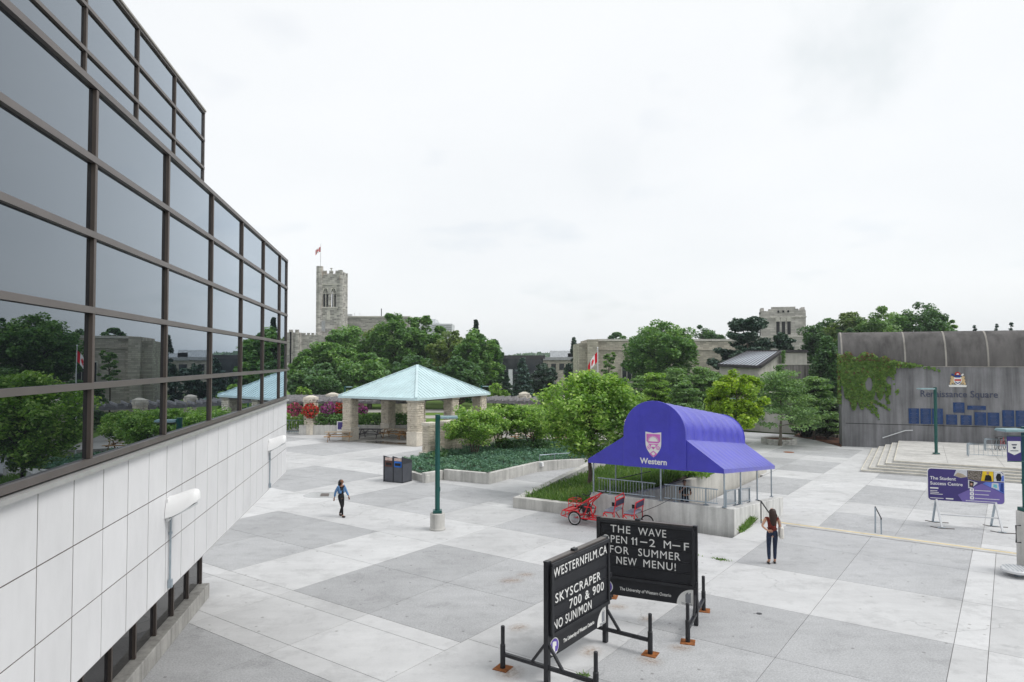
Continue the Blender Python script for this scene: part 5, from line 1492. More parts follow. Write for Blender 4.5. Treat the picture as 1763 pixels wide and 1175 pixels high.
for (u0, v0, u1, v1, n) in ((1490, 690, 1530, 706, 60), (1500, 700, 1512, 722, 30), (1525, 676, 1530, 697, 40), (1470, 690, 1505, 712, 50), (1560, 628, 1618, 640, 45), (1520, 630, 1545, 680, 20)):
    for k in range(n):
        f = r5.random(); x, z_ = on_wall(u0 + (u1 - u0) * f + r5.normal(0, 1.2), v0 + (v1 - v0) * f * f + r5.normal(0, 1.2)); iv.append((x, -0.05, z_)); im.append(0)
for _ in range(700):                                                 # over the edge of the end wall
    z_ = r5.uniform(2.6, 7.0); iv.append((-0.06 - 0.15 * r5.random(), r5.uniform(-0.1, 1.0), z_)); im.append(0 if r5.random() > 0.2 else 1)
iv = np.array(iv); im = np.array(im)
keep = np.ones(len(iv), bool)
for (u, v, ru, rv_) in holes:
    x, z_ = on_wall(u, v); keep &= ~((((iv[:, 0] - x) / (ru * 0.052)) ** 2 + ((iv[:, 2] - z_) / (rv_ * 0.052)) ** 2) < 1)
iv, im = iv[keep], im[keep]
W = np.array([HM @ Vector(p) for p in iv])
nr_ = np.array(HM.to_3x3() @ Vector((0, -1, 0.5)))
io = leaf_mesh('ivy', W, 0.27, 'ivy_leaf', 0.45 + r5.normal(0, 0.2, len(W)), up=0.6, aspect=0.85, nrm=nr_, mats=['ivy_leaf', 'ivy_red'], mi=im, rng=r5)
tag(io, 'green and reddish ivy climbing the left end of the concrete hall', 'ivy')

# terrace steps before the hall
ts = thing('terrace_steps', 'broad concrete steps with pale nosings wrapping the corner of the raised terrace', 'steps', (23.6, 47, LOW))
sa = R(-30.5); sx, sy = Vector((math.cos(sa), math.sin(sa))), Vector((-math.sin(sa), math.cos(sa)))
S_0 = Vector((23.6, 47.0))
for i in range(5):
    o = S_0 + sy * (0.33 * i) + sx * (0.48 * i)
    zt = LOW + 0.15 * (i + 1)
    o2 = S_0 + sy * (0.33 * (i + 1)) + sx * (0.48 * (i + 1)) if i < 4 else None
    pts = [o, o + sx * 26, o + sx * 26 + sy * 18, o + sy * 13.6]
    MB().prism([tuple(p) for p in pts], LOW - 0.3, zt - 0.0005 * (4 - i)).build('step' if i < 4 else 'landing', 'concrete_step', ts, world=True)
    MB().prism([tuple(o - sy * 0.004), tuple(o + sx * 26 - sy * 0.004), tuple(o + sx * 26 + sy * 0.06), tuple(o + sy * 0.06)], zt - 0.045, zt + 0.004).build('nosing', 'nosing', ts, world=True)
    MB().prism([tuple(o - sx * 0.004 + sy * 0.06), tuple(o + sx * 0.06 + sy * 0.06), tuple(o + sx * 0.06 + sy * 13.3), tuple(o - sx * 0.004 + sy * 13.3)], zt - 0.045, zt + 0.004).build('nosing', 'nosing', ts, world=True)
lj = MB()
for k in range(1, 8): lj.beam((*(S_0 + sy * 1.6 + sx * (2 + 3.05 * k)), -0.348), (*(S_0 + sy * 13 + sx * (2 + 3.05 * k)), -0.348), 0.02, 0.006)
for k in range(1, 4): lj.beam((*(S_0 + sy * (1.6 + 3.05 * k) + sx * 2.4), -0.348), (*(S_0 + sy * (1.6 + 3.05 * k) + sx * 25), -0.348), 0.02, 0.006)
lj.build('landing_joint', 'joint', ts, world=True, kind='stuff')

# bicycle racks and a bike
LZ = -0.345
def rack(u0, v0, wpx, label):
    b0 = G(u0, v0, LZ); t = thing('bicycle_rack', label, 'bicycle rack', b0, sa + R(2), 'tubular bicycle racks on the terrace')
    Lr = wpx * b0.y / FPX
    for y in (0, 0.7):
        MB().tube([(0, y, 0), (0, y, 0.72), (0.03, y, 0.82), (0.12, y, 0.86), (Lr - .12, y, 0.86), (Lr - .03, y, 0.82), (Lr, y, 0.72), (Lr, y, 0)], 0.035, 8).build('loop', 'galvanised', t, smooth=True)
    for k in range(9):
        x = Lr * (k + 0.5) / 9
        MB().tube([(x, 0.7, 0.86), (x, 0.7, 0.05)], 0.012, 5).build('bar', 'galvanised', t)
    MB().tube([(0, 0, 0.86), (0, 0.7, 0.86)], 0.03, 6).build('tie', 'galvanised', t); MB().tube([(Lr, 0, 0.86), (Lr, 0.7, 0.86)], 0.03, 6).build('tie', 'galvanised', t)
    MB().tube([(0, 0.7, 0.08), (Lr, 0.7, 0.08)], 0.02, 6).build('lower_bar', 'galvanised', t)
rack(1667, 786, 60, 'galvanised tubular bicycle rack nearest the terrace lamp post')
rack(1697, 776.5, 62, 'second galvanised bicycle rack, behind the parked bicycle')
def bike(loc, rz, label, mat):
    t = thing('bicycle', label, 'bicycle', loc, rz)
    for x in (0, 1.02):
        wh_ = MB().ring((x, 0, 0.33), 0.315, 0.02).build('wheel', 'tyre', t)
        m_ = MB()
        for k in range(10): m_.beam((x, 0, 0.33), (x + 0.31 * math.cos(k * .628), 0, 0.33 + 0.31 * math.sin(k * .628)), 0.005, 0.005)
        m_.build('spokes', 'galvanised', wh_)
    MB().tube([(0, 0, .33), (.42, 0, .30), (.28, 0, .86), (0, 0, .33)], 0.016, 6).tube([(.42, 0, .30), (.88, 0, .82), (.30, 0, .80)], 0.018, 6).tube([(1.02, 0, .33), (.86, 0, .92)], 0.016, 6).build('frame', mat, t)
    MB().box((.26, 0, .90), (.25, .13, .05)).build('saddle', 'black_matte', t)
    MB().tube([(.80, -.28, .98), (.86, 0, .95), (.80, .28, .98)], 0.014, 6).build('handlebar', 'black_metal', t)
bike(G(1722, 776, LZ), sa + R(70), 'red and grey bicycle parked at the racks by the purple banner', 'red_frame')
bike(G(1714, 775, LZ), sa + R(75), 'dark bicycle parked left of the red one at the racks', 'black_metal')

# right edge: lamp post with purple banner on a tall concrete pier
pb = lamp(G(1770, 985), R(180), 4.40, 'green lamp post on a tall concrete pier at the right edge', base_h=1.83)
bnr = thing('banner', 'purple banner with a white pointed panel on the right edge lamp post', 'banner', at(1746, 773, 21.0), R(-6))
MB().box((0, 0, 0), (0.40, 0.012, 0.74)).build('cloth', 'purple_print', bnr)
MB().plate([(-.18, .23), (.18, .23), (.18, -.10), (0, -.19), (-.18, -.10)], Wm(0, 0, -0.007), 0.003).build('white_field', 'sign_white', bnr)
MB().plate([(-.08, .14), (.08, .14), (.06, .10), (-.06, .10)], Wm(0, 0, -0.011), 0.002).plate([(-.05, .06), (.05, .06), (.03, .0), (-.03, .0)], Wm(0, 0, -0.011), 0.002).box((0, -0.012, -0.06), (0.22, 0.003, 0.02)).build('emblem', 'letter_navy', bnr)
for z_ in (0.385, -0.385): MB().tube([(-0.2, 0, z_), (0.30, 0.03, z_)], 0.014, 6).build('arm', 'green_paint', bnr)
q0_ = at(1749, 905, 20.6)
hl = thing('bracket_rail', 'small steel grab rail on the side of the tall concrete pier', 'rail', q0_)
MB().tube([(0.14, 0, 0), (0, 0, 0), (0, 0, -0.50), (0.14, 0, -0.50)], 0.022, 6).build('rail', 'black_metal', hl)
fl2 = thing('cage_lamp', 'oval wire-caged floodlight lying at the foot of the right edge pier', 'floodlight', G(1752, 992), R(-18))
MB().lathe((0, 0, 0.10), [(0.30, 0.0), (0.42, 0.04), (0.43, 0.10), (0.40, 0.13)], 20).build('housing', 'steel_white', fl2, smooth=True)
cg = MB()
for k in range(9): cg.tube([(-0.40 + 0.1 * k, -math.sqrt(max(0, .16 - (-.4 + .1 * k) ** 2)), 0.245), (-0.40 + 0.1 * k, math.sqrt(max(0.0001, .16 - (-.4 + .1 * k) ** 2)), 0.247)], 0.008, 4)
cg.build('cage', 'galvanised', fl2); MB().lathe((0, 0, 0), [(0.1, 0), (0.1, 0.12)], 10).build('stand', 'galvanised', fl2)

# ================================================================== FAR BUILDINGS
def gpos(u, Y): return (u - CXP) / FPX * Y
def zat(v, Y): return EYE + (622 - v) / FPX * Y
# college tower
YT = 230; xc = gpos(572.0, YT); hw_ = 3.75
tw = thing('college_tower', 'tall grey stone collegiate tower with twin arched belfry windows and battlements', 'tower', (xc, YT, -2), 0)
zb0, zb1, zc = zat(530, YT) + 2, zat(498, YT) + 2, zat(482, YT) + 2       # belfry opening base, arch top, parapet
MB().box((0, 0, zb0 / 2), (2 * hw_, 2 * hw_, zb0)).build('shaft', 'tower_stone', tw)
for sy in (-1, 1):
    for (x0, x1) in ((-hw_, -2.25), (-0.45, 0.35), (2.15, hw_)):
        MB().box(((x0 + x1) / 2, sy * (hw_ - 0.5), (zb0 + zb1) / 2), (x1 - x0, 1.0, zb1 - zb0)).build('belfry_pier', 'tower_stone', tw)
    for (x0, x1) in ((-2.25, -0.45), (0.35, 2.15)):
        c, hw2 = (x0 + x1) / 2, (x1 - x0) / 2; sp_ = zb1 - 2.1
        for s_ in (-1, 1):
            pts = [(c + s_ * hw2, sp_)] + [(c + s_ * hw2 * (1 - (k / 6) ** 1.6), sp_ + 2.0 * math.sin(k / 6 * math.pi / 2)) for k in range(1, 7)] + [(c, zb1), (c + s_ * hw2, zb1)]
            y = sy * (hw_ - 0.5)
            m_ = MB(); m_.plate([(a, b_) for a, b_ in pts], Matrix(((1, 0, 0, 0), (0, 0, -1, y + 0.5), (0, 1, 0, 0), (0, 0, 0, 1))), 1.0)
            m_.build('arch_spandrel', 'tower_trim' if sy < 0 else 'tower_stone', tw)
        if sy < 0:
            w_ = MB().box((c, sy * (hw_ - 0.4), (zb0 + zb1) / 2), (0.22, 0.3, zb1 - zb0))
            w_.box((c, sy * (hw_ - 0.4), sp_ + 0.35), (2 * hw2, 0.25, 0.22)).box((c - hw2 * .5, sy * (hw_ - 0.4), sp_ + 1.0), (0.14, 0.2, 1.4)).box((c + hw2 * .5, sy * (hw_ - 0.4), sp_ + 1.0), (0.14, 0.2, 1.4))
            w_.build('tracery', 'tower_trim', tw)
            MB().box((c - hw2 * 0.45, sy * (hw_ - 1.3), (zb0 + zb1) / 2 - 0.6), (hw2 * 0.75, 0.2, zb1 - zb0 - 1.4)).build('louvre', 'dark_opening', tw)
for sx_ in (-1, 1): MB().box((sx_ * (hw_ - 0.5), 0, (zb0 + zb1) / 2), (1.0, 2 * hw_ - 2.0, zb1 - zb0)).build('belfry_side', 'tower_stone', tw)
MB().box((0, 0, (zb1 + zc) / 2), (2 * hw_, 2 * hw_, zc - zb1)).build('upper_stage', 'tower_stone', tw)
MB().box((0, 0, zb1 + 1.2), (2 * hw_ + .3, 2 * hw_ + .3, 0.35)).box((0, 0, zb0 - 0.3), (2 * hw_ + .3, 2 * hw_ + .3, 0.4)).build('string_course', 'tower_trim', tw)
zp = zat(474, YT) + 2
MB().box((0, -hw_ + .35, (zc + zp) / 2), (2 * hw_, 0.7, zp - zc)).box((0, hw_ - .35, (zc + zp) / 2), (2 * hw_, 0.7, zp - zc)).box((-hw_ + .35, 0, (zc + zp) / 2), (0.7, 2 * hw_ - 1.5, zp - zc)).box((hw_ - .35, 0, (zc + zp) / 2), (0.7, 2 * hw_ - 1.5, zp - zc)).build('parapet', 'tower_stone', tw)
for x in (-1.7, 0.4, 2.4):
    for y in (-hw_ + .35, hw_ - .35): MB().box((x, y, zp + 0.55), (1.15, 0.68, 1.1)).build('merlon', 'tower_stone', tw)
for y in (-1.6, 0.4, 2.2):
    for x in (-hw_ + .35, hw_ - .35): MB().box((x, y, zp + 0.55), (0.68, 1.15, 1.1)).build('merlon', 'tower_stone', tw)
MB().box((0.4, -hw_ + .35, zp + 1.5), (0.3, 0.3, 1.1)).box((0.4, -hw_ + .35, zp + 1.8), (0.9, 0.25, 0.25)).build('finial', 'tower_trim', tw)
for (sx_, sy, rr_, zt) in ((-1, -1, 1.15, zat(461, YT) + 2), (1, -1, .8, zat(467.5, YT) + 2), (1, 1, .8, zat(468.5, YT) + 2), (-1, 1, .9, zat(468.5, YT) + 2)):
    MB().lathe((sx_ * (hw_ - 0.35), sy * (hw_ - 0.35), 0), [(rr_, 0), (rr_, zt)], 8).build('corner_turret', 'tower_stone', tw)
zw0, zw1 = zat(552, YT) + 2, zat(538, YT) + 2
MB().box((-0.35, -hw_ - 0.02, (zw0 + zw1) / 2), (1.1, 0.2, zw1 - zw0)).build('window', 'tower_trim', tw)
MB().box((-2.7, -hw_ - 0.1, zat(563, YT) + 2), (2.6, 0.4, 3.4)).build('louvre_box', 'far_grey', tw)
zf = zat(422, YT)
fp = thing('flagpole', 'thin flagpole with a red and white flag on top of the college tower', 'flagpole', (gpos(555.5, YT), YT - hw_ + .4, zat(461, YT)))
FH = zf - zat(461, YT)
MB().tube([(0, 0, -0.05), (0, 0, FH)], [0.11, 0.07], 6).build('pole', 'steel_white', fp)
def flag(parent, o, wd, ht, droop, sgn, n=14, rows=8):
    """cloth hanging from a pole: hoist at o, three bars and a leaf"""
    def P(f, g):
        x = sgn * wd * f * (0.86 - 0.1 * f); z_ = -ht * g - droop * f * (0.6 + 0.4 * f)
        return (o[0] + x, o[1] + 0.10 * wd * math.sin(f * 7 + g * 1.5) * f ** .5, o[2] + z_)
    for nm, f0, f1, mt in (('red_bar', 0, .25, 'flag_red'), ('white_field', .25, .75, 'flag_white'), ('red_bar', .75, 1.0, 'flag_red')):
        vs = []; fs = []
        for i in range(7):
            for j in range(rows + 1): vs.append(P(f0 + (f1 - f0) * i / 6, j / rows))
        k = rows + 1
        fs = [(i * k + j, (i + 1) * k + j, (i + 1) * k + j + 1, i * k + j + 1) for i in range(6) for j in range(rows)]
        MB().add(vs, fs).build(nm, mt, parent, smooth=True)
    for off in (-0.012, 0.012):
        lp_ = [(0, .10), (.022, .055), (.05, .07), (.04, .02), (.085, .045), (.075, .012), (.10, 0), (.05, -.04), (.055, -.06), (.008, -.05), (.008, -.09)]
        lp_ = lp_ + [(-x, y) for x, y in lp_[1:][::-1]]
        c = [P(0.5 + x * 1.9, 0.5 - y * 3.6) for x, y in lp_]
        MB().add([(x, y + off * wd * .6, z_) for x, y, z_ in c] + [(P(.5, .5)[0], P(.5, .5)[1] + off * wd * .6, P(.5, .5)[2])], [(i, (i + 1) % len(c), len(c)) for i in range(len(c))]).build('maple_leaf', 'flag_red', parent)
flag(fp, (0, 0, FH - 1.0), 2.3, 1.6, 1.3, -1)

def battlement(t, x0, x1, y, z, mat, n, hgt=0.9, dep=0.8):
    st = (x1 - x0) / n
    for k in range(n): MB().box((x0 + st * (k + 0.5), y, z + hgt / 2), (st * 0.55, dep, hgt)).build('merlon', mat, t)
Y = 222
wg = thing('college_wing', 'lower grey stone college wing with battlements left of the tower', 'building', (gpos(525, Y), Y, -2))
zt = zat(577, Y) + 2
MB().box((2.0, 4, zt / 2), (gpos(556, Y) - gpos(480, Y), 10, zt)).build('wall', 'college_stone', wg)
xa, xb = gpos(490, Y) - gpos(525, Y), gpos(521, Y) - gpos(525, Y)
z2 = zat(573.5, Y) + 2
MB().box(((xa + xb) / 2, -1.6, z2 / 2), (xb - xa, 3, z2)).build('bay', 'college_stone', wg)
for x in (xb - 0.8, xa + 3.2, xb - 2.9): MB().box((x, -3.2, z2 / 2), (0.9, 0.8, z2 + 0.4)).build('buttress', 'college_stone', wg)
battlement(wg, xa, xb, -2.7, z2, 'college_stone', 3); battlement(wg, xb, xb + 5.5, -0.7, zt, 'college_stone', 4, 0.6)
o = MB().box((gpos(500.5, Y) - gpos(525, Y), -3.15, zat(618, Y) + 2), (1.5, 0.3, 3.0)).build('window', 'tower_trim', wg)
for s_ in (-.35, .35): MB().box((gpos(500.5, Y) - gpos(525, Y) + s_, -3.32, zat(618, Y) + 2), (0.5, 0.06, 2.5)).build('pane', 'far_glass', o)
MB().box((gpos(496, Y) - gpos(525, Y), -3.3, zat(627, Y) + 2), (4.0, 0.4, 0.9)).build('band', 'tower_trim', wg)
Y = 238
ch = thing('college_hall', 'long flat-topped grey stone college hall right of the tower', 'building', (gpos(620, Y), Y, -2))
zt = zat(547, Y) + 2
MB().box((4, 6, zt / 2), (gpos(700, Y) - gpos(572, Y), 12, zt)).build('wall', 'college_stone', ch)
MB().box((4, 6, zt + 0.25), (gpos(700, Y) - gpos(572, Y) + .6, 12.6, 0.5)).build('coping', 'tower_trim', ch)
MB().box((gpos(594, Y) - gpos(620, Y), 4, zt + 0.9), (3.2, 2, 1.0)).build('roof_unit', 'far_white', ch)
MB().tube([(gpos(653.5, Y) - gpos(620, Y), 3, zt), (gpos(653.5, Y) - gpos(620, Y), 3, zat(530.5, Y) + 2)], 0.16, 6).build('mast', 'black_metal', ch)
for u in (607, 616): MB().tube([(gpos(u, Y) - gpos(620, Y), 3, zt), (gpos(u, Y) - gpos(620, Y), 3, zat(538, Y) + 2)], 0.09, 5).build('aerial', 'steel_white', ch)
Y = 330
wb = thing('white_block', 'distant white office block stepping down behind the trees', 'building', (gpos(755, Y), Y, -2))
for (u0, u1, v) in ((722, 749, 549.5), (722, 757, 556), (722, 782, 560)):
    z_ = zat(v, Y) + 2; MB().box(((gpos(u0, Y) + gpos(u1, Y)) / 2 - gpos(755, Y), 8 - 0.4 * (u1 - 749), z_ / 2), (gpos(u1, Y) - gpos(u0, Y), 14, z_)).build('block', 'far_white', wb)
for k in range(5): MB().box((gpos(765, Y) - gpos(755, Y), -12.3 + 0, zat(563 + 3.2 * k, Y) + 2), (9, 0.2, 0.32)).build('window_band', 'far_grey', wb)
Y = 185
db = thing('glass_block', 'distant dark glass building with a white column beyond the spruces', 'building', (gpos(900, Y), Y, -2))
z_ = zat(617, Y) + 2; MB().box((0, 6, z_ / 2), (gpos(936, Y) - gpos(866, Y), 12, z_)).build('wall', 'far_glass', db); MB().box((0, 5.6, z_ + .3), (gpos(936, Y) - gpos(866, Y) + 1, 13, .9)).build('roof_edge', 'roof_dark', db)
MB().box((gpos(879, Y) - gpos(900, Y), -0.3, (z_ - 1) / 2 - 1.0), (1.1, 0.6, z_ - 3)).build('column', 'far_white', db)
Y = 205
gbk = thing('pale_block', 'distant pale flat-roofed block with rooftop plant beyond the columnar tree', 'building', (gpos(960, Y), Y, -2))
z_ = zat(619, Y) + 2; MB().box((0, 7, z_ / 2), (gpos(1012, Y) - gpos(910, Y), 14, z_)).build('wall', 'library_stone', gbk)
MB().box((0, 6, z_ + .2), (gpos(1012, Y) - gpos(910, Y), 13, .9)).build('roof_edge', 'far_grey', gbk)
MB().box((gpos(970, Y) - gpos(960, Y), 7, z_ + 1.6), (7, 5, 2.0)).box((gpos(994, Y) - gpos(960, Y), 7, z_ + 1.1), (5, 5, 1.5)).build('roof_plant', 'far_white', gbk)
for k in range(5): MB().box((gpos(925 + 14 * k, Y) - gpos(960, Y), -0.05, z_ - 2.2), (1.4, 0.2, 1.8)).build('window', 'far_glass', gbk)

# stone library
Y = 112
lib = thing('stone_library', 'long cream stone library with a plain parapet behind the maples', 'building', (gpos(1160, Y), Y, LOW))
zt = zat(587, Y) - LOW; X0, X1 = gpos(1029, Y) - gpos(1160, Y), gpos(1325, Y) - gpos(1160, Y)
MB().box(((X0 + X1) / 2, 6, zt / 2), (X1 - X0, 12, zt)).build('wall', 'library_stone', lib)
MB().box(((X0 + X1) / 2, 6, zt + 0.10), (X1 - X0 + .3, 12.3, 0.35)).build('coping', 'tower_trim', lib)
z_ = zat(602.5, Y) - LOW; MB().box(((X0 + X1) / 2, -0.02, z_), (X1 - X0, 0.24, 0.22)).build('string_course', 'library_stone', lib)
xa, xb = gpos(1011, Y) - gpos(1160, Y), X0 - .02
MB().box(((xa + xb) / 2, 5, (zat(585, Y) - LOW) / 2), (xb - xa, 12, zat(585, Y) - LOW)).box((xa - 0.6, 6.5, (zat(591, Y) - LOW) / 2), (1.2, 12, zat(591, Y) - LOW)).build('stair_tower', 'library_stone', lib)
for u in (1083,):
    o = MB().box((gpos(u, Y) - gpos(1160, Y), -0.05, zat(641, Y) - LOW), (2.6, 0.3, 3.4)).build('window', 'tower_trim', lib)
    for s_ in (-.8, 0, .8): MB().box((gpos(u, Y) - gpos(1160, Y) + s_, -0.22, zat(641, Y) - LOW), (0.66, 0.06, 3.0)).build('pane', 'far_glass', o)

# turret of the old library behind the pine
Y = 134
cx_ = gpos(1361, Y)
tr = thing('stone_turret', 'square pale stone tower with slit windows rising behind the pine tree', 'tower', (cx_, Y + 4.2, LOW), R(-17))
h2 = 4.05; zt = zat(546, Y) - LOW; zk = zat(581, Y) - LOW
MB().box((0, 0, zk / 2), (2 * h2 + .7, 2 * h2 + .7, zk)).build('lower_stage', 'turret_stone', tr)
MB().box((0, 0, (zk + zt) / 2), (2 * h2, 2 * h2, zt - zk)).build('upper_stage', 'turret_stone', tr)
MB().box((0, 0, zt), (2 * h2 + .25, 2 * h2 + .25, 0.25)).box((0, 0, zk + 0.1), (2 * h2 + .9, 2 * h2 + .9, 0.3)).build('string_course', 'tower_trim', tr)
zp = zat(535, Y) - LOW
for (x0, x1, zz_) in ((-h2, -h2 + 1.3, zp), (-h2 + 1.3, -2.2, zp + .35), (-2.2, 2.2, zp + .75), (2.2, h2 - 1.3, zp + .35), (h2 - 1.3, h2, zp)):
    for y in (-h2 + .3, h2 - .3): MB().box(((x0 + x1) / 2, y, (zt + .1 + zz_) / 2), (x1 - x0, .6, zz_ - zt - .1)).build('parapet', 'turret_stone', tr)
    for x in (-h2 + .3, h2 - .3): MB().box((x, (max(x0, -h2 + .61) + min(x1, h2 - .61)) / 2, (zt + .1 + zz_) / 2), (.6, min(x1, h2 - .61) - max(x0, -h2 + .61), zz_ - zt - .1)).build('parapet', 'turret_stone', tr)
for face in (0, 1):
    for k in range(3):
        px_ = (-1.0 + 1.0 * k)
        c = (px_, -h2 - .01, zat(565, Y) - LOW) if face == 0 else (-h2 - .01, px_, zat(565, Y) - LOW)
        d_ = (0.60, .14, 2.5) if face == 0 else (.14, 0.60, 2.5)
        o = MB().box(c, d_).build('slit_window', 'dark_opening', tr)
        c2 = (c[0], c[1] - .02, c[2] + 1.72) if face == 0 else (c[0] - .02, c[1], c[2] + 1.72)
        MB().box(c2, (.85, .16, 0.9) if face == 0 else (.16, .85, .9)).build('hood_mould', 'tower_trim', o)
        c3 = (px_ * .9, -h2 - .01, zp - .15) if face == 0 else (-h2 - .01, px_ * .9, zp - .15)
        MB().box(c3, (.32, .3, .38) if face == 0 else (.3, .32, .38)).build('pierced_panel', 'dark_opening', tr)

# low building with the standing-seam roof and its concrete walls
Y = 86
sr = thing('seamed_roof_building', 'small concrete building with a pale standing-seam lean-to roof and dark trim', 'building', (gpos(1310, Y), Y, LOW))
def L_(u, v, Yv): 
    p = at(u, v, Yv); return Vector((p.x - gpos(1310, Y), p.y - Y, p.z - LOW))
E0, E1, K1, K0 = L_(1236, 628, 84), L_(1309, 631, 84), L_(1346, 604.5, 88.5), L_(1288, 605, 88.5)
n_ = (E1 - E0).cross(K0 - E0).normalized(); n_ = n_ if n_.z > 0 else -n_
MB().add([E0, E1, K1, K0] + [p - n_ * .18 for p in (E0, E1, K1, K0)], [(0, 1, 2, 3), (7, 6, 5, 4), (0, 1, 5, 4), (1, 2, 6, 5), (2, 3, 7, 6), (3, 0, 4, 7)]).build('roof', 'zinc_roof', sr)
for k in range(0, 13):
    f = k / 12; MB().beam(E0.lerp(E1, f) + n_ * .04, K0.lerp(K1, f) + n_ * .04, .10, .10, up=n_).build('seam', 'roof_dark', sr)
MB().beam(E0 - n_ * .08, E1 - n_ * .08, .25, .32).build('gutter', 'roof_dark', sr); MB().beam(E1 - n_ * .04, K1 - n_ * .04, .34, .34).build('verge', 'roof_dark', sr); MB().beam(K0, K1, .3, .22).build('ridge', 'roof_dark', sr)
MB().add([(E0.x + .3, E0.y + .4, 0), (E1.x - .12, E1.y + .4, 0), (K1.x - .12, K1.y + .5, 0), (K0.x + .3, K0.y + .5, 0), (E0.x + .3, E0.y + .4, E0.z - .25), (E1.x - .12, E1.y + .4, E1.z - .25), (K1.x - .12, K1.y + .5, K1.z - .2), (K0.x + .3, K0.y + .5, K0.z - .2)],
         [(0, 1, 5, 4), (1, 2, 6, 5), (2, 3, 7, 6), (3, 0, 4, 7), (4, 5, 6, 7)]).build('wall', 'concrete_pale', sr)
q_ = L_(1371, 617, 88)
MB().box((q_.x, 4.2, (zat(606, 88) - LOW) / 2), ((1391 - 1352) * 88 / FPX, 4, zat(606, 88) - LOW)).build('box_wall', 'concrete_pale', sr)
MB().box((q_.x, 4.2, zat(605, 88) - LOW), ((1392 - 1350) * 88 / FPX, 4.3, .35)).build('box_roof', 'roof_dark', sr)
P = np.array([at(1349 + r5.normal(0, 1.2), r5.uniform(604, 632), 84.6)[:] for _ in range(160)])
tag(leaf_mesh('ivy', P, 0.35, 'leaf_mid', 0.45 + r5.normal(0, .2, len(P)), up=.2, rng=r5), 'thin strip of green creeper by the seamed roof building', 'ivy')
Y = 80
sw = thing('stained_wall', 'dark streaked concrete garden wall below the seamed roof building', 'wall', (gpos(1385, Y), Y, LOW))
MB().box((0, 0.4, (zat(629, Y) - LOW) / 2), ((1425 - 1336) * Y / FPX, 0.8, zat(629, Y) - LOW)).build('wall', 'stained_wall', sw)
MB().box((0.2, 0.4, zat(628.5, Y) - LOW + .06), ((1425 - 1336) * Y / FPX, 0.95, .14)).build('coping', 'concrete_pale', sw)
P = np.array([at(1342 + r5.normal(0, 8) * r5.random(), r5.uniform(629, 700) , 79.5)[:] for _ in range(500)])
tag(leaf_mesh('ivy', P, 0.4, 'leaf_mid', 0.45 + r5.normal(0, .2, len(P)), up=.2, rng=r5), 'ivy hanging over the streaked concrete wall', 'ivy')
Y = 73
pw = thing('garden_wall', 'pale concrete wall behind the tree in the round planter', 'wall', (gpos(1345, Y), Y, LOW))
MB().prism([(-1.2, 0), (1.5, -1.5), (1.5, -1.1), (-1.2, .4)], 0, [2.6, 2.6, 2.6, 2.6]).build('wall', 'concrete_pale', pw)
MB().prism([(-4.6, 3.6), (-1.2, .01), (-1.2, .41), (-4.6, 4.0)], 0, [4.2, 2.6, 2.6, 4.2]).build('wall', 'concrete_pale', pw)
pc = G(1341, 764, LOW)
rp_ = thing('round_planter', 'low round stone planter holding the honey locust near the concrete hall', 'planter', pc)
rr = random.Random(2)
for c in range(3):
    n = 18
    for k in range(n):
        a = 2 * math.pi * (k + .5 * (c % 2)) / n
        MB().box((1.40 * math.cos(a), 1.40 * math.sin(a), .085 + .165 * c), (.26, 0.475, .157), rz=a).build('stone' if c < 2 else 'coping_stone', 'concrete_planter', rp_, bevel=.01)
MB().lathe((0, 0, 0.2), [(1.28, 0), (1.28, .20), (.4, .27)], 18).build('mulch', 'mulch', rp_)
mulch_poly = [G(u, v, LOW + .03) for u, v in ((1366, 751), (1402, 757), (1449, 769.5), (1449, 750), (1380, 744))]
MB().prism([(p.x, p.y) for p in mulch_poly], LOW - .2, LOW + .03).build('mulch_bed', 'mulch', kind='structure')
eb = thing('stone_edging', 'row of pale rough edging stones in the mulch bed beside the hall', 'edging', G(1420, 753, LOW))
for k in range(9):
    p = G(1397 + 6 * k, 751.0 + .45 * k, LOW) - G(1420, 753, LOW)
    MB().box((p.x, p.y, .16 + rr.uniform(-.03, .03)), (.30 + rr.uniform(-.04, .06), .3, .34), rz=rr.uniform(-.2, .2), top=(.8, .8)).build('stone', 'field_stone', eb)
mc = G(1358, 779, LOW)
MB().lathe((mc.x, mc.y, LOW + .002), [(.42, 0), (.42, .008)], 20).build('manhole_cover', 'rust', kind='structure')
for (u, v) in ((1307, 1057), (1212 + 0, 905)): 
    c = G(u, v); MB().lathe((c.x, c.y, .001), [(.07, 0), (.07, .006)], 12).build('drain_cover', 'black_metal', kind='structure')
m, t, b = nodes('rust_stain', 0.9, 0, 0.1)
b.inputs['Base Color'].default_value = (0.40, 0.24, 0.12, 1)
tcn = N(t, 'ShaderNodeTexCoord'); gd = N(t, 'ShaderNodeTexGradient', gradient_type='SPHERICAL'); t.links.new(tcn.outputs['Object'], gd.inputs[0])
nf = ramp(t, noise(t, 3.5, 5, .7), [(.38, 0.0), (.72, 0.75)])
mm = N(t, 'ShaderNodeMath', operation='MULTIPLY'); t.links.new(gd.outputs['Fac'], mm.inputs[0]); t.links.new(nf, mm.inputs[1])
t.links.new(mm.outputs[0], b.inputs['Alpha'])
for (u, v, r_) in ((893, 1081, .35), (880, 1000, .45), (905, 990, .35), (1016, 1122, .4), (1113, 1066, .28), (878, 1158, .45), (1062, 1045, .35), (1118, 1138, .35), (1172, 1116, .35), (960, 1080, .2), (790, 826, .6)):
    c = G(u, v); o = MB().add([(-1, -1, 0), (1, -1, 0), (1, 1, 0), (-1, 1, 0)], [(0, 1, 2, 3)]).build('rust_stain', 'rust_stain', kind='structure')
    o.location = (c.x, c.y, .0045); o.scale = (r_, r_ * .8, 1); o.rotation_euler = (0, 0, u)

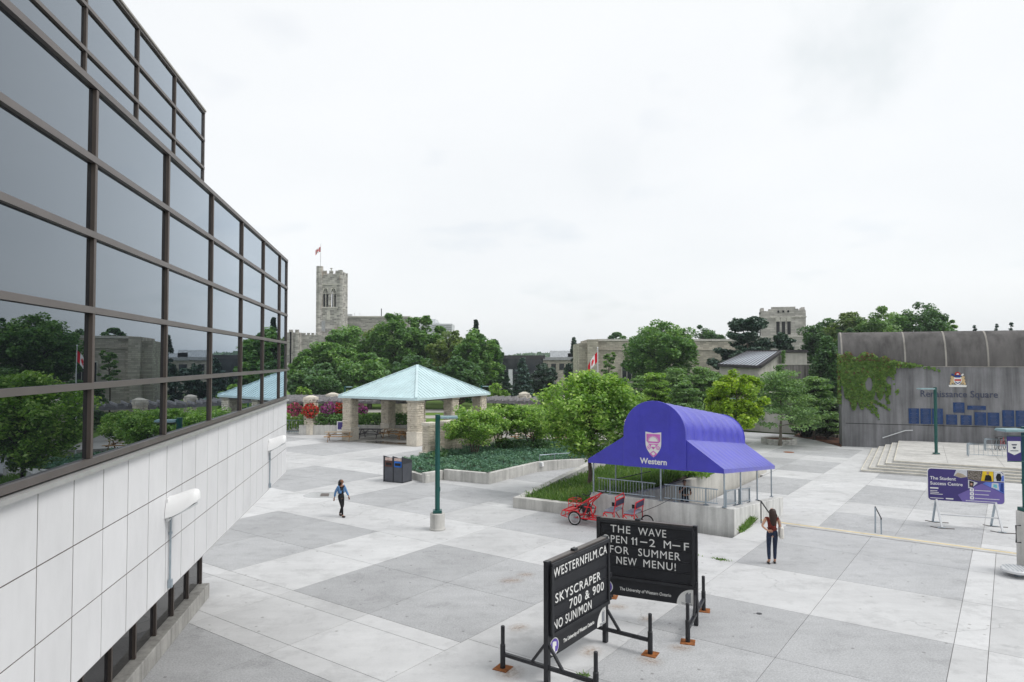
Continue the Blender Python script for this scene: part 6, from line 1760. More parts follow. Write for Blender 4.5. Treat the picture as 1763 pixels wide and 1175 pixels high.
# ================================================================== TREES
def T(name, label, u, vtop, Y, hw, base, mat, kind='round', h0f=0.22, n=60, per=100, size=0.3, seed=1, bark='bark', trunk=0.2, group=None, **k):
    x = gpos(u, Y); h = (zat(vtop, Y) - base) * (1.05 if kind in ('round', 'spread') else 1.0); rx = hw * Y / FPX * (1.06 if kind == 'round' else 1)
    return tree(name, label, (x, Y, base), h, rx, h * h0f, mat, kind, n, per, size, bark, trunk, group, seed=seed, **k)
g1 = 'big deciduous trees behind the pavilion'
big = [(560, 586, 100, 44, 'leaf_mid', 'broad green tree at the left end of the row behind the pavilion'),
       (604, 552, 109, 50, 'leaf_mid', 'tall rounded green tree in front of the college hall'),
       (652, 558, 116, 44, 'leaf_olive', 'olive tinged tree in the middle of the row behind the pavilion'),
       (684, 541, 106, 48, 'leaf_mid', 'tallest full green tree directly behind the pavilion roof'),
       (724, 545, 109, 42, 'leaf_mid', 'rounded tree standing right of the tallest one behind the pavilion'),
       (772, 568, 103, 40, 'leaf_olive', 'yellowish green tree below the distant white block'),
       (818, 564, 99, 44, 'leaf_mid', 'dense tree at the right end of the row by the spruce tip'),
       (846, 584, 108, 27, 'leaf_dark', 'dark narrow tree closing the right end of the row'),
       (528, 604, 97, 34, 'leaf_mid', 'mid green tree at the far left beside the glass building corner'),
       (580, 590, 98, 40, 'leaf_mid', 'green tree filling between the leftmost two of the tall row'),
       (545, 628, 90, 46, 'leaf_dark', 'low dark tree behind the pergola columns'),
       (636, 608, 93, 52, 'leaf_mid', 'lower spreading tree in front of the olive tinged one'),
       (712, 612, 94, 48, 'leaf_dark', 'lower dark tree hidden behind the pavilion peak'),
       (790, 618, 92, 48, 'leaf_dark', 'lower dark tree behind the pavilion roof right slope')]
for i, (u, v, Y, hw, mt, lab) in enumerate(big):
    T('deciduous_tree', lab, u, v, Y, hw, 0, mt, 'round', 0.16 if v < 600 else 0.1, 130, 130, 0.5, 40 + i, trunk=.32, group=g1)
T('spruce_tree', 'dark spruce whose thin tip rises above the deciduous row', 819, 548, 113, 22, 0, 'needle', 'cone', .1, 160, 45, .5, 61)
T('spruce_tree', 'blue green spruce right of the deciduous row, in front of the glass block', 899, 613, 108, 30, -1, 'needle_blue', 'cone', .05, 220, 50, .45, 62)
T('spruce_tree', 'second smaller spruce between the blue green one and the columnar tree', 936, 622, 112, 24, -1, 'needle', 'round', .05, 100, 80, .45, 63)
T('spruce_tree', 'short dark spruce behind the small bright tree', 872, 640, 100, 20, -1, 'needle', 'cone', .05, 120, 50, .4, 64)
T('columnar_tree', 'slim dark columnar tree on the skyline left of the library', 988, 583, 150, 9, -2, 'needle', 'column', .05, 70, 70, .5, 65)
T('columnar_tree', 'lower slim dark tree at the foot of the skyline columnar tree', 979, 628, 140, 12, -2, 'needle', 'column', .05, 60, 60, .5, 66)
T('small_tree', 'small bright green tree at the pavilion right corner', 858, 657, 82, 21, -.5, 'leaf_fresh', 'round', .2, 60, 80, .3, 67)
T('shrub', 'pale yellow green shrub behind the pergola beams on the left', 520, 664, 70, 18, 0, 'leaf_fresh', 'round', .1, 40, 60, .28, 68, cat='shrub')
T('maple_tree', 'large round green maple in front of the cream stone library', 1134, 553, 95, 64, LOW, 'leaf_mid', 'round', .2, 190, 130, .42, 69, trunk=.35)
T('small_tree', 'thin sparse young tree against the left end of the library', 1048, 602, 101, 17, LOW, 'leaf_soft', 'spread', .35, 34, 50, .34, 70, trunk=.1)
for i, (u, v, hw, lab) in enumerate(((1062, 574, 30, 'dark treetop showing above the left end of the library roof'), (1100, 572, 30, 'treetop above the library roof beside the big maple'), (1208, 556, 32, 'treetop above the middle of the library roof'), (1245, 566, 30, 'treetop above the library roof just left of the pine'), (1400, 572, 24, 'treetop right of the square stone tower'))):
    T('deciduous_tree', lab, u, v, 140, hw, -2, 'leaf_dark', 'round', .3, 60, 90, .5, 80 + i, trunk=.35, group='treetops behind the library')
T('pine_tree', 'layered dark pine with horizontal branches in front of the stone tower', 1287, 546, 93, 58, LOW, 'needle', 'pine', .40, 760, 50, .40, 90, trunk=.28, bark='bark_pale')
T('pine_tree', 'smaller dark pine below the square stone tower', 1346, 574, 97, 40, LOW, 'needle', 'pine', .30, 640, 50, .40, 91, trunk=.24)
g3 = 'trees behind the concrete hall'
for i, (u, v, Y, hw, mt, lab) in enumerate(((1425, 560, 104, 36, 'leaf_dark', 'dark rounded tree at the left end of the trees behind the hall'),
        (1466, 548, 100, 38, 'leaf_olive', 'olive green tree over the left corner of the hall roof'), (1508, 537, 98, 36, 'leaf_soft', 'light feathery tree over the hall roof'),
        (1548, 545, 102, 36, 'leaf_mid', 'middle green tree over the hall roof'), (1590, 531, 100, 42, 'leaf_dark', 'broad dark tree at the right end over the hall roof'), (1626, 556, 104, 18, 'leaf_mid', 'small green treetop just right of the broad dark one'))):
    T('deciduous_tree', lab, u, v - 9, Y, hw * 1.4, LOW, mt, 'round', .12, 220, 110, .42, 100 + i, trunk=.3, group=g3)
for i, (u, v, hw, lab) in enumerate(((1679, 556.5, 7.5, 'leftmost of three small spruce tips over the hall roof'), (1717, 553.5, 7.5, 'middle of three small spruce tips over the hall roof'), (1742, 551, 8.5, 'rightmost of three small spruce tips over the hall roof'))):
    T('spruce_tree', lab, u, v, 120, hw * 2.4, LOW, 'needle_blue', 'cone', .1, 170, 30, .36, 110 + i, group='spruce tips over the hall roof')
T('deciduous_tree', 'tall dark green tree filling the gap beside the ivy corner of the hall', 1424, 585, 78, 30, LOW, 'leaf_dark', 'column', .05, 170, 90, .36, 120, trunk=.2)
T('deciduous_tree', 'dark tree behind the ivy corner of the hall', 1455, 560, 90, 30, LOW, 'leaf_dark', 'round', .1, 110, 90, .36, 121, trunk=.2)
g4 = 'honey locusts in the lower square'
for i, (u, v, Y, hw, mt, lab) in enumerate(((1108, 646, 70, 50, 'leaf_soft', 'leftmost feathery honey locust above the purple canopy'), (1160, 633, 74, 52, 'leaf_soft', 'feathery honey locust directly above the canopy crown'),
        (1208, 632, 70, 46, 'leaf_soft', 'feathery honey locust left of the lime green tree'), (1060, 652, 78, 40, 'leaf_dark', 'dark feathery tree between the maple and the locusts'),
        (1128, 640, 64, 40, 'leaf_fresh', 'paler yellow green locust behind the canopy top'), (1236, 640, 78, 44, 'leaf_soft', 'feathery locust directly behind the lime green tree'), (1296, 646, 79, 36, 'leaf_soft', 'feathery locust before the seamed roof building wall'), (1180, 655, 62, 40, 'leaf_soft', 'lower feathery locust just over the canopy ridge'))):
    T('locust_tree', lab, u, v, Y, hw, LOW, mt, 'layered', .14, 150, 95, .26, 130 + i, trunk=.13, group=g4)
T('lime_green_tree', 'bright lime green young tree right behind the purple canopy', 1267, 637, 52, 49, LOW, 'leaf_lime', 'round', .27, 110, 130, .26, 140, trunk=.10, bark='bark_pale')
T('locust_tree', 'honey locust growing in the round stone planter', 1341, 640, 61.6, 76, LOW, 'leaf_soft', 'layered', .30, 150, 95, .21, 141, trunk=.13, bark='bark_pale', group=g4)
T('locust_tree', 'darker spreading locust between the round planter and the hall', 1400, 648, 66, 52, LOW, 'leaf_soft', 'layered', .16, 130, 100, .25, 142, trunk=.12, group=g4)
for i, (u, v, Y, hw, lab) in enumerate(((1378, 699, 69, 30, 'dark yew bush behind the mulch bed'), (1424, 692, 67, 32, 'larger dark yew bush against the hall corner'))):
    T('yew_bush', lab, u, v, Y, hw, LOW, 'yew', 'round', .0, 80, 90, .22, 150 + i, trunk=.08, cat='bush')
mp_ = tree('young_maple', 'bright green young maple growing in the grass planter left of the canopy', (3.70, 33.35, 0.25), 5.95, 2.55, 1.55, 'leaf_maple', 'round', 230, 85, 0.18, 'bark_young', 0.10, seed=161)
sh = [(818, 702, 44.5, 54, 'light green many-stemmed shrub tree nearest the lamp post', 162), (862, 696, 47, 42, 'light green many-stemmed shrub tree behind the nearest one', 163), (915, 697, 47.5, 50, 'many-stemmed shrub tree between the others and the maple', 164), (955, 700, 52, 44, 'shrub tree partly hidden behind the young maple', 165)]
for (u, v, Y, hw, lab, sd_) in sh:
    T('serviceberry', lab, u, v, Y, hw, .25, 'leaf_maple', 'round', .22, 130, 70, .17, sd_, trunk=.045, bark='bark_young', stems=4, group='many-stemmed shrub trees in the juniper planter')
rr = np.random.default_rng(77)
for (u0, u1, v, Y, h, mt, lab) in ((852, 948, 776, 47, .75, 'leaf_dark', 'low dark leafy shrubs along the back of the juniper planter'), (745, 770, 795, 43.2, .45, 'leaf_dark', 'small dark shrub at the foot of the limestone wall')):
    n = 1500; P = np.stack([rr.uniform(gpos(u0, Y), gpos(u1, Y), n), Y + rr.normal(0, .5, n), .25 + h * rr.random(n)], 1)
    tag(leaf_mesh('shrubs', P, .2, mt, .4 + rr.normal(0, .2, n), up=.35, rng=rr), lab, 'shrubs', kind='stuff')

# near flagpole
Yf = 54
fp2 = thing('flagpole', 'white flagpole with a drooping red and white flag behind the young maple', 'flagpole', (gpos(1029, Yf), Yf, -1.0))
zt = zat(600, Yf) + 1.0
MB().tube([(0, 0, 0), (0, 0, zt)], [.06, .035], 8).build('pole', 'steel_white', fp2, smooth=True); MB().lathe((0, 0, zt), [(.05, 0), (.06, .05), (.02, .1)], 8).build('finial', 'steel_white', fp2)
flag(fp2, (-.03, 0, zt - .30), .95, .78, 1.05, -1)
# ================================================================== MESSAGE BOARDS
def board(loc, rz, label, lines, arm=1.05, pos=None):
    t = thing('message_board', label, 'message board', loc, rz, 'black message boards on welded stands')
    W_, Z0, Z1 = 2.44, 0.90, 2.36
    for x in (0.0, W_):
        MB().box((x, 0, 1.19), (0.10, 0.10, 2.36)).build('post', 'black_metal', t)
        MB().box((x, 0, 2.385), (0.11, 0.11, 0.03)).build('post_cap', 'black_metal', t)
    MB().box((W_ / 2, 0.0, (Z0 + Z1) / 2), (W_ - 0.102, 0.17, Z1 - Z0)).build('case', 'black_metal', t)
    for (c, d_) in (((W_ / 2, -0.105, Z1 - 0.035), (W_ - 0.02, 0.045, 0.075)), ((W_ / 2, -0.105, Z0 + 0.035), (W_ - 0.02, 0.045, 0.075)), ((0.035, -0.105, (Z0 + Z1) / 2), (0.075, 0.045, Z1 - Z0 - 0.152)), ((W_ - 0.035, -0.105, (Z0 + Z1) / 2), (0.075, 0.045, Z1 - Z0 - 0.152))):
        MB().box(c, d_).build('door_frame', 'black_metal', t)
    MB().box((W_ / 2, 0.0, Z1 + 0.02), (W_ - 0.12, 0.13, 0.03)).build('top_flashing', 'bronze', t)
    for x in (W_ + 0.045, ):
        for z_ in (Z0 + .12, (Z0 + Z1) / 2 - .1): MB().box((x, -0.10, z_), (0.05, 0.06, 0.10)).build('hinge', 'black_metal', t)
    MB().box((W_ * .42, -0.02, Z1 + .055), (0.13, 0.10, 0.05)).build('latch', 'black_metal', t)
    nrw = 5; rh = (Z1 - Z0 - 0.16) / nrw
    for k in range(nrw):
        zc_ = Z1 - 0.08 - rh * (k + .5)
        MB().box((W_ / 2, -0.088, zc_), (W_ - 0.16, 0.008, rh - 0.012)).build('letter_panel', 'black_panel', t)
        MB().box((W_ / 2, -0.096, zc_ - rh / 2 + 0.02), (W_ - 0.16, 0.012, 0.014)).box((W_ / 2, -0.096, zc_ + rh / 2 - 0.02), (W_ - 0.16, 0.012, 0.010)).build('letter_track', 'black_metal', t)
    for k, tx, x0_, x1_ in lines:
        xc_, wd = (x0_ + x1_) / 2, x1_ - x0_
        zc_ = Z1 - 0.08 - rh * (k + .5)
        if tx == '1':                                                  # a flagged figure one
            MB().plate([(.03, 0), (.058, 0), (.058, .185), (.034, .185), (.028, .160), (0.0, .146), (0.0, .122), (.03, .128)], Wm(x0_, zc_ - .092, -.0985), .006).build('lettering', 'sign_white', t); continue
        if tx == '-':
            MB().plate([(0, .080), (wd, .080), (wd, .105), (0, .105)], Wm(x0_, zc_ - .092, -.0985), .006).build('lettering', 'sign_white', t); continue
        o = text(tx, 'lettering', 'sign_white', t, Wm(0, 0, 0), 0.25, 1, .0, spacing=1.12)
        xs_ = [v.co.x for v in o.data.vertices]; w0 = max(xs_) - min(xs_); f = wd / w0
        mid = (max(xs_) + min(xs_)) / 2
        zs_ = [v.co.z for v in o.data.vertices]; hz = max(zs_)
        fz = 0.185 / hz if tx[0] not in '&' else 0.185 / hz
        o.data.transform(Matrix.Translation((xc_, -0.1, zc_ - 0.092)) @ Matrix.Diagonal((f, 1, fz, 1)) @ Matrix.Translation((-mid, 0, 0)))
    # clear door sheet edge and footer panel
    fpn = MB().box((W_ / 2, -0.02, 0.665), (W_ - 0.10, 0.03, 0.40)).build('footer_panel', 'black_panel', t)
    text('The University of Western Ontario', 'lettering', 'sign_white', fpn, Wm(1.20, 0.61, -0.038), 0.112, 0.80, .001, shear=.06)
    MB().plate(circle(0.175, 28), Wm(0.20, 0.655, -0.037), 0.004).build('seal', 'sign_white', fpn)
    sl = MB().plate(circle(0.155, 24), Wm(0.20, 0.655, -0.042), 0.003).build('seal_field', 'seal_purple', fpn)
    MB().plate([(-.07, -.10), (.02, -.10), (.02, .0), (.07, .0), (.07, .08), (-.03, .11), (-.07, .10)], Wm(0.20, 0.655, -0.046), 0.003).plate([(-.12, -.13), (.12, -.13), (.10, -.115), (-.10, -.115)], Wm(.2, .655, -.046), .003).build('seal_tower', 'sign_white', fpn)
    q = [(0, 0), (0, .385)] + [(-.40 * math.sin(a), .385 * math.cos(a)) for a in np.linspace(.08, math.pi / 2, 12)]
    MB().plate(q, Wm(W_ - 0.055, 0.47, -0.037), 0.004).build('corner_emblem', 'sign_white', fpn)
    MB().plate([(-.19, .06), (-.06, .06), (-.06, .30), (-.09, .30), (-.09, .27), (-.12, .27), (-.12, .31), (-.16, .29), (-.19, .24)], Wm(W_ - 0.055, 0.47, -0.042), 0.003).build('tower_print', 'grey_print', fpn)
    text('Western', 'lettering', 'grey_print', fpn, Wm(W_ - 0.215, 0.475, -0.043), 0.085, 0.85, .0, ext=.002)
    # welded stand
    for x in (0.0, W_):
        MB().box((x, 0, 0.30), (0.07, 2 * arm, 0.07)).build('cross_arm', 'black_metal', t)
        for s_ in (-1, 1):
            MB().beam((x, s_ * 0.36, 0.33), (x, s_ * 0.05, 0.74), 0.05, 0.05).build('brace', 'black_metal', t)
            u_ = MB().lathe((x, s_ * (arm + .05), 0.012), [(.055, 0), (.055, .48), (.042, .49), (.042, .86), (.03, .87)], 12).build('stand_tube', 'black_metal', t, smooth=True)
            MB().box((x, s_ * (arm + .05), 0.007), (0.32, 0.32, 0.014), rz=.12).build('base_plate', 'rust', t)
    return t
SA = Vector((0.70, 13.95))
board((SA.x, SA.y, 0), R(54.2), 'near black message board reading westernfilm.ca skyscraper 700 & 900',
      [(0, 'WESTERNFILM.CA', .085, 2.33), (2, 'SKYSCRAPER', .15, 2.03), (3, '700 & 900', .69, 2.18), (4, 'NO SUN/MON', .085, 1.62)])
bb = Vector((4.46, 16.93)); rzb = R(-24.5)
board((bb.x - 2.44 * math.cos(rzb), bb.y - 2.44 * math.sin(rzb), 0), rzb, 'black message board reading the wave open 11-2 M-F for summer new menu',
      [(0, 'THE', .34, .85), (0, 'WAVE', 1.05, 1.75), (1, 'OPEN', .13, .765), (1, '1', .875, .96), (1, '1', .965, 1.05), (1, '-', 1.10, 1.28), (1, '2', 1.33, 1.475), (1, 'M', 1.69, 1.865),
       (1, '-', 1.90, 2.09), (1, 'F', 2.18, 2.30), (2, 'FOR', .32, .81), (2, 'SUMMER', 1.05, 2.09), (3, 'NEW', .49, 1.01), (3, 'MENU!', 1.18, 1.98)])

# ================================================================== STUDENT CENTRE SIGN
bl = at(1597, 861, 32.0); br = at(1730, 867, 30.9)
sgx = Vector((br.x - bl.x, br.y - bl.y, 0)); SWD = sgx.length; sga = math.atan2(sgx.y, sgx.x)
ssn = thing('student_centre_sign', 'purple student success centre sign board on white splayed legs', 'sign', (bl.x, bl.y, LOW), sga)
zb_, zt_ = bl.z - LOW, zat(804.5, 32.0) - LOW; SH = zt_ - zb_
def rrect(w_, h, r, n=6):
    out = []
    for (cx_, cy_, a0) in ((w_ - r, h - r, 0), (r, h - r, 90), (r, r, 180), (w_ - r, r, 270)):
        out += [(cx_ + r * math.cos(R(a0 + 90 * k / n)), cy_ + r * math.sin(R(a0 + 90 * k / n))) for k in range(n + 1)]
    return out
MB().plate(rrect(SWD, SH, .16), Wm(0, zb_, 0.03), 0.06).build('board', 'sign_white', ssn)
MB().plate([(x + .025, y + .025) for x, y in rrect(SWD - .05, SH - .05, .14)], Wm(0, zb_, -0.031), 0.004).build('face', 'purple_print', ssn)
def NP(name, pts, mat, d, parent=ssn, th=.003): return MB().plate([(x * SWD, y * SH) for x, y in pts], Wm(0, zb_, -d), th).build(name, mat, parent)
NP('lilac_panel', [(.40, .22), (.71, .60), (.992, .315), (.992, .10), (.975, .04), (.95, .018), (.46, .018)], 'lilac_print', .036)
ph = NP('photo', [(.35, .80), (.385, .982), (.525, .982), (.525, .78), (.44, .74)], 'photo_white', .036); NP('photo_detail', [(.36, .80), (.40, .90), (.47, .86), (.52, .78), (.44, .745)], 'wood_top', .040, ph)
NP('photo', [(.53, .982), (.72, .982), (.69, .66), (.53, .72)], 'photo_crowd', .036)
ph = NP('photo', [(.725, .982), (.86, .982), (.86, .68), (.70, .68)], 'photo_yellow', .036)
NP('photo_detail', [(.745, .69), (.76, .86), (.80, .88), (.83, .84), (.84, .69)], 'cloth_black', .040, ph); NP('photo_detail', [(.775, .89), (.805, .89), (.805, .965), (.775, .965)], 'photo_skin', .040, ph)
ph = NP('photo', [(.865, .982), (.95, .982), (.992, .90), (.992, .68), (.865, .68)], 'photo_white', .036)
NP('photo_detail', [(.90, .70), (.89, .82), (.91, .93), (.95, .93), (.962, .80), (.95, .70)], 'cloth_black', .040, ph); NP('photo_detail', [(.957, .70), (.992, .70), (.992, .88), (.965, .86)], 'photo_blue', .040, ph)
ph = NP('photo', [(.535, .44), (.535, .70), (.66, .62), (.58, .45)], 'photo_white', .036)
NP('photo_detail', [(.55, .48), (.55, .67), (.61, .64), (.60, .48)], 'hair', .040, ph); NP('photo_detail', [(.565, .53), (.565, .60), (.59, .60), (.59, .53)], 'photo_skin', .044, ph)
ph = NP('photo', [(.72, .60), (.76, .655), (.992, .655), (.992, .335)], 'photo_blue', .036)
NP('photo_detail', [(.83, .50), (.84, .64), (.92, .64), (.93, .43)], 'photo_white', .040, ph); NP('photo_detail', [(.855, .52), (.86, .60), (.90, .60), (.905, .48)], 'photo_cyan', .044, ph)
NP('photo_detail', [(.94, .41), (.95, .64), (.985, .64), (.985, .36)], 'heraldic_blue', .040, ph)
text('The Student', 'lettering', 'sign_white', ssn, Wm(.035 * SWD, zb_ + .65 * SH, -.036), .205, 1.0, .003, align='LEFT')
text('Success Centre', 'lettering', 'sign_white', ssn, Wm(.035 * SWD, zb_ + .49 * SH, -.036), .205, 1.0, .003, align='LEFT')
ln = MB()
for (x0, x1, y, h) in ((.035, .145, .365, .042), (.035, .13, .295, .018), (.035, .15, .245, .018), (.035, .20, .195, .018), (.035, .21, .07, .018), (.24, .34, .065, .035)):
    ln.plate([(x0 * SWD, y * SH), (x1 * SWD, y * SH), (x1 * SWD, (y + h) * SH), (x0 * SWD, (y + h) * SH)], Wm(0, zb_, -.036), .003)
ln.build('small_print', 'sign_white', ssn)
ic = MB(); ix = MB()
for y in (.345, .225, .105):
    ic.plate([(.556 * SWD + x, y * SH + z_) for x, z_ in rrect(.155, .145, .03, 3)], Wm(0, zb_, -.040), .003)
    ix.plate([(.575 * SWD + x, (y + .035) * SH + z_) for x, z_ in ((0, 0), (.05, 0), (.05, .05), (0, .05))], Wm(0, zb_, -.044), .003)
ic.build('icon', 'sign_white', ssn); ix.build('icon_glyph', 'lilac_print', ssn)
ln = MB()
for (x0, x1, y) in ((.62, .82, .375), (.62, .80, .255), (.62, .93, .135), (.50, .90, .05)):
    ln.plate([(x0 * SWD, y * SH), (x1 * SWD, y * SH), (x1 * SWD, (y + .022) * SH), (x0 * SWD, (y + .022) * SH)], Wm(0, zb_, -.040), .003)
ln.build('small_print', 'photo_white', ssn)
for xf in (.115, .885):
    x = xf * SWD
    MB().beam((x, -.02, zb_ + .05), (x + .10, -.62, 0.03), .075, .075).build('leg', 'steel_white', ssn)
    MB().beam((x, .06, zb_ + .05), (x - .05, .62, 0.03), .075, .075).build('leg', 'galvanised', ssn)
    MB().beam((x, .05, zb_ + .1), (x, .05, zb_ + .9), .06, .05).build('upright', 'steel_white', ssn)
    for y in (-.62, .62):
        MB().beam((x - .32, y + .18, .012), (x + .02, y - .10, .012), .06, .02).beam((x + .02, y - .10, .014), (x + .58, y - .02, .014), .06, .02).build('foot', 'bronze_dark', ssn)
        MB().box((x + .08, y, .02), (.3, .16, .02)).build('foot_plate', 'galvanised', ssn)
MB().tube([(.115 * SWD + .05, -.26, .55), (.885 * SWD + .05, -.26, .55)], .03, 8).build('tie_bar', 'steel_white', ssn, smooth=True)

# ================================================================== RED PEDAL CART
fw_ = G(989, 904.5); cd_ = (C0 - CL).normalized()
ca_ = math.atan2(-cd_.y, -cd_.x)                                     # forward is to the left along the wall
bk = thing('pedal_cart', 'bright red four-wheeled pedal cart with two bench seats parked along the planter', 'pedal cart', (fw_.x, fw_.y, 0), ca_)
# local: x forward (left in the view), y to the cart's left (towards the camera), z up; near wheels at y=0, far side at y=-0.95
WB = 2.65; yc = -0.46
def tubes(name, paths, mat='red_frame', r=.022, parent=bk):
    m_ = MB()
    for p in paths: m_.tube(p, r, 7)
    return m_.build(name, mat, parent, smooth=True)
for (x, y) in ((0, 0), (0, -.92), (-WB, -.05), (-WB, -.87)):
    rad = .245
    w_ = MB().ring((x, y, rad + .02), rad, .026, n=28).build('wheel', 'tyre', bk, smooth=True)
    MB().ring((x, y, rad + .02), rad - .045, .014, n=28).build('rim', 'steel_white', w_, smooth=True)
    m_ = MB()
    for k in range(14):
        a = 2 * math.pi * k / 14; m_.beam((x, y, rad + .02), (x + (rad - .05) * math.cos(a), y, rad + .02 + (rad - .05) * math.sin(a)), .006, .006)
    m_.build('spokes', 'galvanised', w_); MB().tube([(x, y - .04, rad + .02), (x, y + .04, rad + .02)], .03, 8).build('hub', 'galvanised', w_)
tubes('chassis', [[(.1, -.14, .27), (-WB - .1, -.14, .27)], [(.1, -.78, .27), (-WB - .1, -.78, .27)], [(0, -.04, .265), (0, -.88, .265)], [(-WB, -.09, .265), (-WB, -.83, .265)]] + [[(x, -.14, .27), (x, -.78, .27)] for x in (-.5, -.95, -1.4, -1.85, -2.3)] + [[(-.3, yc, .27), (-1.2, yc, .27)]], r=.028)
tubes('front_bumper', [[(.18, -.02, .50), (.52, -.02, .52), (.60, -.02, .34), (.55, -.02, .30), (.50, -.90, .30), (.55, -.9, .34), (.5, -.9, .52), (.18, -.9, .5)], [(.52, -.02, .52), (.52, -.9, .52)], [(.3, -.02, .27), (.55, -.02, .32)], [(.38, -.02, .51), (.4, -.02, .32)]], r=.018)
MB().prism([(.16, -.04), (-.12, -.04), (-.12, -.16), (.16, -.16)], .50, [.53, .55, .55, .53]).prism([(.50, -.12), (.14, -.12), (.14, -.80), (.50, -.80)], .50, [.50 + .012, .56, .56, .512]).build('front_tray', 'red_frame', bk)
tubes('mudguard', [[(.29, 0, .34), (.24, 0, .47), (.12, 0, .555), (0, 0, .575), (-.14, 0, .545), (-.25, 0, .45)], [(.29, -.92, .34), (.24, -.92, .47), (.12, -.92, .555), (0, -.92, .575), (-.14, -.92, .545), (-.25, -.92, .45)]], r=.02)
# front basket rack
tubes('basket_rack', [[(x, y, .56), (x, y, .92)] for x in (.02, .38) for y in (-.25, -.67)] + [[(.02, -.25, z_), (.38, -.25, z_), (.38, -.67, z_), (.02, -.67, z_), (.02, -.25, z_)] for z_ in (.60, .75, .92)], r=.013)
MB().tube([(.05, -.3, .97), (.15, -.42, 1.03), (.12, -.55, 1.04), (.0, -.6, .99)], .02, 6).tube([(-.02, -.25, .95), (.12, -.3, 1.06), (.2, -.45, 1.02)], .012, 5).build('cable_lock', 'black_metal', bk)
# saddle, twin steering masts, pedals
MB().prism([(.16, yc - .13), (-.14, yc - .16), (-.22, yc - .04), (-.22, yc + .04), (-.14, yc + .16), (.16, yc + .13)], .62, .68).build('saddle', 'black_matte', bk, bevel=.015)
tubes('steering_frame', [[(-.12, yc, .30), (-.42, yc, .95), (-.95, yc, 1.28)], [(-.28, yc - .25, .27), (-.50, yc - .2, .85), (-.80, yc - .18, 1.12)], [(-.28, yc + .25, .27), (-.50, yc + .2, .85), (-.80, yc + .18, 1.12)], [(-.05, yc + .3, .70), (-.55, yc + .28, 1.05)], [(-.05, yc - .3, .70), (-.55, yc - .28, 1.05)], [(-.55, yc - .3, 1.05), (-.55, yc + .3, 1.05)], [(-.6, yc + .1, .27), (-.75, yc + .1, .72), (-.62, yc + .1, .80)], [(-.35, yc + .3, .72), (-.62, yc + .3, .72), (-.72, yc + .3, .30)], [(-.90, yc - .3, 1.22), (-.90, yc + .3, 1.22)]], r=.026)
for (x, z_) in ((-.36, 1.12), (-1.02, 1.30)):
    MB().tube([(x + .06, yc + .34, z_ + .10), (x - .04, yc + .20, z_ + .02), (x, yc, z_ - .03), (x - .04, yc - .20, z_ + .02), (x + .06, yc - .34, z_ + .10)], .022, 7).build('handlebar', 'black_metal', bk, smooth=True)
for y in (yc + .18, yc - .18):
    MB().ring((-.52, y, .50), .10, .012, n=16, k=5).build('chain_ring', 'black_metal', bk)
    MB().box((-.52, y + .09, .38), (.10, .09, .03)).box((-.52, y + .09, .62), (.10, .09, .03)).build('pedal', 'black_metal', bk)
MB().box((-.30, yc, .62), (.26, .34, .34)).build('gear_cover', 'black_metal', bk, bevel=.04)
for xb_ in (-1.62, -2.42):
    tubes('bench_frame', [[(xb_ + .40, y, .27), (xb_ + .40, y, .60), (xb_ + .34, y, .64), (xb_ - .02, y, .64), (xb_ - .10, y, 1.12)] for y in (-.02, -.90)] + [[(xb_ - .03, y, .27), (xb_ - .03, y, .64)] for y in (-.02, -.90)] + [[(xb_ - .10, -.02, 1.12), (xb_ - .10, -.90, 1.12)], [(xb_ - .07, -.02, .88), (xb_ - .07, -.90, .88)], [(xb_ + .40, -.02, .60), (xb_ + .40, -.9, .60)]] + [[(xb_ + .1, y, .27), (xb_ + .28, y, .52), (xb_ + .38, y, .60)] for y in (-.02, -.9)], r=.021)
    MB().box((xb_ + .19, -.46, .68), (.42, .86, .075)).build('bench_cushion', 'grey_vinyl', bk, bevel=.025)
    MB().box((xb_ - .085, -.46, 1.0), (.05, .80, .20)).build('bench_back', 'navy_vinyl', bk, bevel=.015)
    MB().box((xb_ + .20, -.02, .44), (.34, .012, .28)).build('side_panel', 'mesh_grey', bk)
    for y in (-.005, -.915): MB().box((xb_ + .0, y, .98), (.10, .03, .14)).build('arm_pad', 'black_matte', bk)
tubes('grab_bar', [[(-1.72, -.02, 1.12), (-1.70, -.02, 1.24), (-1.68, -.9, 1.26), (-1.72, -.90, 1.12)]])
tubes('rear_mudguard', [[(-WB + .27, -.05, .34), (-WB + .2, -.05, .48), (-WB, -.05, .555), (-WB - .2, -.05, .48)]], 'black_metal', .015)
cbl = thing('security_cable', 'black cable chaining the red pedal cart to the railing', 'cable', (7, 26, 0))
MB().tube([at(1096, 882, 26.9), at(1100, 884, 26.6), at(1112, 879, 26.45), at(1130, 872, 26.25), at(1150, 862, 26.1), at(1157, 858, 26.15)], .011, 5).build('cable', 'black_metal', cbl, world=True)
MB().tube([at(1106, 881, 26.3), at(1106, 900, 26.25)], .008, 5).build('loose_end', 'black_metal', cbl, world=True)

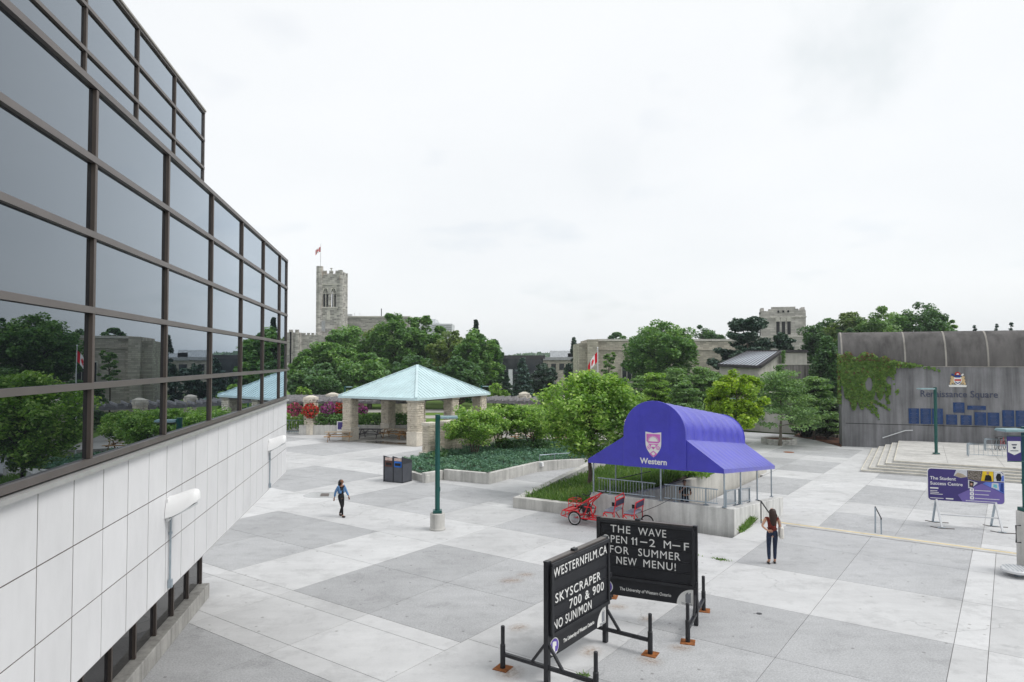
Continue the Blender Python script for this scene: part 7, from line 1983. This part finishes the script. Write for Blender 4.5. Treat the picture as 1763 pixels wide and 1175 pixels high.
# ================================================================== PEOPLE
def skin(name, pts, edges, mat, parent, root=0, sub=1):
    """one continuous surface grown round a skeleton: pts = [(x, y, z, rx, ry)]"""
    me = bpy.data.meshes.new(name + '_skeleton')
    me.from_pydata([p[:3] for p in pts], edges, [])
    o = bpy.data.objects.new(name + '_skeleton', me); COL.objects.link(o)
    o.modifiers.new('skin', 'SKIN')
    sv = me.skin_vertices[0].data if me.skin_vertices else None
    if sv is None:
        bm = bmesh.new(); bm.from_mesh(me); bm.verts.layers.skin.verify(); bm.to_mesh(me); bm.free(); sv = me.skin_vertices[0].data
    for i, p in enumerate(pts):
        sv[i].radius = (p[3], p[4] if len(p) > 4 else p[3]); sv[i].use_root = (i == root)
    s = o.modifiers.new('sub', 'SUBSURF'); s.levels = sub; s.render_levels = sub
    dg = bpy.context.evaluated_depsgraph_get(); dg.update()
    me2 = bpy.data.meshes.new_from_object(o.evaluated_get(dg))
    bpy.data.objects.remove(o); bpy.data.meshes.remove(me)
    me2.materials.clear(); me2.materials.append(MATS[mat])
    me2.polygons.foreach_set('use_smooth', [True] * len(me2.polygons))
    me2.name = name
    return newobj(name, me2, parent)
def hand(pts, edges, wi, palm, fwd, side, s=1.0):
    """palm and five unequal, slightly bent fingers from wrist vertex wi"""
    w_ = Vector(pts[wi][:3]); f = Vector(fwd).normalized(); sd_ = Vector(side).normalized(); n_ = f.cross(sd_).normalized()
    b = len(pts); c = w_ + f * .05 * s; e = w_ + f * .09 * s
    pts += [(*c, .026 * s, .017 * s)]; edges.append((wi, b))
    for k, (o_, ln_) in enumerate(((-.030, .068), (-.010, .080), (.011, .076), (.030, .060))):
        p1 = e + sd_ * o_ * s; p2 = p1 + f * ln_ * .55 * s + n_ * .008 * s; p3 = p2 + f * ln_ * .4 * s + n_ * .022 * s
        i = len(pts); pts += [(*p1, .0105 * s), (*p2, .009 * s), (*p3, .0075 * s)]; edges += [(b, i), (i, i + 1), (i + 1, i + 2)]
    p1 = w_ + f * .035 * s - sd_ * .035 * s; p2 = p1 + f * .035 * s - sd_ * .022 * s + n_ * .01 * s; p3 = p2 + f * .028 * s + n_ * .012 * s
    i = len(pts); pts += [(*p1, .013 * s), (*p2, .0105 * s), (*p3, .009 * s)]; edges += [(b, i), (i, i + 1), (i + 1, i + 2)]
def person(label, loc, rz, H, J, skinm, look=(0, 1, 0)):
    """J: joint positions for a figure 1.70 m tall, x right, y forward, z up"""
    t = thing('person', label, 'person', loc, rz)
    k = H / 1.70
    S_ = lambda p: tuple(c * k for c in p)
    lk = Vector(look).normalized()
    hc = Vector(J['head'])
    pts, ed = [], []
    def A(p, rx, ry=None, to=None):
        pts.append((*S_(p), rx * k, (ry or rx) * k)); i = len(pts) - 1
        if to is not None: ed.append((to, i))
        return i
    pel = A(J['pelvis'], .125, .085)
    wa = A(J['waist'], .105, .078, pel); ch_ = A(J['chest'], .125, .088, wa); nb = A(J['neckbase'], .060, .055, ch_)
    nk = A(tuple(Vector(J['neckbase']) * .45 + (hc - Vector((0, 0, .10))) * .55), .046, .048, nb)
    jw = A(tuple(hc + Vector((0, 0, -.075)) + lk * .022), .048, .055, nk); mid = A(tuple(hc + lk * .004), .072, .082, jw); crn = A(tuple(hc + Vector((0, 0, .075)) - lk * .012), .058, .066, mid)
    for s_ in ('L', 'R'):
        sh_ = A(J['sh' + s_], .052, .050, ch_); el = A(J['el' + s_], .038, .036, sh_); wr = A(J['wr' + s_], .026, .024, el)
        hand(pts, ed, wr, None, J['hf' + s_], J['hs' + s_], k)
        hp_ = A(J['hip' + s_], .084, .084, pel); kn = A(J['kn' + s_], .056, .058, hp_); an = A(J['an' + s_], .036, .040, kn)
        A(J['toe' + s_], .036, .026, an)
    body = skin('body', pts, ed, skinm, t, 0, 1)
    # face: nose, eyes, mouth, ears
    sd_ = lk.cross(Vector((0, 0, 1))).normalized()
    f0 = hc + lk * .086
    def fm(name, c, d_, mat):
        a = math.atan2(sd_.y, sd_.x); MB().box(S_(tuple(c)), (d_[0] * k, d_[1] * k, d_[2] * k), rz=a, top=(.8, .8)).build(name, mat, t, bevel=.003)
    fm('nose', f0 + Vector((0, 0, -.018)), (.022, .034, .042), skinm)
    for s2 in (-1, 1):
        fm('eye', f0 + sd_ * .030 * s2 - lk * .006 + Vector((0, 0, .008)), (.022, .014, .010), 'hair')
        fm('ear', hc + sd_ * .076 * s2 - lk * .005 + Vector((0, 0, -.015)), (.016, .036, .056), skinm)
    fm('mouth', f0 + Vector((0, 0, -.058)) - lk * .008, (.040, .014, .011), 'lips')
    return t, k, J
def cloth(name, t, k, spec, edges, mat, sub=1):
    return skin(name, [(p[0] * k, p[1] * k, p[2] * k, p[3] * k, (p[4] if len(p) > 4 else p[3]) * k) for p in spec], edges, mat, t, 0, sub)
def P3(J, n, rx, ry=None): return (*J[n], rx, ry or rx)
def lerp3(a, b_, f): return tuple(Vector(a).lerp(Vector(b_), f))
def trousers(t, k, J, mat, cuff=1.0, flare=1.12):
    sp_ = [(*J['pelvis'][:2], J['pelvis'][2] + .01, .150, .112), (*J['waist'][:2], J['waist'][2] - .02, .132, .102)]
    ed = [(0, 1)]
    for s_ in ('L', 'R'):
        i = len(sp_)
        sp_ += [P3(J, 'hip' + s_, .094, .096), (*lerp3(J['hip' + s_], J['kn' + s_], .5), .078, .080), P3(J, 'kn' + s_, .062, .064), (*lerp3(J['kn' + s_], J['an' + s_], .45), .056, .060), (*lerp3(J['kn' + s_], J['an' + s_], cuff), .043, .046)]
        ed += [(0, i), (i, i + 1), (i + 1, i + 2), (i + 2, i + 3), (i + 3, i + 4)]
    return cloth('trousers', t, k, sp_, ed, mat)
def top(t, k, J, mat, sleeve=0.0, name='top', fat=1.0, hem=-.03):
    sp_ = [(*J['waist'], .132 * fat, .104 * fat), (*J['pelvis'][:2], J['waist'][2] + hem - .06, .146 * fat, .114 * fat), P3(J, 'chest', .150 * fat, .114 * fat), (*lerp3(J['chest'], J['neckbase'], .75), .088 * fat, .075 * fat)]
    ed = [(0, 1), (0, 2), (2, 3)]
    for s_ in ('L', 'R'):
        i = len(sp_); sp_.append(P3(J, 'sh' + s_, .060 * fat)); ed.append((2, i))
        if sleeve > 0:
            if sleeve <= 1: sp_.append((*lerp3(J['sh' + s_], J['el' + s_], sleeve), .050 * fat)); ed.append((i, i + 1))
            else:
                sp_ += [P3(J, 'el' + s_, .050 * fat), (*lerp3(J['el' + s_], J['wr' + s_], sleeve - 1), .038 * fat)]; ed += [(i, i + 1), (i + 1, i + 2)]
    return cloth(name, t, k, sp_, ed, mat)
def shoes(t, k, J, mat):
    for s_ in ('L', 'R'):
        a, b_ = Vector(J['an' + s_]), Vector(J['toe' + s_])
        hz = b_ - a; hz.z = 0; hz.normalize()
        cloth('shoe', t, k, [(*(a - hz * .03 + Vector((0, 0, -.035))), .058, .052), (*(a + hz * .06 + Vector((0, 0, -.040))), .060, .046), (*(b_ + hz * .025 + Vector((0, 0, .004))), .056, .042)], [(0, 1), (1, 2)], mat)

# woman walking on the left
J = dict(pelvis=(0, 0, .92), waist=(0, .0, 1.08), chest=(0, .01, 1.27), neckbase=(0, 0, 1.42), head=(0, .035, 1.585),
         shL=(-.165, .01, 1.365), elL=(-.225, .10, 1.10), wrL=(-.235, .24, .90), shR=(.165, -.01, 1.365), elR=(.225, -.12, 1.12), wrR=(.235, -.17, .88),
         hfL=(0, .35, -.9), hsL=(0, .9, .35), hfR=(0, -.1, -1), hsR=(0, 1, -.1),
         hipL=(-.085, .0, .88), knL=(-.08, .03, .49), anL=(-.06, -.14, .10), toeL=(-.06, -.02, .035), hipR=(.085, 0, .88), knR=(.085, .14, .50), anR=(.06, .16, .075), toeR=(.065, .30, .045))
t, k, J1 = person('woman with long dark hair walking in a light denim jacket and black leggings', G(587, 890), R(-122), 1.56, J, 'skin_dark', look=(-.25, 1, 0))
trousers(t, k, J, 'cloth_black', .97); top(t, k, J, 'cloth_black', 0, 'shirt', .97, -.14); shoes(t, k, J, 'shoe_black')
jk = [(-.085, -.005, 1.02, .095, .135), (.085, -.005, 1.02, .095, .135), (-.085, .0, 1.27, .090, .130), (.085, .0, 1.27, .090, .130), (0, -.045, 1.2, .1, .075), (0, -.05, 1.0, .10, .07), P3(J, 'shL', .066), P3(J, 'elL', .056), (*lerp3(J['elL'], J['wrL'], .9), .044), P3(J, 'shR', .066), P3(J, 'elR', .056), (*lerp3(J['elR'], J['wrR'], .9), .044), (0, -.03, 1.36, .085, .06)]
cloth('denim_jacket', t, k, jk, [(4, 2), (4, 3), (2, 0), (3, 1), (4, 5), (2, 6), (6, 7), (7, 8), (3, 9), (9, 10), (10, 11), (4, 12)], 'denim_light')
cloth('hair', t, k, [(0, .01, 1.64, .112, .118), (0, -.04, 1.58, .118, .10), (0, -.075, 1.48, .115, .08), (-.01, -.10, 1.36, .105, .06), (-.02, -.11, 1.26, .055, .03), (.085, -.01, 1.50, .035, .05), (.10, .04, 1.38, .03), (-.085, -.01, 1.50, .035, .05)], [(0, 1), (1, 2), (2, 3), (3, 4), (1, 5), (5, 6), (1, 7)], 'hair')
bp_ = cloth('backpack', t, k, [(0, -.17, 1.10, .13, .08), (0, -.17, 1.30, .12, .07), (0, -.16, 1.36, .08, .05)], [(0, 1), (1, 2)], 'cloth_black')
for s_ in (-1, 1): MB().tube([(s_ * .10 * k, -.08 * k, 1.40 * k), (s_ * .11 * k, .07 * k, 1.36 * k), (s_ * .12 * k, .11 * k, 1.22 * k), (s_ * .13 * k, -.08 * k, 1.05 * k)], .014, 5).build('strap', 'cloth_black', bp_)

# woman from behind on the right
J = dict(pelvis=(0, 0, .95), waist=(0, .0, 1.10), chest=(0, .0, 1.28), neckbase=(0, -.01, 1.43), head=(.01, .025, 1.59),
         shL=(-.175, 0, 1.375), elL=(-.315, -.10, 1.15), wrL=(-.175, -.13, 1.035), shR=(.175, 0, 1.375), elR=(.225, -.01, 1.11), wrR=(.23, .09, .90),
         hfL=(.9, -.15, -.15), hsL=(0.1, .1, .95), hfR=(0, .25, -1), hsR=(0, 1, .2),
         hipL=(-.09, .0, .90), knL=(-.10, .02, .49), anL=(-.105, -.05, .085), toeL=(-.125, .09, .035), hipR=(.09, 0, .90), knR=(.085, .04, .49), anR=(.075, .03, .08), toeR=(.09, .17, .035))
t, k, J2 = person('woman seen from behind in a rust red top and dark jeans carrying a cream tote', G(1330, 971), R(-8), 1.775, J, 'skin', look=(.2, 1, 0))
trousers(t, k, J, 'denim_dark', .93); top(t, k, J, 'cloth_rust', .22, 'top', .98, .03)
for s_ in ('L', 'R'):
    a, b_ = Vector(J['an' + s_]), Vector(J['toe' + s_])
    cloth('sandal', t, k, [(*(a + Vector((0, -.05, -.055))), .036, .022), (*(a.lerp(b_, .5) + Vector((0, 0, -.03))), .040, .022), (*(b_ + Vector((0, .02, -.008))), .040, .022)], [(0, 1), (1, 2)], 'shoe_black')
cloth('hair', t, k, [(.01, .005, 1.645, .108, .108), (.01, -.045, 1.585, .112, .09), (.012, -.085, 1.48, .105, .055), (.015, -.10, 1.36, .115, .05), (.02, -.11, 1.24, .10, .045), (.025, -.12, 1.15, .05, .03), (.10, -.06, 1.40, .045), (-.08, -.07, 1.42, .045)], [(0, 1), (1, 2), (2, 3), (3, 4), (4, 5), (2, 6), (2, 7)], 'hair_brown')
tb = thing('tote_bag', 'cream canvas tote bag hanging from the shoulder of the woman in red', 'bag', tuple(G(1330, 971)), R(-8))
MB().prism([(.20 * k, -.17 * k), (.31 * k, -.17 * k), (.33 * k, .15 * k), (.20 * k, .15 * k)], .78 * k, 1.13 * k).build('bag', 'cloth_cream', tb, bevel=.03)
for y in (-.10, .10): MB().tube([(.25 * k, y * k, 1.12 * k), (.235 * k, y * .7 * k, 1.30 * k), (.17 * k, y * .4 * k, 1.45 * k), (.13 * k, y * .3 * k, 1.45 * k)], .013, 5).build('strap', 'cloth_cream', tb)

# man under the canopy
J = dict(pelvis=(0, 0, .93), waist=(0, .0, 1.09), chest=(0, .02, 1.28), neckbase=(0, .02, 1.43), head=(.01, .06, 1.59),
         shL=(-.19, .01, 1.375), elL=(-.26, .07, 1.10), wrL=(-.06, .20, 1.09), shR=(.19, .01, 1.375), elR=(.235, .13, 1.13), wrR=(.075, .20, 1.36),
         hfL=(.9, .2, .05), hsL=(0, .2, 1), hfR=(-.5, -.15, .8), hsR=(.7, .1, .5),
         hipL=(-.09, .0, .89), knL=(-.11, .03, .49), anL=(-.12, .0, .08), toeL=(-.15, .14, .035), hipR=(.09, 0, .89), knR=(.10, .03, .49), anR=(.11, .0, .08), toeR=(.14, .14, .035))
mloc = at(1178.5, 826, 30.2)
t, k, J3 = person('man in a black t-shirt under the canopy raising one hand to his mouth', (mloc.x, mloc.y, mloc.z - 1.74), R(172), 1.74, J, 'skin', look=(.15, 1, -.12))
trousers(t, k, J, 'denim_dark', .99, 1.2); top(t, k, J, 'cloth_black', .62, 't_shirt', 1.06, -.04); shoes(t, k, J, 'shoe_black')
cloth('hair', t, k, [(.01, .04, 1.665, .10, .108), (.01, -.005, 1.61, .105, .09)], [(0, 1)], 'hair')

# ================================================================== THE AIR
m = bpy.data.materials.new('air'); m.use_nodes = True; MATS['air'] = m
t = m.node_tree; t.nodes.remove(t.nodes['Principled BSDF'])
pv = t.nodes.new('ShaderNodeVolumePrincipled'); pv.inputs['Color'].default_value = (0.86, 0.93, 1.0, 1); pv.inputs['Density'].default_value = 0.00028
pv.inputs['Anisotropy'].default_value = 0.0
t.links.new(pv.outputs[0], t.nodes['Material Output'].inputs['Volume'])
hz_ = MB().box((0, 400, 23.2), (6200, 6200, 53.6)).build('haze', 'air', kind='stuff')
tag(hz_, 'thin pale haze hanging in the air over the whole campus', 'haze')
